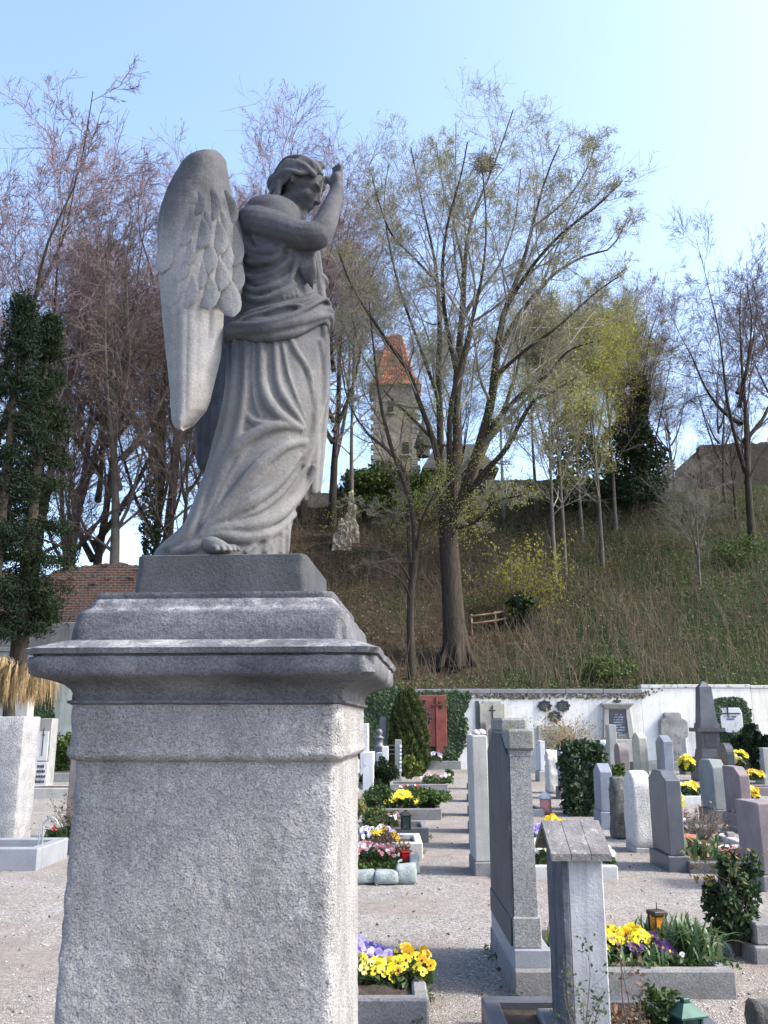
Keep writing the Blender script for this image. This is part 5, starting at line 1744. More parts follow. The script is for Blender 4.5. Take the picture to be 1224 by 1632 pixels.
# ================================================================= FOREGROUND MONUMENTS
def pillar_monument():
    kf = G(820, 1590); Y = kf.y
    x0 = kf.x; x1 = G(1180, 1592).x
    h = at(820, 1546, Y).z
    L = x1 - x0
    dy = 1.22
    o = thing('granite_monument', 'tall speckled granite grave pillar with stepped cap in the foreground', 'monument', (x0, Y, 0))
    def X(px, py, yy): return at(px, py, yy).x - x0
    yb = Y + .05
    zt = h
    z1 = at(840, 1512, yb).z; z2 = at(840, 1462, yb).z; z3 = at(830, 1206, yb + .03).z
    z4 = at(830, 1196, yb).z; z5 = at(830, 1162, yb).z
    yc = .36                                                  # the taller middle part begins here
    z6 = at(810, 1166, Y + yc).z; z7 = at(810, 1144, Y + yc).z
    xl, xr = .012, X(864, 1490, yb)
    W = dy - .10
    S_cap = stone('mossy_granite_cap', (.13, .135, .125), (.22, .22, .20), 5, speck=.45, speck_scale=150, bump=.006, bscale=90, c3=(.17, .185, .10))
    def blk(nm, xa_, xb_, ya_, yb_, za_, zb_, m, bev=.008, ins=0.0):
        if ins == 0: me = box_mesh(nm, ((xa_ + xb_) / 2, (ya_ + yb_) / 2, (za_ + zb_) / 2), (xb_ - xa_, yb_ - ya_, zb_ - za_), bev)
        else: me = hull_mesh(nm, [(x, y, za_) for x in (xa_, xb_) for y in (ya_, yb_)] + [(x, y, zb_) for x in (xa_ + ins * .5, xb_ - ins) for y in (ya_ + ins, yb_ - ins)])
        link(nm, me, m, o)
    blk('step', xl - .004, xr + .05, .035, .05 + W + .03, zt - .02, z1, S_ghost, .01)
    blk('base_block', xl, xr, .05, .05 + W, z1 - .001, z2, S_granite)
    tr = X(846, 1210, yb)
    for nm, ya_, yb_ in (('shaft', .062, yc - .012), ('shaft', dy - yc + .012, .05 + W - .012)):
        blk(nm, xl + .012, xr - .02, ya_, yb_, z2 - .001, z3, S_granite, 0, xr - .02 - tr)
        blk('neck', xl + .012, tr + .012, ya_ + .012, yb_ - .004, z3, z4, S_granite, .003)
        blk('cap_stone', xl + .002, tr + .03, ya_ - .006, yb_ + .002, z4, z5, S_cap, .014)
    blk('middle_shaft', xl + .004, xr - .03, yc, dy - yc, z2 - .001, z6, S_granite, 0, .015)
    blk('cap_stone', xl - .006, tr + .03, yc - .02, dy - yc + .02, z6, z7, S_cap, .016)
    # smooth thin slabs, darker than the granite, over the left face of the monument
    S_back = stone('dark_back_slab', (.028, .031, .037), (.06, .064, .072), 3, speck=.2, bump=.002, rough=.6, c3=(.08, .085, .085))
    blk('back_slab', xl - .014, xl + .0, .07, .05 + W - .02, z1 + .01, z2 - .01, S_back, .004)
    me = hull_mesh('back_slab', [(x, y, z) for x in (xl - .006, xl + .016) for y, z in ((.066, z2 - .012), (.075, z3 + .01), (yc, z6 - .012), (dy - yc, z6 - .012), (.05 + W - .02, z3 + .01), (.05 + W - .014, z2 - .012))])
    link('back_slab', me, S_back, o)
    for c, s in (((L / 2, .045, h / 2 - .03), (L, .09, h + .06)), ((L / 2, dy - .045, h / 2 - .03), (L, .09, h + .06)), ((.045, dy / 2, h / 2 - .034), (.09, dy - .19, h + .055)), ((L - .045, dy / 2, h / 2 - .034), (.09, dy - .19, h + .055))):
        bm = bmesh.new(); add_box(bm, c, s, .014)
        link('kerb_stone', bm_mesh(bm, 'kerb_stone'), S_kerb, o)
    n = 12
    V = [(.06 + (L - .12) * i / n, .06 + (dy - .12) * j / n, h * .8 + rnd.uniform(-.01, .01)) for j in range(n + 1) for i in range(n + 1)]
    i = np.arange(n)[:, None] * (n + 1); k = np.arange(n)[None]
    me = mesh_np('soil', V, [np.stack([i + k, i + k + 1, i + n + 2 + k, i + n + 1 + k], -1).reshape(-1, 4)]); smooth_mesh(me)
    link('soil', me, M_soil, o)
    return dict(x0=x0, x1=x1, y0=Y, y1=Y + dy, h=h)
PB = pillar_monument()

def roofed_post():
    Y = 4.75
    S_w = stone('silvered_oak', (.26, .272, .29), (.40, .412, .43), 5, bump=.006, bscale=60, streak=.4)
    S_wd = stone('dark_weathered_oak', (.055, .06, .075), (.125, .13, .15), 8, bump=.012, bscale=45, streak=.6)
    S_sh = stone('mossy_shingle', (.10, .095, .095), (.21, .20, .195), 9, c3=(.36, .35, .33), bump=.012, bscale=60)
    xl, xr = at(905, 1480, Y).x, at(966, 1480, Y).x
    W = .40
    ze = at(930, 1362, Y).z
    zr = at(870, 1318, Y + W / 2).z
    o = thing('roofed_grave_post', 'weathered roofed wooden grave post in the foreground, left face dark', 'grave marker', ((xl + xr) / 2, Y, 0))
    hx = (xr - xl) / 2
    bm = prism([(0, -.02), (W, -.02), (W, ze), (W / 2, zr - .03), (0, ze)], -hx + .012, hx, .006)
    link('post', bm_mesh(bm, 'post'), S_w, o)
    # broad board facing left, with the pointed gable
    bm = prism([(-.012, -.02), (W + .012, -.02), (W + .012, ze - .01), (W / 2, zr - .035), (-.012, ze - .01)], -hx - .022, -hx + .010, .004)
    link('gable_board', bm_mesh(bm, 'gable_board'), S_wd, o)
    e = .045
    sl = math.atan2(zr - ze, W / 2)
    for s in (0, 1):
        # sloping roof boards: three planks each side
        for k in range(3):
            xk0 = -hx - .075 + k * (2 * hx + .115) / 3
            xk1 = xk0 + (2 * hx + .115) / 3 - .003
            th = .034
            y0, z0, y1, z1 = (-e, ze - e * math.tan(sl), W / 2, zr) if s == 0 else (W + e, ze - e * math.tan(sl), W / 2, zr)
            dz = rnd.uniform(-.002, .002)
            pts = [(x, y, z + dz) for x in (xk0, xk1) for y, z in ((y0, z0), (y1, z1), (y0, z0 + th), (y1, z1 + th))]
            link('roof_board', hull_mesh('roof_board', pts), S_sh, o)
    link('base_stone', box_mesh('base_stone', (-.02, W / 2, .04), (2 * hx + .16, W + .14, .16), .012), S_kerb, o)
roofed_post()

# ================================================================= ROW BESIDE THE PATH (right of it)
o, x0, x1, Y = slab('pale grey flat topped stele beside the gravel path', 757, 786, 1172, 1396, .62, 'flat', S_light, (.14, .012), S_kerb)
for k, (dx, dy_, r) in enumerate(((-.03, .15, .035), (.04, .3, .05), (.0, .5, .045))):
    zt = at(770, 1172, Y).z
    bm = bmesh.new(); add_lathe(bm, [(0, 0), (r, .01), (r * 1.1, r * .6), (r * .7, r * 1.25), (0, r * 1.4)], n=10)
    q = link('stone_ball', bm_mesh(bm, 'stone_ball', True), S_cream, None, ((x0 + x1) / 2 + dx, Y + dy_, zt))
    tag(q, ('small rounded stone on the near end of the pale stele', 'large pale ball on the middle of the pale stele', 'pale ball on the far end of the pale stele')[k], 'stone')
for k, (a, b, t, bs, w, kd, m, lab) in enumerate((
        (757, 772, 1180, 1352, .6, 'round', S_white, 'white round topped stone second in the row right of the path'),
        (753, 766, 1186, 1328, .55, 'flat', S_blue, 'blue grey stone third in the row right of the path'),
        (750, 761, 1170, 1300, .5, 'peak', S_white, 'white pointed stone fourth in the row right of the path'),
        (749, 758, 1200, 1278, .6, 'flat', S_dark, 'dark stone fifth in the row right of the path'),
        (747, 755, 1172, 1258, .5, 'round', S_white, 'white stone farthest in the row right of the path'))):
    slab(lab, a, b, t, bs, w, kd, m, (.12, .03), S_kerb, group='stones along the right side of the path')

# ================================================================= MIDDLE ROW AND BEYOND
slab('slim white stele near the wall left of the rough limestone', 860, 874, 1181, 1245, .5, 'flat', S_white, (.28, .06), S_light)
slab('rough pale limestone boulder stone with ragged top', 876, 894, 1196, 1264, .5, 'rough', S_cream, None, None, rough=.05, cuts=3, seed=3)
slab('blue white stele on a dark plinth beside the greenish slab', 893, 912, 1192, 1273, .55, 'slant', S_blue, (.22, .05), S_brown)
slab('greenish grey slab left of the ivy covered stone', 912, 930, 1186, 1292, .7, 'slant', S_green, (.2, .03), S_green)
slab('stone slab hidden under the dark ivy', 938, 956, 1196, 1300, .5, 'round', S_green, (.15, .03), S_kerb)
slab('blue grey peaked stone right of the ivy covered stone', 958, 982, 1216, 1322, .52, 'peak', S_blue, (.26, .02), S_blue)
slab('dark furrowed rock stone beside the white rounded stone', 983, 1004, 1238, 1337, .40, 'rough', S_bark, None, None, rough=.04, cuts=3, seed=9)
slab('white rough rounded stone in front of the dark rock stone', 1014, 1044, 1228, 1358, .56, 'round', S_cream, (.05, .004), S_light, rough=.018, cuts=3, seed=5)
slab('dark blue grey polished stone with curved shoulder near the gravel crossing', 1066, 1102, 1230, 1389, .66, 'shoulder', S_dark, (.16, .035), S_dark)
slab('pale narrow post stone in front of the black wall tablet', 974, 986, 1155, 1240, .55, 'flat', S_light, None, None)
slab('brown round topped stone right of the pale post stone', 990, 1006, 1184, 1252, .6, 'round', S_brown, None, None)
slab('olive grey peaked stone in front of the wall joint', 1023, 1040, 1166, 1266, .6, 'peak', S_beige, (.2, .03), S_beige)
slab('blue grey peaked stone before the stone cross', 1063, 1078, 1171, 1268, .62, 'peak', S_blue, None, None)
slab('small white stele on a rough stone block left of the obelisk', 1093, 1107, 1176, 1234, .4, 'flat', S_white, (.42, .12), S_kerb)
slab('dark greenish stone with sloped corners standing before the obelisk', 1141, 1170, 1211, 1313, .62, 'cham', S_green, (.22, .04), S_dark)
slab('dark round topped stone with pale edge right of the obelisk', 1162, 1175, 1184, 1260, .7, 'round', S_black, None, None)
slab('purple brown flat stone near the right edge', 1183, 1213, 1222, 1328, .62, 'slant', S_brown, (.26, .06), S_brown)
slab('dark brown stone at the right edge in front', 1218, 1262, 1280, 1420, .6, 'flat', S_brown, (.14, .03), S_kerb)
slab('pale stone at the right edge by the wall', 1219, 1240, 1192, 1250, .6, 'flat', S_light, (.2, .05), S_light)
slab('dark blocky cross stone beside the ivy ring', 1203, 1222, 1154, 1228, .7, 'cross', S_black, (.35, .05), S_black)

# obelisk
def obelisk():
    g0 = G(1118, 1245)
    Y = g0.y
    W = G(1166, 1245).x - g0.x
    cx = g0.x + W / 2
    Z = lambda py: at(1135, py, Y).z
    o = thing('obelisk', 'tall polished black obelisk on a stepped base before the white wall', 'monument', (cx, Y + W / 2, 0))
    lv = [(1.0, 0, 'base_step', 1.0), (.86, Z(1224), 'base_step', .86), (.74, Z(1207), 'base_moulding', .66), (.62, Z(1194), 'die', .60), (.92, Z(1166), 'cornice', .92), (.66, Z(1160), 'neck', .62), (.56, Z(1152), 'shaft', .40)]
    zs_ = [l[1] for l in lv[1:]] + [Z(1094)]
    for (wf, z, nm, wt), z1 in zip(lv, zs_):
        a, b = W * wf / 2, W * wt / 2
        link(nm, hull_mesh(nm, [(sx * a, sy * a, z - .002) for sx in (-1, 1) for sy in (-1, 1)] + [(sx * b, sy * b, z1) for sx in (-1, 1) for sy in (-1, 1)]), S_black if nm != 'shaft' else S_dark, o)
    b = W * .20
    link('apex', hull_mesh('apex', [(sx * b, sy * b, Z(1094)) for sx in (-1, 1) for sy in (-1, 1)] + [(0, 0, Z(1084))]), S_dark, o)
    link('panel', box_mesh('panel', (0, -W * .305, (Z(1194) + Z(1166)) / 2), (W * .42, .03, (Z(1166) - Z(1194)) * .8), .006), S_black, o)
obelisk()

# ================================================================= ROW LEFT OF THE PATH
slab('tall white stele just right of the pedestal', 574, 587, 1153, 1240, .5, 'flat', S_white, None, None)
slab('pale blue grey stele right of the pedestal in the left row', 577, 596, 1199, 1286, .55, 'flat', S_white, (.1, .01), S_light)
slab('tapering dark stone spire before the ivy wall', 603, 618, 1142, 1236, .4, 'peak', S_dark, (.25, .05), S_dark)
slab('white inscribed stone behind the round dark shrub', 597, 611, 1200, 1256, .5, 'flat', S_white, (.2, .03), S_white)
o, x0, x1, Y = slab('small white stele with dark inscription panels', 609, 619, 1190, 1258, .5, 'flat', S_white, None, None)
zt = at(614, 1190, Y).z
for k in range(3):
    link('panel', box_mesh('panel', (0, -.006, zt * .62 - k * .20), ((x1 - x0) * .7, .012, .13), .002), M_ink, o)
o, x0, x1, Y = slab('dark slim stele with a column of white letters beside the thuja', 627, 641, 1179, 1252, .5, 'flat', S_green, (.2, .03), S_green)
zt = at(634, 1179, Y).z
lme = hull_mesh('letter', [(x, y, z) for x in (-.03, .03) for y in (-.006, .006) for z in (-.036, .036)])
for k in range(7):
    link('letter', lme, M_inkl, o, ((x1 - x0) * .27 + .01, .024, zt * .86 - k * .105), None, (1 - .25 * (k % 2), 1, 1 - .2 * (k % 3)))
slab('small white post at the pedestal edge', 563, 571, 1211, 1262, .4, 'flat', S_white, None, None)
# dark column with a ball finial
g0 = G(604, 1246)
bm = bmesh.new()
zz_ = at(604, 1161, g0.y).z
add_lathe(bm, [(.16, 0), (.16, zz_ * .22), (.13, zz_ * .24), (.13, zz_ * .62), (.15, zz_ * .64), (.15, zz_ * .68), (.12, zz_ * .69), (.12, zz_ * .8), (.14, zz_ * .81), (.14, zz_ * .84), (.06, zz_ * .86), (.10, zz_ * .9), (.11, zz_ * .94), (.07, zz_ * .985), (0, zz_)], n=16)
o = link('grave_column', bm_mesh(bm, 'grave_column', True), S_dark, None, g0)
tag(o, 'short dark grave column with ball finial by the ivy wall', 'monument')
# low railing behind
rl = thing('grave_railing', 'low dark railing behind the white stones near the ivy wall', 'railing', G(600, 1238))
for k in range(3):
    link('rail', box_mesh('rail', (0, .1, .95 - k * .13), (1.9, .035, .04), .006), S_black, rl)
for s in (-.9, 0, .9):
    link('post', box_mesh('post', (s, .1, .5), (.05, .05, 1.0), .006), S_black, rl)

# ================================================================= FAR LEFT
o, x0, x1, Y = slab('big bush hammered white granite stone at the left edge', -95, 20, 1142, 1366, .5, 'flat', S_wgr, None, None, rough=.012, cuts=3, seed=11)
lb = bed('pale smooth kerb below the big white granite stone', -80, 58, 1352, 1386, 1.0, S_ghost, .14, False)
o, x0, x1, Y = slab('grey stele with white marble inlay and long thin cross', 46, 74, 1145, 1256, .45, 'flat', S_granite, None, None)
H = at(60, 1145, Y).z
th = x1 - x0
link('inlay', box_mesh('inlay', (.04, -.012, H * .60), (th * .62, .03, H * .42), .004), S_white, o)
link('cross', box_mesh('cross', (.045, -.03, H * .66), (.022, .02, H * .40), .003), M_ink, o)
link('cross_arm', box_mesh('cross_arm', (.045, -.032, H * .76), (.09, .018, .022), .003), M_ink, o)
link('inscription_panel', box_mesh('inscription_panel', (.02, -.02, H * .2), (th * .95, .05, H * .34), .005), S_white, o)
text_lines(o, M_ink, .02, -.05, H * .31, th * .8, 4, .075)
slab('white pointed stone behind the big granite stone at left', 4, 34, 1104, 1245, .5, 'peak', S_light, None, None)
slab('reddish brown sandstone post against the pedestal edge', 102, 124, 1186, 1335, .2, 'flat', S_brown, None, None)
slab('low dark grave slab under the weeping tree', 84, 124, 1182, 1204, .4, 'flat', S_kerb, None, None)
bed('mossy low grave bed by the grey stele at left', 30, 130, 1232, 1246, 1.6, S_green, .1, True, fill=.9, smat=M_soil)
bed('pale rear grave bed at left', 20, 135, 1256, 1272, 1.0, S_light, .1, True, fill=.8)
pb_l = bed('dark planter kerb with a bare bush at left', 50, 140, 1338, 1362, .8, S_dark, .06, True, fill=.9)
# bent metal pipe hook
g0 = G(64, 1378)
V, F = tube_line([(0, 0, 0), (0, 0, .38), (.0, 0, .44), (.03, 0, .50), (.09, 0, .52), (.15, 0, .49), (.165, 0, .44)], [.013] * 7, 8, True, 4)
M_pipe = plain('grey_pipe', (.34, .36, .37), .4, .2, 20, metal=.6)
o = thing('water_pipe', 'bent grey metal pipe standing beside the planter at left', 'pipe', g0)
me = mesh_np('pipe', V, F); smooth_mesh(me)
link('pipe', me, M_pipe, o)
V, F = tube_line([(-.045, .01, 0), (-.045, .01, .2), (-.045, .01, .36)], [.011] * 3, 8)
link('stake', mesh_np('stake', V, F), M_pipe, o)

# ================================================================= MEMORIALS ON THE WALL
def on_wall(name, label, px0, px1, py0, py1, mat, th, bev=.01, cat='plaque', outline=None):
    a, c = at(px0, py1, WALL_Y), at(px1, py0, WALL_Y)
    o = thing(name, label, cat, ((a.x + c.x) / 2, WALL_Y, a.z))
    w, h = c.x - a.x, c.z - a.z
    if outline is None:
        link('panel', box_mesh('panel', (0, -th / 2, h / 2), (w, th, h), bev), mat, o)
    else:
        bm = prism([(p[0] * w, p[1] * h) for p in outline], 0, th, bev)
        for v in bm.verts: v.co = Vector((v.co.y - w / 2, -v.co.x, v.co.z))
        link('panel', bm_mesh(bm, 'panel'), mat, o)
    return o, w, h
o, w, h = on_wall('wall_memorial', 'rust red metal memorial panel with raised cross on the ivy wall', 668, 711, 1108, 1190, S_red, .16, .02)
S_redd = plain('corten_dark', (.10, .032, .028), .75, .25, 3)
link('cross', box_mesh('cross', (w * .14, -.185, h * .42), (.07, .05, h * 1.1), .006), S_red, o)
link('cross_shadow_strip', box_mesh('cross_shadow_strip', (w * .14 - .05, -.166, h * .45), (.03, .02, h * .9), .002), S_redd, o)  # raised strip in darker red, painted in as the cross's shadow
link('cross_arm', box_mesh('cross_arm', (w * .16, -.185, h * .80), (w * .42, .05, .06), .006), S_redd, o)
link('foot', box_mesh('foot', (w * .26, -.11, -.14), (w * .2, .1, .30), .01), S_red, o)
bm = bmesh.new()
for k in range(7):
    a = k * .9
    add_box(bm, (-w * .22 + .16 * math.cos(a), -.19, h * .56 + .2 * math.sin(a)), (.13, .06, .10), .02, a)
link('wreath', bm_mesh(bm, 'wreath'), S_bronze, o)
bm = bmesh.new()
for k in range(4): add_box(bm, (-w * .3, -.19, h * (.74 + .05 * k)), (.16, .06, .07), .02, k)
link('emblem', bm_mesh(bm, 'emblem'), S_bronze, o)
text_lines(o, S_redd, -w * .2, -.165, h * .27, w * .4, 2, .07)

o, w, h = on_wall('memorial_tablet', 'beige stone tablet with scrolled top and black cross', 765, 803, 1117, 1172, S_beige, .14, .01, outline=[(0, 0), (1, 0), (1, .93), (.9, .9), (.84, 1), (.16, 1), (.1, .9), (0, .93)])
link('cross', box_mesh('cross', (0, -.16, h * .62), (.05, .03, h * .48), .004), M_ink, o)
link('cross_arm', box_mesh('cross_arm', (0, -.163, h * .72), (.24, .03, .045), .004), M_ink, o)
text_lines(o, M_ink, .14, -.145, h * .48, w * .4, 3, .05)
sd, w, h = on_wall('downpipe', 'dark narrow iron strip beside the beige tablet', 759, 763, 1117, 1176, S_black, .08, .005)
slab('small dark round urn stone under the beige tablet', 766, 778, 1150, 1230, .3, 'round', S_bark, (.3, .02), S_kerb)

def rosette(label, px, py, rpx):
    c = at(px, py, WALL_Y)
    r = rpx / FPX * WALL_Y
    o = thing('memorial_rosette', label, 'plaque', c, 0, 'scalloped bronze plaques')
    n = 48
    out = []
    for k in range(n):
        a = 2 * math.pi * k / n
        rr_ = r * (.86 + .14 * (1 if (k % 6) in (0, 1) else (.35 if k % 6 in (2, 5) else -.2)))
        out.append((rr_ * math.cos(a), rr_ * math.sin(a) * .8))
    bm = prism(out, 0, .06, 0)
    for v in bm.verts: v.co = Vector((v.co.y, -v.co.x, v.co.z))
    link('disc', bm_mesh(bm, 'disc'), S_bronze, o)
    bm = bmesh.new()
    add_lathe(bm, [(r * .74, .0), (r * .72, .02), (r * .64, .02), (r * .6, .0)], n=24)
    for v in bm.verts: v.co = Vector((v.co.x, -.06 - v.co.z, v.co.y * .8))
    link('rim', bm_mesh(bm, 'rim'), S_bronze, o)
    text_lines(o, plain('bronze_letter', (.12, .13, .13), .5), 0, -.062, r * .25, r * 1.0, 3, r * .14)
rosette('left of the three dark scalloped plaques on the white wall', 868, 1125, 11.5)
rosette('right of the three dark scalloped plaques on the white wall', 897, 1125, 11.5)
rosette('lowest of the three dark scalloped plaques on the white wall', 884, 1142, 11.5)
o, w, h = on_wall('memorial_slab', 'pale grey inscribed stone slab below the scalloped plaques', 859, 911, 1156, 1228, S_beige, .16, .015)
text_lines(o, plain('faded_letter', (.2, .2, .17), .8), -.25, -.165, h * .88, w * .45, 6, .06)

# aedicule with black tablet
a = at(965, 1200, WALL_Y); c = at(1000, 1122, WALL_Y)
o = thing('wall_monument', 'grey stone aedicule with black inscribed tablet and small cross', 'monument', ((a.x + c.x) / 2, WALL_Y, 0))
w = c.x - a.x
Z = lambda py: at(980, py, WALL_Y).z
link('base', box_mesh('base', (.05, -.2, Z(1178) / 2), (w * 1.12, .4, Z(1178)), .02), S_light, o)
link('back_plate', box_mesh('back_plate', (0, -.11, (Z(1178) + Z(1128)) / 2), (w * .92, .22, Z(1128) - Z(1178)), .01), S_granite, o)
for s in (-1, 1):
    link('pilaster', hull_mesh('pilaster', [(s * w * .5 + dx, dy_, Z(1176)) for dx in (-.09, .09) for dy_ in (-.3, 0)] + [(s * w * .42 + dx, dy_, Z(1130)) for dx in (-.08, .08) for dy_ in (-.28, 0)]), S_light, o)
link('tablet', box_mesh('tablet', (0, -.235, (Z(1168) + Z(1132)) / 2), (w * .66, .05, Z(1132) - Z(1168)), .004), S_black, o)
text_lines(o, plain('silver_letter', (.22, .27, .34), .5), 0, -.262, Z(1139), w * .5, 9, .055)
link('cornice', hull_mesh('cornice', [(sx * w * .46, y, Z(1130)) for sx in (-1, 1) for y in (-.3, 0)] + [(sx * w * .62, y, Z(1123)) for sx in (-1, 1) for y in (-.42, 0)] + [(sx * w * .62, y, Z(1121)) for sx in (-1, 1) for y in (-.42, 0)]), S_light, o)
link('pediment', hull_mesh('pediment', [(sx * w * .55, y, Z(1121)) for sx in (-1, 1) for y in (-.35, 0)] + [(sx * w * .12, y, Z(1113)) for sx in (-1, 1) for y in (-.3, 0)]), S_light, o)
bm = bmesh.new(); add_box(bm, (0, -.36, Z(1118)), (.07, .05, .28), .01); add_box(bm, (0, -.362, Z(1118) + .01), (.28, .05, .07), .01)
link('cross', bm_mesh(bm, 'cross'), S_bronze, o)

on_wall('stone_cross', 'broad weathered grey stone cross leaning on the white wall', 1053, 1091, 1135, 1218, stone('weathered_cross', (.16, .16, .15), (.34, .34, .325), 2.2, bump=.012, c3=(.12, .125, .115), streak=.3), .3, .03, 'cross',
        [(.2, 0), (.84, 0), (.8, .44), (.88, .5), (1, .55), (1, .82), (.92, .86), (.8, .88), (.8, .97), (.72, 1), (.26, 1), (.18, .97), (.18, .88), (.06, .86), (0, .82), (0, .55), (.1, .5), (.22, .44)])
o, w, h = on_wall('marble_plaque', 'white marble plaque with dark cross inside the ivy ring', 1148, 1180, 1128, 1168, S_white, .12, .02, outline=[(.05, .1), (.3, 0), (.75, 0), (1, .25), (1, .8), (.9, 1), (0, 1), (0, .3)])
link('cross', box_mesh('cross', (-.12, -.13, h * .9), (.05, .03, h * .42), .004), M_ink, o)
link('cross_arm', box_mesh('cross_arm', (-.05, -.132, h * .77), (w * .9, .03, .045), .004), M_ink, o)
text_lines(o, M_ink, -.05, -.125, h * .64, w * .6, 2, .05)
# wall base kerbs
for k, (p0, p1, t, b_, lab) in enumerate(((668, 735, 1213, 1226, 'mossy kerbed bed at the foot of the rust red panel'), (822, 925, 1222, 1232, 'kerbed bed at the foot of the inscribed wall slab'), (1010, 1090, 1214, 1228, 'kerbed bed at the foot of the stone cross'), (1150, 1230, 1214, 1228, 'kerbed bed at the foot of the ivy ring'))):
    bed(lab, p0, p1, t, b_, 1.0, S_green, .12, True, fill=.8)
# ================================================================= FLOWERS AND GRAVE PLANTS
def blossom_mesh(name, pet, eye):
    """pansy: five overlapping rounded petals, blotched centre"""
    V, tr, mi = [], [], []
    for (a0, l, w, y) in ((1.95, 1.0, .62, .0), (1.2, 1.0, .62, .02), (2.95, .92, .56, .06), (.2, .92, .56, .06), (-1.57, 1.0, .70, .10)):
        o = len(V)
        d = np.array([math.cos(a0), math.sin(a0)]); s = np.array([-d[1], d[0]])
        V.append((0, 0, y))
        for u, ww, lift in ((.35, -.75, .06), (.75, -1.0, .10), (1.0, -.5, .04), (1.05, 0, 0), (1.0, .5, .04), (.75, 1.0, .10), (.35, .75, .06)):
            p = d * l * u + s * w * ww * .8
            V.append((p[0], p[1], y + lift))
        for k in range(6):
            tr.append((o, o + 1 + k, o + 2 + k)); mi.append(0)
    o = len(V)
    for k in range(6): V.append((.26 * math.cos(k * 1.047), .30 * math.sin(k * 1.047) - .12, .15))
    for k in range(1, 5): tr.append((o, o + k, o + k + 1)); mi.append(1)
    me = mesh_np(name, np.array(V) , [np.array(tr)])
    me.materials.append(pet); me.materials.append(eye)
    me.polygons.foreach_set('material_index', np.array(mi, np.int32))
    me.update()
    return me
def petal(name, c, v=.25):
    t = NT(name)
    g = t.n('ShaderNodeObjectInfo')
    col = t.ramp(g.outputs['Random'], [(0, tuple(x * (1 - v) for x in c)), (1, tuple(min(1, x * (1 + v)) for x in c))])
    b = t.n('ShaderNodeBsdfPrincipled'); b.inputs['Roughness'].default_value = .6; t.l(col, b.inputs['Base Color'])
    tl = t.n('ShaderNodeBsdfTranslucent'); t.l(col, tl.inputs['Color'])
    mx = t.n('ShaderNodeMixShader'); mx.inputs[0].default_value = .3
    t.l(b.outputs[0], mx.inputs[1]); t.l(tl.outputs[0], mx.inputs[2]); t.l(mx.outputs[0], t.out.inputs['Surface'])
    return t.m
PET = dict(yellow=petal('petal_yellow', (.80, .66, .02)), gold=petal('petal_gold', (.80, .46, .015)), lilac=petal('petal_lilac', (.34, .29, .62), .6), purple=petal('petal_purple', (.10, .035, .16)),
           white=petal('petal_white', (.80, .80, .76), .1), pink=petal('petal_pink', (.62, .22, .22)), red=petal('petal_red', (.5, .03, .03)), lemon=petal('petal_lemon', (.78, .74, .18)))
EYE_D = plain('pansy_eye', (.05, .015, .03), .7)
EYE_Y = plain('pansy_eye_yellow', (.55, .35, .02), .7)
BL = {k: blossom_mesh('blossom', m, EYE_D if k in ('yellow', 'gold', 'lemon') else EYE_Y) for k, m in PET.items()}
M_fol = leafmat('pansy_foliage', [(.02, .045, .012), (.04, .075, .02), (.06, .10, .03), (.03, .055, .018)], .25, .55)
M_strap = leafmat('strap_leaves', [(.03, .07, .02), (.05, .105, .035), (.09, .145, .055), (.14, .18, .08)], .25, .45, .4)
M_bluef = leafmat('silvery_foliage', [(.09, .12, .10), (.13, .16, .13), (.06, .09, .06)], .2, .6)

def planting(label, x0, x1, y0, y1, z, cols, n, size, seed, h=.12, near=True, foliage=700, fmat=None, lsize=.045, name='pansy_planting', cat='flowers', group='flower plantings on the graves', mound=.06, shape_fn=None):
    rg = np.random.default_rng(seed)
    cx, cy = (x0 + x1) / 2, (y0 + y1) / 2
    o = thing(name, label, cat, (cx, cy, z), 0, group)
    def pt(k, top):
        u, v = rg.uniform(-1, 1, (2, k))
        dome = np.sqrt(np.maximum(0, 1 - .5 * u * u - .5 * v * v))
        zz__ = (h * dome + mound * np.sin(u * 5 + seed) * .3) if top else rg.random(k) * h * dome
        return np.stack([u * (x1 - x0) / 2, v * (y1 - y0) / 2, zz__], 1)
    C = pt(foliage, False)
    V, F = leaf_cloud(C, lsize * rg.uniform(.6, 1.4, foliage), rg, .65, 0, .2)
    link('foliage', mesh_np('foliage', V, [F]), fmat or M_fol, o)['kind'] = 'stuff'
    B = pt(n, True)
    if near:
        for k in range(n):
            c = cols[rg.integers(len(cols))]
            s = size * rg.uniform(.75, 1.2)
            # facing up and outwards, mostly towards the light and the path
            e = Euler((R(rg.uniform(35, 95)), R(rg.uniform(-20, 20)), R(rg.uniform(-50, 50))))
            link('blossom', BL[c], None, o, tuple(B[k] + [0, 0, .012]), e, s)
    else:
        for c in cols:
            me = BL[c]
            base = np.empty(len(me.vertices) * 3, np.float32); me.vertices.foreach_get('co', base); base = base.reshape(-1, 3)
            tri = np.array([p.vertices[:] for p in me.polygons])
            sel = B[rg.integers(0, len(cols), n) == cols.index(c)]
            ps = []
            for q in sel:
                e = Euler((R(rg.uniform(20, 85)), 0, R(rg.uniform(-60, 60)))).to_matrix()
                ps.append((base @ np.array(e).T * size * rg.uniform(.75, 1.2) + q + [0, 0, .012], [tri]))
            if not ps: continue
            m2 = mesh_np('blossoms', *merge(ps)); m2.materials.append(PET[c])
            link('blossoms', m2, None, o)['kind'] = 'stuff'
    return o

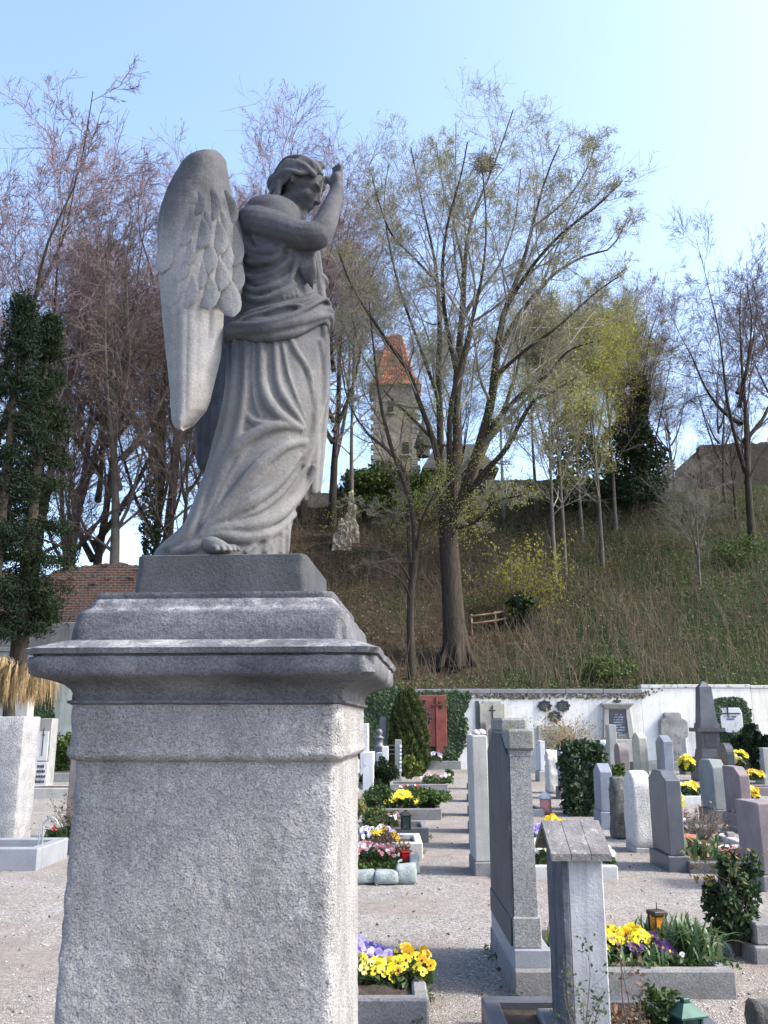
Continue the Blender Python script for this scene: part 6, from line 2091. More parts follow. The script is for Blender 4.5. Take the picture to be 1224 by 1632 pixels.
def strap_plant(label, c, n, L, seed, spread=.12, mat=None, width=.014, name='strap_leaf_plant', cat='plant', up=.9, group='clumps of strap leaves on the graves'):
    """clump of long arching leaves (daffodil, lily)"""
    rg = np.random.default_rng(seed)
    o = thing(name, label, cat, c, 0, group)
    k = 7
    a = rg.random(n) * 6.28
    Ls = L * rg.uniform(.6, 1.1, n)
    out = rg.uniform(.15, 1.0, n)
    t = np.linspace(0, 1, k)
    base = rg.normal(0, spread, (n, 2))
    r = out[:, None] * Ls[:, None] * (.25 * t + .55 * t ** 2.2)
    z = Ls[:, None] * (up * t - .62 * out[:, None] * t ** 2.4)
    cx = base[:, :1] + np.cos(a)[:, None] * r; cy = base[:, 1:] + np.sin(a)[:, None] * r
    w = width * np.array([.8, 1, 1, .95, .8, .5, .08])
    sx, sy = -np.sin(a)[:, None] * w, np.cos(a)[:, None] * w
    A_ = np.stack([cx - sx, cy - sy, z], -1); M_ = np.stack([cx, cy, z - .35 * w], -1); B_ = np.stack([cx + sx, cy + sy, z], -1)
    V = np.stack([A_, M_, B_], 2).reshape(-1, 3)
    i = (np.arange(n) * k * 3)[:, None, None] + (np.arange(k - 1) * 3)[None, :, None] + np.arange(2)[None, None]
    q = np.stack([i, i + 1, i + 4, i + 3], -1).reshape(-1, 4)
    me = mesh_np('leaves', V, [q]); smooth_mesh(me)
    link('leaves', me, mat or M_strap, o)['kind'] = 'stuff'
    return o

def shrub(label, c, rx, ry, rz, n, size, mat, seed, name='shrub', twigs=30, group=None, lumps=16, aspect=.6, droop=0.0, cat='shrub', solid=.75):
    rg = np.random.default_rng(seed)
    o = thing(name, label, cat, c, 0, group)
    lc = rg.normal(size=(lumps, 3)); lc /= np.linalg.norm(lc, axis=1, keepdims=True); lc *= rg.uniform(.3, solid, (lumps, 1))
    k = rg.integers(0, lumps, n)
    d = rg.normal(size=(n, 3)); d /= np.linalg.norm(d, axis=1, keepdims=True)
    C = (lc[k] + d * rg.uniform(.1, 1 - solid + .12, (n, 1))) * [rx, ry, rz] + [0, 0, rz]
    C[:, 2] = np.maximum(C[:, 2], .01)
    V, F = leaf_cloud(C, size * rg.uniform(.6, 1.3, n), rg, aspect, droop)
    link('leaves', mesh_np('leaves', V, [F]), mat, o)['kind'] = 'stuff'
    e = lc * [rx, ry, rz] * .95 + [0, 0, rz]
    P = np.stack([np.zeros_like(e) + [0, 0, -.02], e * [.35, .35, .5], e], 1)
    V, F = tubes_np(P, np.array([[.018, .012, .004]]).repeat(lumps, 0) * min(1.0, rz * 2), 5)
    link('stems', mesh_np('stems', V, [F]), M_twig, o)['kind'] = 'stuff'
    return o

def bare_shrub(label, c, h, n, seed, mat, r=.006, name='bare_bush', spread=.35, leaves=0, lmat=None, lsize=.03, group=None):
    rg = np.random.default_rng(seed)
    o = thing(name, label, 'shrub', c, 0, group)
    d = rg.normal(0, spread, (n, 3)); d[:, 2] = 1; d /= np.linalg.norm(d, axis=1, keepdims=True)
    L = h * rg.uniform(.5, 1.05, n)
    P = d[:, None] * L[:, None, None] * np.linspace(0, 1, 6)[None, :, None] + np.cumsum(rg.normal(0, .02 * h, (n, 6, 3)), 1)
    P[:, 0] = rg.normal(0, .03, (n, 3)) * [1, 1, 0]
    Q = np.linspace(r, r * .35, 6)[None].repeat(n, 0)
    ps = [tubes_np(P, Q, 5)]
    P2, Q2 = t_level(P, Q, 5, .2, 1, .4, .7, 4, .15, .03, .6, rg, r * .25)
    ps.append(tubes_np(P2, Q2, 3))
    P3, Q3 = t_level(P2, Q2, 3, .2, 1, .5, .7, 3, .15, .03, .6, rg, r * .2)
    ps.append(tubes_np(P3, Q3, 3))
    link('branches', mesh_np('branches', *merge([(v, [f]) for v, f in ps])), mat, o)['kind'] = 'stuff'
    if leaves:
        V, F = tip_leaves(P3, leaves, lsize, rg, .02)
        link('leaves', mesh_np('leaves', V, [F]), lmat, o)['kind'] = 'stuff'
    return o

# ---- bed at the pedestal's right foot
nb = bed('grave bed with violet and yellow pansies beside the pedestal', 430, 684, 1592, 1634, .92, S_kerb, .085, True, fill=.62)
zs0 = nb['h'] * .72
xr = nb['x1']
planting('violet blue pansies at the back of the bed beside the pedestal', xr - .78, xr - .20, nb['y0'] + .52, nb['y0'] + .86, zs0, ['lilac'], 120, .030, 1, .15, True, 900)
planting('bright yellow pansies edging the bed beside the pedestal', xr - .80, xr - .12, nb['y0'] + .34, nb['y0'] + .58, zs0, ['yellow', 'yellow', 'lemon'], 52, .031, 2, .12, True, 900)
planting('yellow pansies spilling over the right kerb of that bed', xr - .22, xr + .05, nb['y0'] + .36, nb['y0'] + .84, zs0, ['yellow', 'yellow', 'gold'], 36, .032, 3, .12, True, 450)

# ---- pillar grave
px0, px1, py0, py1, ph = PB['x0'], PB['x1'], PB['y0'], PB['y1'], PB['h']
gx = lambda px, py, y: at(px, py, y).x
planting('golden yellow pansies on the granite pillar grave', gx(958, 1500, py0 + .5), gx(1030, 1500, py0 + .5), py0 + .30, py0 + .62, ph * .85, ['gold', 'yellow', 'yellow'], 56, .029, 5, .14, True, 600)
planting('dark purple pansies between the gold ones and the strap leaves', gx(985, 1500, py0 + .5), gx(1058, 1500, py0 + .5), py0 + .26, py0 + .52, ph * .85, ['purple'], 40, .028, 6, .10, True, 500)
strap_plant('big clump of arching green strap leaves on the pillar grave', (gx(1095, 1500, py0 + .45), py0 + .45, ph * .8), 190, .36, 7, .10, None, .011)
strap_plant('smaller strap leaf clump in front of the purple pansies', (gx(1015, 1500, py0 + .22), py0 + .22, ph * .8), 46, .20, 8, .09, None, .009)
strap_plant('upright strap leaves behind the orange lantern', (gx(1042, 1480, py0 + .7), py0 + .7, ph * .8), 60, .30, 9, .07, None, .010)
strap_plant('thin strap leaves between pillar and roofed post', (gx(872, 1480, py0 + .3), py0 + .3, ph * .8), 22, .30, 10, .03, M_strap, .008)
planting('low green ground plants covering the pillar grave', gx(900, 1500, py0 + .45), gx(1150, 1500, py0 + .45), py0 + .12, py0 + .8, ph * .8, ['white'], 4, .02, 11, .06, True, 1800, None, .035, 'ground_plants', 'plants')

def lantern(name, label, c, w, h, frame, glass, roof='hip', group=None):
    o = thing(name, label, 'lantern', c, .3, group)
    link('base', box_mesh('base', (0, 0, h * .04), (w, w, h * .08), .004), frame, o)
    for sx in (-1, 1):
        for sy in (-1, 1):
            link('corner_post', box_mesh('corner_post', (sx * w * .42, sy * w * .42, h * .4), (w * .12, w * .12, h * .66), .002), frame, o)
    link('glass', box_mesh('glass', (0, 0, h * .40), (w * .76, w * .76, h * .62), .004), glass, o)
    if roof == 'hip':
        e, t = w * .62, w * .2
        link('roof', hull_mesh('roof', [(sx * e, sy * e, h * .73) for sx in (-1, 1) for sy in (-1, 1)] + [(sx * e, sy * e, h * .76) for sx in (-1, 1) for sy in (-1, 1)] + [(sx * t, sy * t, h * .93) for sx in (-1, 1) for sy in (-1, 1)]), frame, o)
        link('knob', box_mesh('knob', (0, 0, h * .965), (w * .3, w * .3, h * .08), .004), frame, o)
    else:
        link('roof', box_mesh('roof', (0, 0, h * .78), (w * 1.12, w * 1.12, h * .1), .006), frame, o)
        V, F = tube_line([(0, 0, h * .8), (0, 0, h * .9), (0, 0, h)], [w * .04] * 3, 6)
        link('handle', mesh_np('handle', V, F), frame, o)
    return o
M_lgreen = plain('verdigris_metal', (.03, .075, .06), .5, .3, 14, metal=.3)
M_lbron = plain('dark_bronze', (.05, .042, .035), .55, .3, 14, metal=.3)
M_gl_o = plain('amber_glass', (.55, .22, .02), .15, .3, 20)
M_gl_g = plain('smoky_green_glass', (.03, .06, .05), .12, .3, 20)
M_gl_r = plain('red_glass', (.5, .02, .02), .15, .3, 20)
lc_ = at(1048, 1470, py0 + .62)
lantern('grave_lantern', 'bronze lantern with amber glass on the pillar grave', (lc_.x, py0 + .62, ph * .8), .095, .30, M_lbron, M_gl_o, 'flat')
gl = at(1091, 1590, 4.9)
lantern('grave_lantern', 'green metal lantern at the bottom edge', (gl.x, 4.9, gl.z - .29), .125, .29, M_lgreen, M_gl_g, 'hip')
# front grave at the bottom edge under the roofed post
fb_ = G(1010, 1700)
fo = thing('grave_kerb', 'dark kerbed grave at the bottom edge below the roofed post', 'grave', (at(1010, 1640, 4.55).x, 4.55, 0), 0, 'kerbed grave beds')
link('kerb_stone', box_mesh('kerb_stone', (-.05, .80, .06), (1.15, .09, .14), .01), S_dark, fo)
link('kerb_stone', box_mesh('kerb_stone', (-.05, 0, .06), (1.15, .09, .14), .01), S_dark, fo)
link('kerb_stone', box_mesh('kerb_stone', (-.58, .4, .06), (.09, .70, .138), .01), S_dark, fo)
link('kerb_stone', box_mesh('kerb_stone', (.48, .4, .06), (.09, .70, .138), .01), S_dark, fo)
link('soil', box_mesh('soil', (-.05, .4, .02), (1.0, .74, .13), .01), M_soil, fo)
def PT(px, py, Y): return at(px, py, Y)
q = PT(930, 1640, 4.7)
bare_shrub('thorny twiggy bush climbing the foot of the roofed post', (PT(925, 1600, 4.6).x, 4.6, .08), .42, 9, 20, M_twig, .0035, 'rose_bush', .3, 260, M_fol, .022)
bare_shrub('thin bare rose stems right of the roofed post', (PT(1000, 1600, 4.72).x, 4.72, .08), .52, 3, 21, M_twig, .0045, 'rose_bush', .14, 50, M_lf_dead, .03)
shrub('small green leafy plant beside the green lantern', (PT(1052, 1620, 4.95).x, 4.95, .08), .12, .10, .12, 500, .035, M_fol, 22, 'leafy_plant')
shrub('dry brownish low plant at the bottom edge', (PT(985, 1630, 4.9).x, 4.9, .06), .20, .12, .09, 600, .03, M_lf_dead, 23, 'leafy_plant')
planting('few white flowers at the bottom edge by the post', PT(955, 1630, 4.9).x - .05, PT(955, 1630, 4.9).x + .08, 4.88, 5.0, .08, ['white'], 6, .022, 24, .10, True, 120)

# ---- dark rose shrub at the right edge and its kerb
rb = G(1185, 1535)
shrub('dark leafy rose shrub at the right edge of the gravel', (rb.x + .06, rb.y + .25, 0), .30, .25, .36, 2300, .055, M_lf_ivy, 30, 'rose_shrub', lumps=22, solid=.85)
bare_shrub('reddish young shoots topping the dark rose shrub', (rb.x + .06, rb.y + .25, .25), .55, 9, 31, M_twig, .005, 'rose_bush', .45, 160, leafmat('young_red_leaves', [(.10, .05, .03), (.16, .14, .03), (.07, .09, .03)], .3), .045)
slab('low grey kerb stone block below the dark rose shrub', 1204, 1270, 1472, 1534, .5, 'flat', S_kerb, (.10, .03), S_kerb)
slab('mossy rock at the bottom right corner', 1206, 1250, 1598, 1650, .15, 'rough', S_bark, None, None, rough=.03, cuts=2, seed=21, cat='rock', name='rock')

# ---- beds left of the path
def bedplant(b, u0, u1, v0, v1): return (b['x0'] + (b['x1'] - b['x0']) * u0, b['x0'] + (b['x1'] - b['x0']) * u1, b['y0'] + (b['y1'] - b['y0']) * v0, b['y0'] + (b['y1'] - b['y0']) * v1, b['h'] * .8)
k1 = bed('far grave bed with box ball and white flowers by the thuja', 620, 714, 1250, 1262, 1.3, S_kerb, .1)
k2 = bed('grave bed with yellow daffodils left of the path', 606, 704, 1289, 1306, 1.4, S_kerb, .1)
k3 = bed('grave bed with low green cushions left of the path', 560, 684, 1320, 1341, 1.1, S_kerb, .1)
k4 = bed('pale kerbed grave bed with white and gold pansies left of the path', 574, 674, 1343, 1367, 1.0, S_kerbl, .1)
planting('row of bright yellow primroses on the second bed', *bedplant(k2, .06, .62, .08, .4), ['yellow', 'yellow', 'lemon'], 110, .05, 51, .26, False, 900, None, .08)
shrub('low green leafy cushion beside the yellow primroses', ((k2['x0'] * .3 + k2['x1'] * .7), k2['y0'] + .5, k2['h'] * .7), .75, .5, .2, 3000, .07, M_lf_ivy2, 52, 'leafy_plant', lumps=24)
planting('bluish grey leaves with few white flowers behind the primroses', *bedplant(k2, .2, .95, .5, .95), ['white', 'red'], 14, .04, 53, .35, False, 1500, M_bluef, .09)
shrub('low green cushion plant on the third bed', (k3['x1'] - .7, k3['y0'] + .6, k3['h'] * .6), .4, .35, .16, 1200, .05, M_lf_ivy2, 54, 'leafy_plant')
planting('pinkish heather on the third bed', *bedplant(k3, .45, .62, .3, .7), ['pink', 'white'], 30, .025, 55, .18, False, 300)
planting('white and violet pansies on the pale kerbed bed', *bedplant(k4, .0, .55, .1, .6), ['white', 'white', 'lilac'], 60, .035, 56, .16, False, 700)
planting('gold pansies in the middle of the pale kerbed bed', *bedplant(k4, .12, .62, .05, .3), ['gold', 'yellow'], 30, .036, 57, .15, False, 300)
shrub('reddish brown leafy bush before the pale kerbed bed', (G(620, 1374).x, G(620, 1374).y, 0), .28, .2, .22, 900, .045, M_lf_dead, 58, 'leafy_plant')
lp = G(653, 1345)
lantern('grave_lantern', 'dark lantern at the corner of the pale kerbed bed', (lp.x - .05, lp.y + .1, k4['h']), .12, .26, M_lbron, M_gl_g, 'hip')
# rock edged bed
rg_ = random.Random(5)
S_rock = stone('greenish_slate_rock', (.17, .20, .195), (.34, .375, .36), 4, c3=(.14, .15, .13), bump=.02, bscale=30)
for k, (pa, pb_, yt, yb_) in enumerate(((505, 596, 1388, 1408), (598, 634, 1388, 1409), (632, 662, 1378, 1408), (655, 670, 1368, 1392))):
    slab(('long flat edging rock at the near side of the heather bed', 'middle edging rock of the heather bed', 'big pale green edging rock at the corner of the heather bed', 'edging rock on the path side of the heather bed')[k],
         pa, pb_, yt, yb_, .22 if k < 3 else .4, 'rough', S_rock, None, None, 'edging_rock', 'rock', .01, .03, 2, 'edging rocks of the heather bed', 0, 40 + k)
hb = G(600, 1395)
planting('pink and white heather on the rock edged bed', G(556, 1390).x, G(628, 1390).x, hb.y + .25, hb.y + .75, .05, ['pink', 'pink', 'white'], 170, .024, 60, .2, False, 1200, M_fol, .04)
planting('low green mat on the rock edged bed', G(556, 1390).x - .2, G(650, 1390).x, hb.y + .1, hb.y + .8, .03, ['white'], 5, .03, 61, .10, False, 2200, M_lf_ivy2, .04, 'ground_plants', 'plants')
bare_shrub('bare brown rose stems on the rock edged bed', (G(618, 1380).x, hb.y + .7, .05), .55, 9, 62, M_twig, .005, 'rose_bush', .4, 90, M_lf_dead, .03)
rl_ = G(646, 1388)
lantern('grave_light', 'red glass grave light on the rock edged bed', (rl_.x, rl_.y + .15, .05), .10, .17, M_gl_r, M_gl_r, 'flat')
# shrubs in the left row
g_ = G(607, 1283)
shrub('round dark green yew shrub in the left row', (g_.x, g_.y, 0), .42, .4, .47, 4200, .075, M_lf_con, 63, 'yew_shrub', lumps=30, solid=.86, aspect=.4)
g_ = G(598, 1312)
shrub('spreading dwarf conifer below the yew shrub', (g_.x, g_.y, 0), .36, .3, .33, 2400, .08, leafmat('dwarf_conifer', [(.02, .05, .015), (.04, .08, .02), (.06, .10, .03)], .15), 64, 'dwarf_conifer', aspect=.3, droop=.3)
g_ = G(568, 1316)
shrub('straw coloured grass tuft at the pedestal edge', (g_.x, g_.y, 0), .25, .2, .27, 900, .10, leafmat('straw_tuft', [(.22, .20, .08), (.30, .27, .12), (.15, .17, .06)], .2), 65, 'grass_tuft', aspect=.2)
g_ = G(655, 1247)
shrub('clipped golden box ball before the thuja', (g_.x, g_.y, .1), .36, .36, .33, 3600, .06, leafmat('golden_box', [(.06, .08, .012), (.10, .12, .02), (.14, .16, .03)], .2), 66, 'box_ball', lumps=60, solid=.9)
g_ = G(700, 1250)
planting('white flowers and small green plants on the far bed', G(668, 1250).x, G(712, 1250).x, k1['y0'] + .2, k1['y0'] + .9, k1['h'], ['white', 'white', 'pink'], 26, .045, 67, .2, False, 500, None, .07)
shrub('small clipped green shrub at the end of the far bed', (G(707, 1250).x, k1['y0'] + .7, k1['h']), .18, .18, .18, 700, .06, M_lf_ivy2, 68, 'leafy_plant')
planting('small violet flowers at the foot of the rust red panel', at(683, 1205, WALL_Y - 1).x, at(705, 1205, WALL_Y - 1).x, WALL_Y - .9, WALL_Y - .4, .3, ['lilac', 'white'], 40, .05, 69, .3, False, 200, None, .08)
shrub('pale green plant at the pedestal edge in the left row', (G(565, 1262).x, G(565, 1262).y, 0), .3, .3, .25, 700, .08, M_bluef, 70, 'leafy_plant')

# columnar thuja
def thuja():
    c = G(652, 1236)
    rg = np.random.default_rng(71)
    H = at(655, 1098, c.y).z
    W = 31 / FPX * c.y
    o = thing('thuja_tree', 'dense columnar dark green thuja before the ivy wall', 'tree', c)
    V, F = tube_line([(0, 0, -.1), (0, 0, H * .5), (0, 0, H * .92)], [.09, .06, .015], 7)
    link('trunk', mesh_np('trunk', V, F), M_bark, o)
    n = 21000
    z = H * rg.random(n) ** .85
    f = z / H
    prof = np.minimum(1, .62 + 2.2 * f) * np.sqrt(np.maximum(0, 1 - f ** 2.6))
    a = rg.random(n) * 6.28
    lump = 1 + .16 * np.sin(a * 5 + z * 3.1) * np.sin(z * 4.3 + a * 2) + .09 * np.sin(a * 11 + z * 9)
    r = W * prof * lump * (1 - .45 * rg.random(n) ** 2)
    C = np.stack([r * np.cos(a), r * np.sin(a), z], 1)
    # upright fan sprays
    d = np.stack([np.cos(a) * .35, np.sin(a) * .35, np.ones(n)], 1) + rg.normal(0, .25, (n, 3)); d /= np.linalg.norm(d, axis=1, keepdims=True)
    s = np.cross(d, rg.normal(size=(n, 3))); s /= np.linalg.norm(s, axis=1, keepdims=True)
    L = .13 * rg.uniform(.6, 1.3, n)[:, None]
    V = np.stack([C - d * L * .5, C + s * L * .22, C + d * L * .5, C - s * L * .22], 1).reshape(-1, 3)
    i = np.arange(n)[:, None] * 4
    F = np.concatenate([i + [[0, 1, 2]], i + [[0, 2, 3]]], 0)
    link('foliage', mesh_np('foliage', V, [F]), leafmat('thuja_green', [(.02, .032, .008), (.04, .058, .014), (.065, .08, .02), (.03, .045, .012)], .15, .7), o)['kind'] = 'stuff'
thuja()

# ---- ivy on the wall
def in_poly(px, py, poly):
    ins = np.zeros(len(px), bool)
    j = len(poly) - 1
    for i in range(len(poly)):
        xi, yi = poly[i]; xj, yj = poly[j]
        ins ^= ((yi > py) != (yj > py)) & (px < (xj - xi) * (py - yi) / (yj - yi + 1e-9) + xi)
        j = i
    return ins
def wall_ivy(label, poly, n, seed, size=.13, hole=None, mat=None, thick=.16, name='wall_ivy'):
    rg = np.random.default_rng(seed)
    P = np.array(poly, float)
    px = rg.uniform(P[:, 0].min(), P[:, 0].max(), n); py = rg.uniform(P[:, 1].min(), P[:, 1].max(), n)
    jit = 2.2
    keep = in_poly(px + rg.normal(0, jit, n), py + rg.normal(0, jit, n), poly)
    if hole: keep &= ~in_poly(px + rg.normal(0, 1.2, n), py + rg.normal(0, 1.2, n), hole)
    px, py = px[keep], py[keep]
    c0 = at(P[:, 0].mean(), P[:, 1].max(), WALL_Y)
    C = np.array([at(a, b, WALL_Y) for a, b in zip(px, py)]) - np.array(c0)
    C[:, 1] -= .02 + thick * rg.random(len(C)) * (.5 + .5 * np.sin(C[:, 0] * 3) * np.sin(C[:, 2] * 3.4))
    m = len(C)
    # leaves hang facing outwards
    d = np.stack([rg.normal(0, .5, m), rg.normal(-.25, .25, m), -np.ones(m)], 1); d /= np.linalg.norm(d, axis=1, keepdims=True)
    s = np.cross(d, np.array([0, -1, .3]) + rg.normal(0, .3, (m, 3))); s /= np.linalg.norm(s, axis=1, keepdims=True)
    L = size * rg.uniform(.6, 1.3, m)[:, None]
    nn = np.cross(s, d)
    V = np.stack([C - d * L * .5, C + s * L * .5 - nn * L * .1, C + d * L * .5, C - s * L * .5 - nn * L * .1], 1).reshape(-1, 3)
    i = np.arange(m)[:, None] * 4
    o = thing(name, label, 'ivy', c0)
    link('leaves', mesh_np('leaves', V, [np.concatenate([i + [[0, 1, 2]], i + [[0, 2, 3]]], 0)]), mat or M_lf_ivy, o)['kind'] = 'stuff'
    return o
wall_ivy('dense dark ivy covering the wall around the rust red panel', [(560, 1085), (628, 1092), (650, 1104), (720, 1103), (750, 1104), (746, 1118), (738, 1135), (744, 1160), (738, 1190), (725, 1212), (690, 1213), (660, 1206), (640, 1222), (560, 1225)], 15000, 81)
wall_ivy('thick ring of ivy round the white marble plaque', [(1140, 1118), (1150, 1112), (1172, 1112), (1188, 1122), (1196, 1140), (1195, 1165), (1186, 1182), (1165, 1200), (1140, 1195), (1128, 1160), (1125, 1135)], 5200, 82, .12, [(1146, 1131), (1160, 1128), (1180, 1138), (1182, 1155), (1172, 1166), (1150, 1163), (1143, 1150)])
M_crp = leafmat('dry_creeper', [(.10, .08, .06), (.17, .14, .11), (.06, .05, .04), (.12, .14, .10)], .1)
wall_ivy('thin dry creeper hanging under the dark wall coping', [(750, 1106), (860, 1107), (1000, 1106), (1030, 1104), (1060, 1096), (1040, 1104), (1020, 1112), (900, 1111), (850, 1113), (800, 1114), (760, 1112)], 2600, 83, .09, None, M_crp, .05)
wall_ivy('ivy with bare stems on the mossy wall at left', [(52, 1090), (84, 1088), (86, 1130), (80, 1190), (82, 1215), (72, 1216), (70, 1160), (50, 1140)], 3000, 84, .14)

# stone under ivy in the middle row
g_ = G(939, 1300)
rg = np.random.default_rng(85)
n = 3600
H = at(940, 1190, g_.y).z
u = rg.random((n, 3))
C = np.stack([(u[:, 0] - .5) * .62, (u[:, 1]) * .72 - .05, u[:, 2] * H], 1)
sd_ = rg.integers(0, 4, n)
C[sd_ == 0, 1] = -.05; C[sd_ == 1, 0] = -.31; C[sd_ == 2, 0] = .31; C[sd_ == 3, 2] = H
C[:, 0] *= 1 - .25 * np.maximum(0, C[:, 2] / H - .8) * 5 * .6
C += rg.normal(0, .045, C.shape)
V, F = leaf_cloud(C, .085 * rg.uniform(.7, 1.3, n), rg, .8, .4)
o = thing('ivy_mantle', 'thick dark ivy wrapped round a gravestone in the middle row', 'ivy', g_)
link('leaves', mesh_np('leaves', V, [F]), M_lf_ivy, o)['kind'] = 'stuff'

bb = base_at(838, 42.5)
bare_shrub('airy yellow green bush coming into leaf right of the great trunk', bb, at(838, 868, 42.5).z - bb.z, 46, 87, M_twig, .03, 'budding_bush', .42, 6500, M_lf_yel, .10)
# dry tuft before the inscribed slab
g_ = G(900, 1225)
bare_shrub('straw brown leafless bush before the inscribed wall slab', (g_.x, g_.y - 1.2, 0), 1.9, 60, 86, plain('straw_twigs', (.24, .18, .10), .9), .01, 'bare_bush', .4, 1800, leafmat('straw_leaves', [(.22, .16, .08), (.16, .12, .06), (.28, .22, .12)], .2), .07)

# ---- right hand beds
rb2 = bed('granite kerbed bed end right of the pale stele', 800, 986, 1380, 1401, 1.0, S_kerbl, .1)
planting('violet pansies behind the granite pillar', G(850, 1385).x, G(880, 1385).x, rb2['y0'] + .5, rb2['y0'] + .95, rb2['h'], ['lilac'], 60, .04, 90, .3, False, 500)
planting('yellow daffodils behind the ridge of the roofed post', G(868, 1378).x, G(900, 1378).x, rb2['y0'] + .75, rb2['y0'] + 1.1, rb2['h'], ['gold', 'yellow'], 36, .05, 91, .38, False, 500)
planting('lemon and white pansies left of the roofed post', G(850, 1392).x, G(876, 1392).x, rb2['y0'] + .1, rb2['y0'] + .5, rb2['h'], ['lemon', 'white'], 36, .042, 92, .2, False, 400)
planting('white flowers at the right side of the roofed post', G(958, 1392).x, G(974, 1392).x, rb2['y0'] + .1, rb2['y0'] + .4, rb2['h'], ['white'], 18, .035, 93, .12, False, 300)
# plastic grave light
gq = G(870, 1297)
gl_o = thing('grave_light', 'white and red plastic grave light on the gravel', 'grave light', gq)
bm = bmesh.new(); add_lathe(bm, [(.0, 0), (.10, 0), (.11, .05), (.105, .27), (0, .27)], n=14)
link('cup', bm_mesh(bm, 'cup', True), plain('faded_red_plastic', (.42, .18, .17), .4), gl_o)
bm = bmesh.new(); add_lathe(bm, [(.12, .27), (.12, .30), (.08, .36), (0, .39)], n=14)
link('lid', bm_mesh(bm, 'lid', True), S_white, gl_o)
bed('small dark grave bed behind the granite pillar', 836, 868, 1290, 1300, 1.2, S_green, .1, True, fill=.9)
gq = G(921, 1284)
bm = bmesh.new(); add_lathe(bm, [(0, 0), (.05, 0), (.065, .14), (.05, .15), (0, .15)], n=12)
o = link('yellow_cup', bm_mesh(bm, 'yellow_cup', True), plain('yellow_plastic', (.75, .55, .02), .4), None, (gq.x, gq.y, .22)); tag(o, 'small yellow cup on the plinth of the greenish slab', 'cup')
# bed of the dark polished stone
db = bed('blue grey kerbed grave right of the dark polished stone', 1100, 1300, 1374, 1391, 1.0, S_dark, .1, True, fill=.8)
strap_plant('green tulip leaves at the foot of the dark polished stone', (G(1122, 1385).x, db['y0'] + .45, db['h'] * .7), 70, .42, 94, .13, None, .024)
planting('dark red heather mat on the blue grey kerbed grave', G(1150, 1385).x, G(1230, 1385).x, db['y0'] + .15, db['y0'] + .8, db['h'] * .8, ['pink'], 20, .02, 95, .1, False, 1400, leafmat('red_mat', [(.07, .03, .03), (.10, .05, .04), (.05, .04, .03)], .2), .04, 'ground_plants', 'plants')
wb = bed('white marble kerbed grave near the right edge', 1128, 1216, 1348, 1365, 1.3, S_white, .12, True, fill=.4)
gq = G(1168, 1349)
slab('tiny dark marker post on the white kerbed grave', 1162, 1175, 1327, 1350, .12, 'slant', S_brown, None, None, cat='grave marker', name='grave_marker')
bare_shrub('dry brown brush on the grave behind the dark polished stone', (G(1125, 1345).x, G(1125, 1345).y, 0), .5, 40, 96, M_twigg, .008, 'bare_bush', .6, 500, M_lf_dead, .04)
strap_plant('daffodil leaves behind the dark polished stone', (G(1092, 1345).x, G(1092, 1345).y + .3, 0), 36, .6, 97, .1, None, .012)
planting('yellow daffodil blooms behind the dark polished stone', G(1086, 1345).x, G(1104, 1345).x, G(1092, 1345).y + .2, G(1092, 1345).y + .4, .3, ['yellow', 'lemon'], 9, .05, 98, .32, False, 40)
planting('dark purple pansies in a pot behind the dark stone', G(1090, 1362).x, G(1102, 1362).x, G(1092, 1362).y + .1, G(1092, 1362).y + .3, .2, ['purple', 'purple', 'white'], 16, .035, 99, .2, False, 120)
gq = G(1098, 1368)
bm = bmesh.new(); add_lathe(bm, [(0, 0), (.11, 0), (.15, .2), (.16, .2), (.16, .24), (.13, .24), (0, .22)], n=14)
o = link('flower_pot', bm_mesh(bm, 'flower_pot', True), plain('terracotta', (.33, .10, .06), .8), None, (gq.x + .05, gq.y + .25, 0)); tag(o, 'terracotta pot beside the dark polished stone', 'pot')
wb2 = bed('white kerbed grave with yellow flowers behind the dark stone', 1082, 1132, 1269, 1281, 1.2, S_white, .12)
planting('yellow flowers on the small white kerbed grave', *bedplant(wb2, .4, .95, .2, .8), ['yellow', 'lemon', 'gold'], 26, .06, 100, .22, False, 300, None, .09)
planting('yellow flower bunch below the stone cross', G(1073, 1222).x, G(1090, 1222).x, 29.2, 29.8, .35, ['yellow', 'yellow', 'lemon'], 60, .085, 101, .4, False, 200, None, .12)
planting('yellow flower bunch left of the olive grey stone', G(1004, 1236).x, G(1016, 1236).x, 24.0, 24.6, .4, ['yellow'], 50, .075, 102, .35, False, 200, None, .12)
planting('orange yellow pansy row near the right edge', G(1199, 1258).x, G(1224, 1258).x, G(1200, 1258).y + .1, G(1200, 1258).y + .5, .22, ['gold', 'gold', 'yellow'], 70, .055, 103, .2, False, 200, None, .08)
bed('brown kerbed bed of the orange yellow pansies', 1196, 1290, 1255, 1268, 1.0, S_brown, .1)
planting('white and yellow flowers above the purple brown stone', G(1196, 1250).x, G(1216, 1250).x, G(1200, 1246).y, G(1200, 1246).y + .8, .35, ['white', 'lemon', 'yellow'], 60, .06, 104, .35, False, 300, None, .09)
planting('white flowers left of the purple brown stone', G(1163, 1306).x, G(1175, 1306).x, G(1168, 1306).y + .05, G(1168, 1306).y + .5, .1, ['white', 'yellow'], 26, .05, 105, .3, False, 160)
planting('yellow pansies beside the purple brown stone', G(1206, 1322).x, G(1218, 1322).x, G(1210, 1322).y, G(1210, 1322).y + .4, .3, ['yellow', 'gold'], 20, .05, 106, .3, False, 200)
planting('white flowers by the blue grey peaked stone', G(976, 1318).x, G(990, 1318).x, G(980, 1318).y + .1, G(980, 1318).y + .4, .22, ['white'], 26, .04, 107, .12, False, 60)
planting('white flowers at the foot of the black wall tablet', at(957, 1200, 32).x, at(968, 1200, 32).x, 31.6, 32.2, .7, ['white'], 30, .08, 108, .3, False, 60)
g_ = G(1002, 1360)
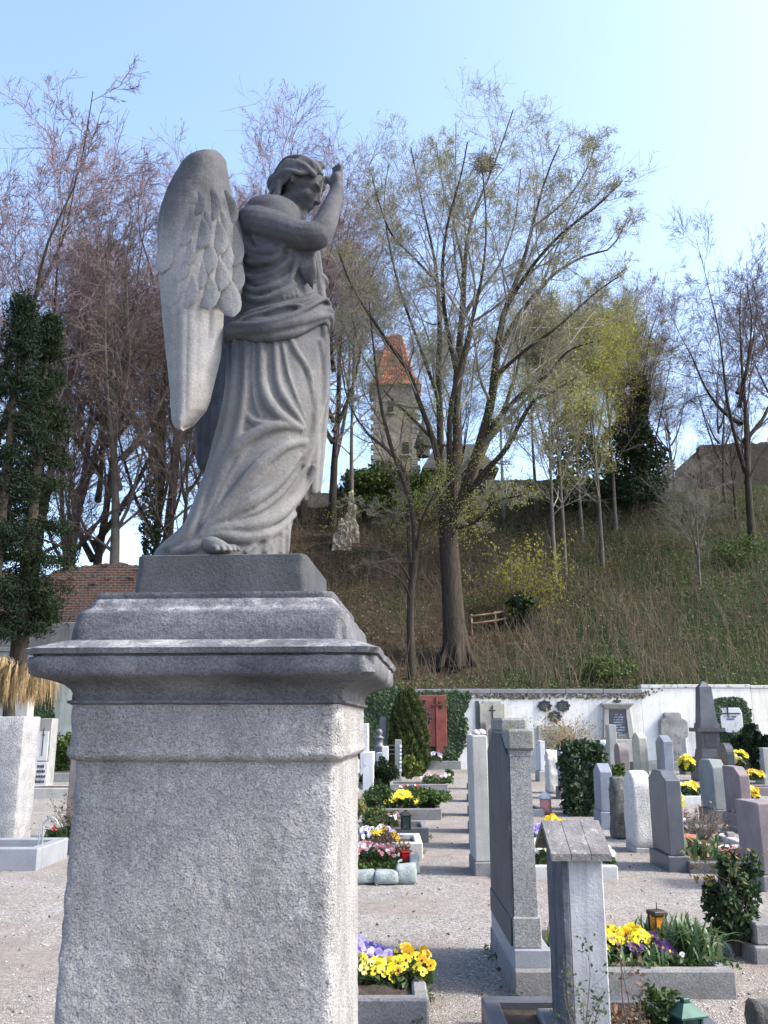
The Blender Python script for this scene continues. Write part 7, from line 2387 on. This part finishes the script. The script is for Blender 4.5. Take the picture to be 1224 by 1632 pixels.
shrub('small green plants at the foot of the white rounded stone', (G(1045, 1345).x, G(1045, 1345).y + .3, 0), .14, .2, .35, 900, .05, M_lf_yel, 109, 'leafy_plant')
g_ = G(1195, 1226)
shrub('dark clipped evergreen in front of the ivy ring', (g_.x - .4, g_.y - 1.0, 0), .55, .5, .85, 4500, .11, M_lf_con, 110, 'evergreen_bush', lumps=30, solid=.88)
shrub('dark evergreen bush before the blocky cross stone', (at(1216, 1220, 26).x, 26, 0), .6, .5, .8, 3800, .12, M_lf_con, 111, 'evergreen_bush', lumps=30, solid=.88)
shrub('green bush behind the blue grey peaked stone', (G(985, 1290).x, G(985, 1290).y, 0), .35, .35, .5, 2000, .08, M_lf_ivy2, 112, 'evergreen_bush')

# ---- far left plants
bare_shrub('bare twiggy bush in the dark planter at left', ((pb_l['x0'] + pb_l['x1']) / 2, pb_l['y0'] + .4, .12), .62, 22, 120, M_twig, .008, 'bare_bush', .5, 200, M_fol, .04)
planting('green cushion and red bloom in the dark planter at left', pb_l['x0'] + .1, pb_l['x1'] - .05, pb_l['y0'] + .1, pb_l['y0'] + .5, pb_l['h'], ['red'], 7, .04, 121, .12, False, 700, M_lf_ivy, .06)
shrub('low green cover on the mossy grave bed at left', (G(75, 1240).x, G(75, 1240).y + .8, .1), 1.1, .7, .2, 4200, .09, M_fol, 122, 'ground_plants', lumps=30, cat='plants')
shrub('dark green bush by the mossy wall at left', (at(100, 1190, 27).x, 27, 0), .7, .5, .75, 4200, .11, M_lf_ivy2, 123, 'evergreen_bush', lumps=24)
# weeping tree
def weeping():
    c = Vector((at(22, 1100, 22).x, 22, 0))
    zt = at(22, 1045, 22).z
    rg = np.random.default_rng(130)
    o = thing('weeping_tree', 'small weeping tree with curtain of straw coloured twigs at left', 'tree', c)
    V1, F1 = tube_line([(0, 0, -.1), (.05, 0, zt * .4), (-.06, 0, zt * .7), (.05, .05, zt * .92)], [.13, .10, .10, .07], 9, True, 4)
    ps = [(V1, F1)]
    n = 26
    a = np.arange(n) * 2.4
    Rr_ = rg.uniform(.5, 1.15, n)
    t = np.linspace(0, 1, 8)
    P = np.stack([np.cos(a)[:, None] * Rr_[:, None] * t, np.sin(a)[:, None] * Rr_[:, None] * t, zt * .88 + .45 * np.sin(t * 2.2)[None] * rg.uniform(.5, 1.1, (n, 1)) - .1], -1) + np.cumsum(rg.normal(0, .025, (n, 8, 3)), 1)
    Q = np.linspace(.03, .012, 8)[None].repeat(n, 0)
    V2, F2 = tubes_np(P, Q, 5)
    tm = mesh_np('trunk', *merge(ps + [(V2, [F2])])); smooth_mesh(tm)
    link('trunk', tm, M_bark2, o)
    m = 2600
    k = rg.integers(0, n, m); f = rg.uniform(.25, 1, m) * 7; i0 = np.minimum(f.astype(int), 6); ff = (f - i0)[:, None]
    S = P[k, i0] * (1 - ff) + P[k, i0 + 1] * ff
    L = rg.uniform(.4, 1.0, m)
    out = S[:, :2] * .12
    pl = np.stack([S, S + np.stack([out[:, 0], out[:, 1], -L * .35], 1) + rg.normal(0, .03, (m, 3)), S + np.stack([out[:, 0] * 1.3, out[:, 1] * 1.3, -L], 1) + rg.normal(0, .05, (m, 3))], 1)
    V3, F3 = tubes_np(pl, np.array([[.007, .006, .003]]).repeat(m, 0), 3)
    link('hanging_twigs', mesh_np('hanging_twigs', V3, [F3]), leafmat('straw_hanging', [(.30, .22, .11), (.22, .15, .08), (.38, .29, .15)], 0, .9), o)['kind'] = 'stuff'
weeping()

# a few blown leaves lying on the gravel
rg = np.random.default_rng(200)
n = 420
y = 4.8 + 16 * rg.random(n) ** 1.6; x = (rg.random(n) - .45) * y * .9
C = np.stack([x, y, np.full(n, .006)], 1)
V, F = leaf_cloud(C, .035 * rg.uniform(.5, 1.4, n), rg, .6, 0, .9)
tag(link('fallen_leaves', mesh_np('fallen_leaves', V, [F]), M_lf_dead), 'few brown leaves blown over the gravel', 'leaves', None, 'stuff')

# weeds and moss tufts at the feet of kerbs and stones
def weeds():
    rg = np.random.default_rng(210)
    lines = [((PB['x0'] - .02, PB['y0']), (PB['x0'] - .02, PB['y1'])), ((PB['x0'], PB['y0'] - .02), (PB['x1'], PB['y0'] - .02)), ((PB['x1'] + .02, PB['y0']), (PB['x1'] + .02, PB['y1'])),
             ((nb['x1'] + .02, nb['y0']), (nb['x1'] + .02, nb['y1'])), ((nb['x0'], nb['y0'] - .02), (nb['x1'], nb['y0'] - .02)), ((rb2['x0'], rb2['y0'] - .02), (rb2['x1'], rb2['y0'] - .02)),
             ((db['x0'] - .4, db['y0'] - .02), (db['x1'], db['y0'] - .02))]
    for b_ in (k1, k2, k3, k4): lines.append(((b_['x1'] + .03, b_['y0']), (b_['x1'] + .03, b_['y1'])))
    Cs = []
    for (xa_, ya_), (xb_, yb_) in lines:
        L = math.hypot(xb_ - xa_, yb_ - ya_)
        for _ in range(int(L * 3.2)):
            t = rg.random(); m = rg.integers(6, 26)
            Cs.append(np.stack([xa_ + (xb_ - xa_) * t + rg.normal(0, .025, m), ya_ + (yb_ - ya_) * t + rg.normal(0, .025, m), rg.random(m) * .035], 1))
    C = np.vstack(Cs)
    V, F = leaf_cloud(C, .03 * rg.uniform(.5, 1.4, len(C)), rg, .35, -.6)
    tag(link('weeds', mesh_np('weeds', V, [F]), M_fol), 'small weeds growing along the foot of the kerbs', 'weeds', None, 'stuff')
weeds()
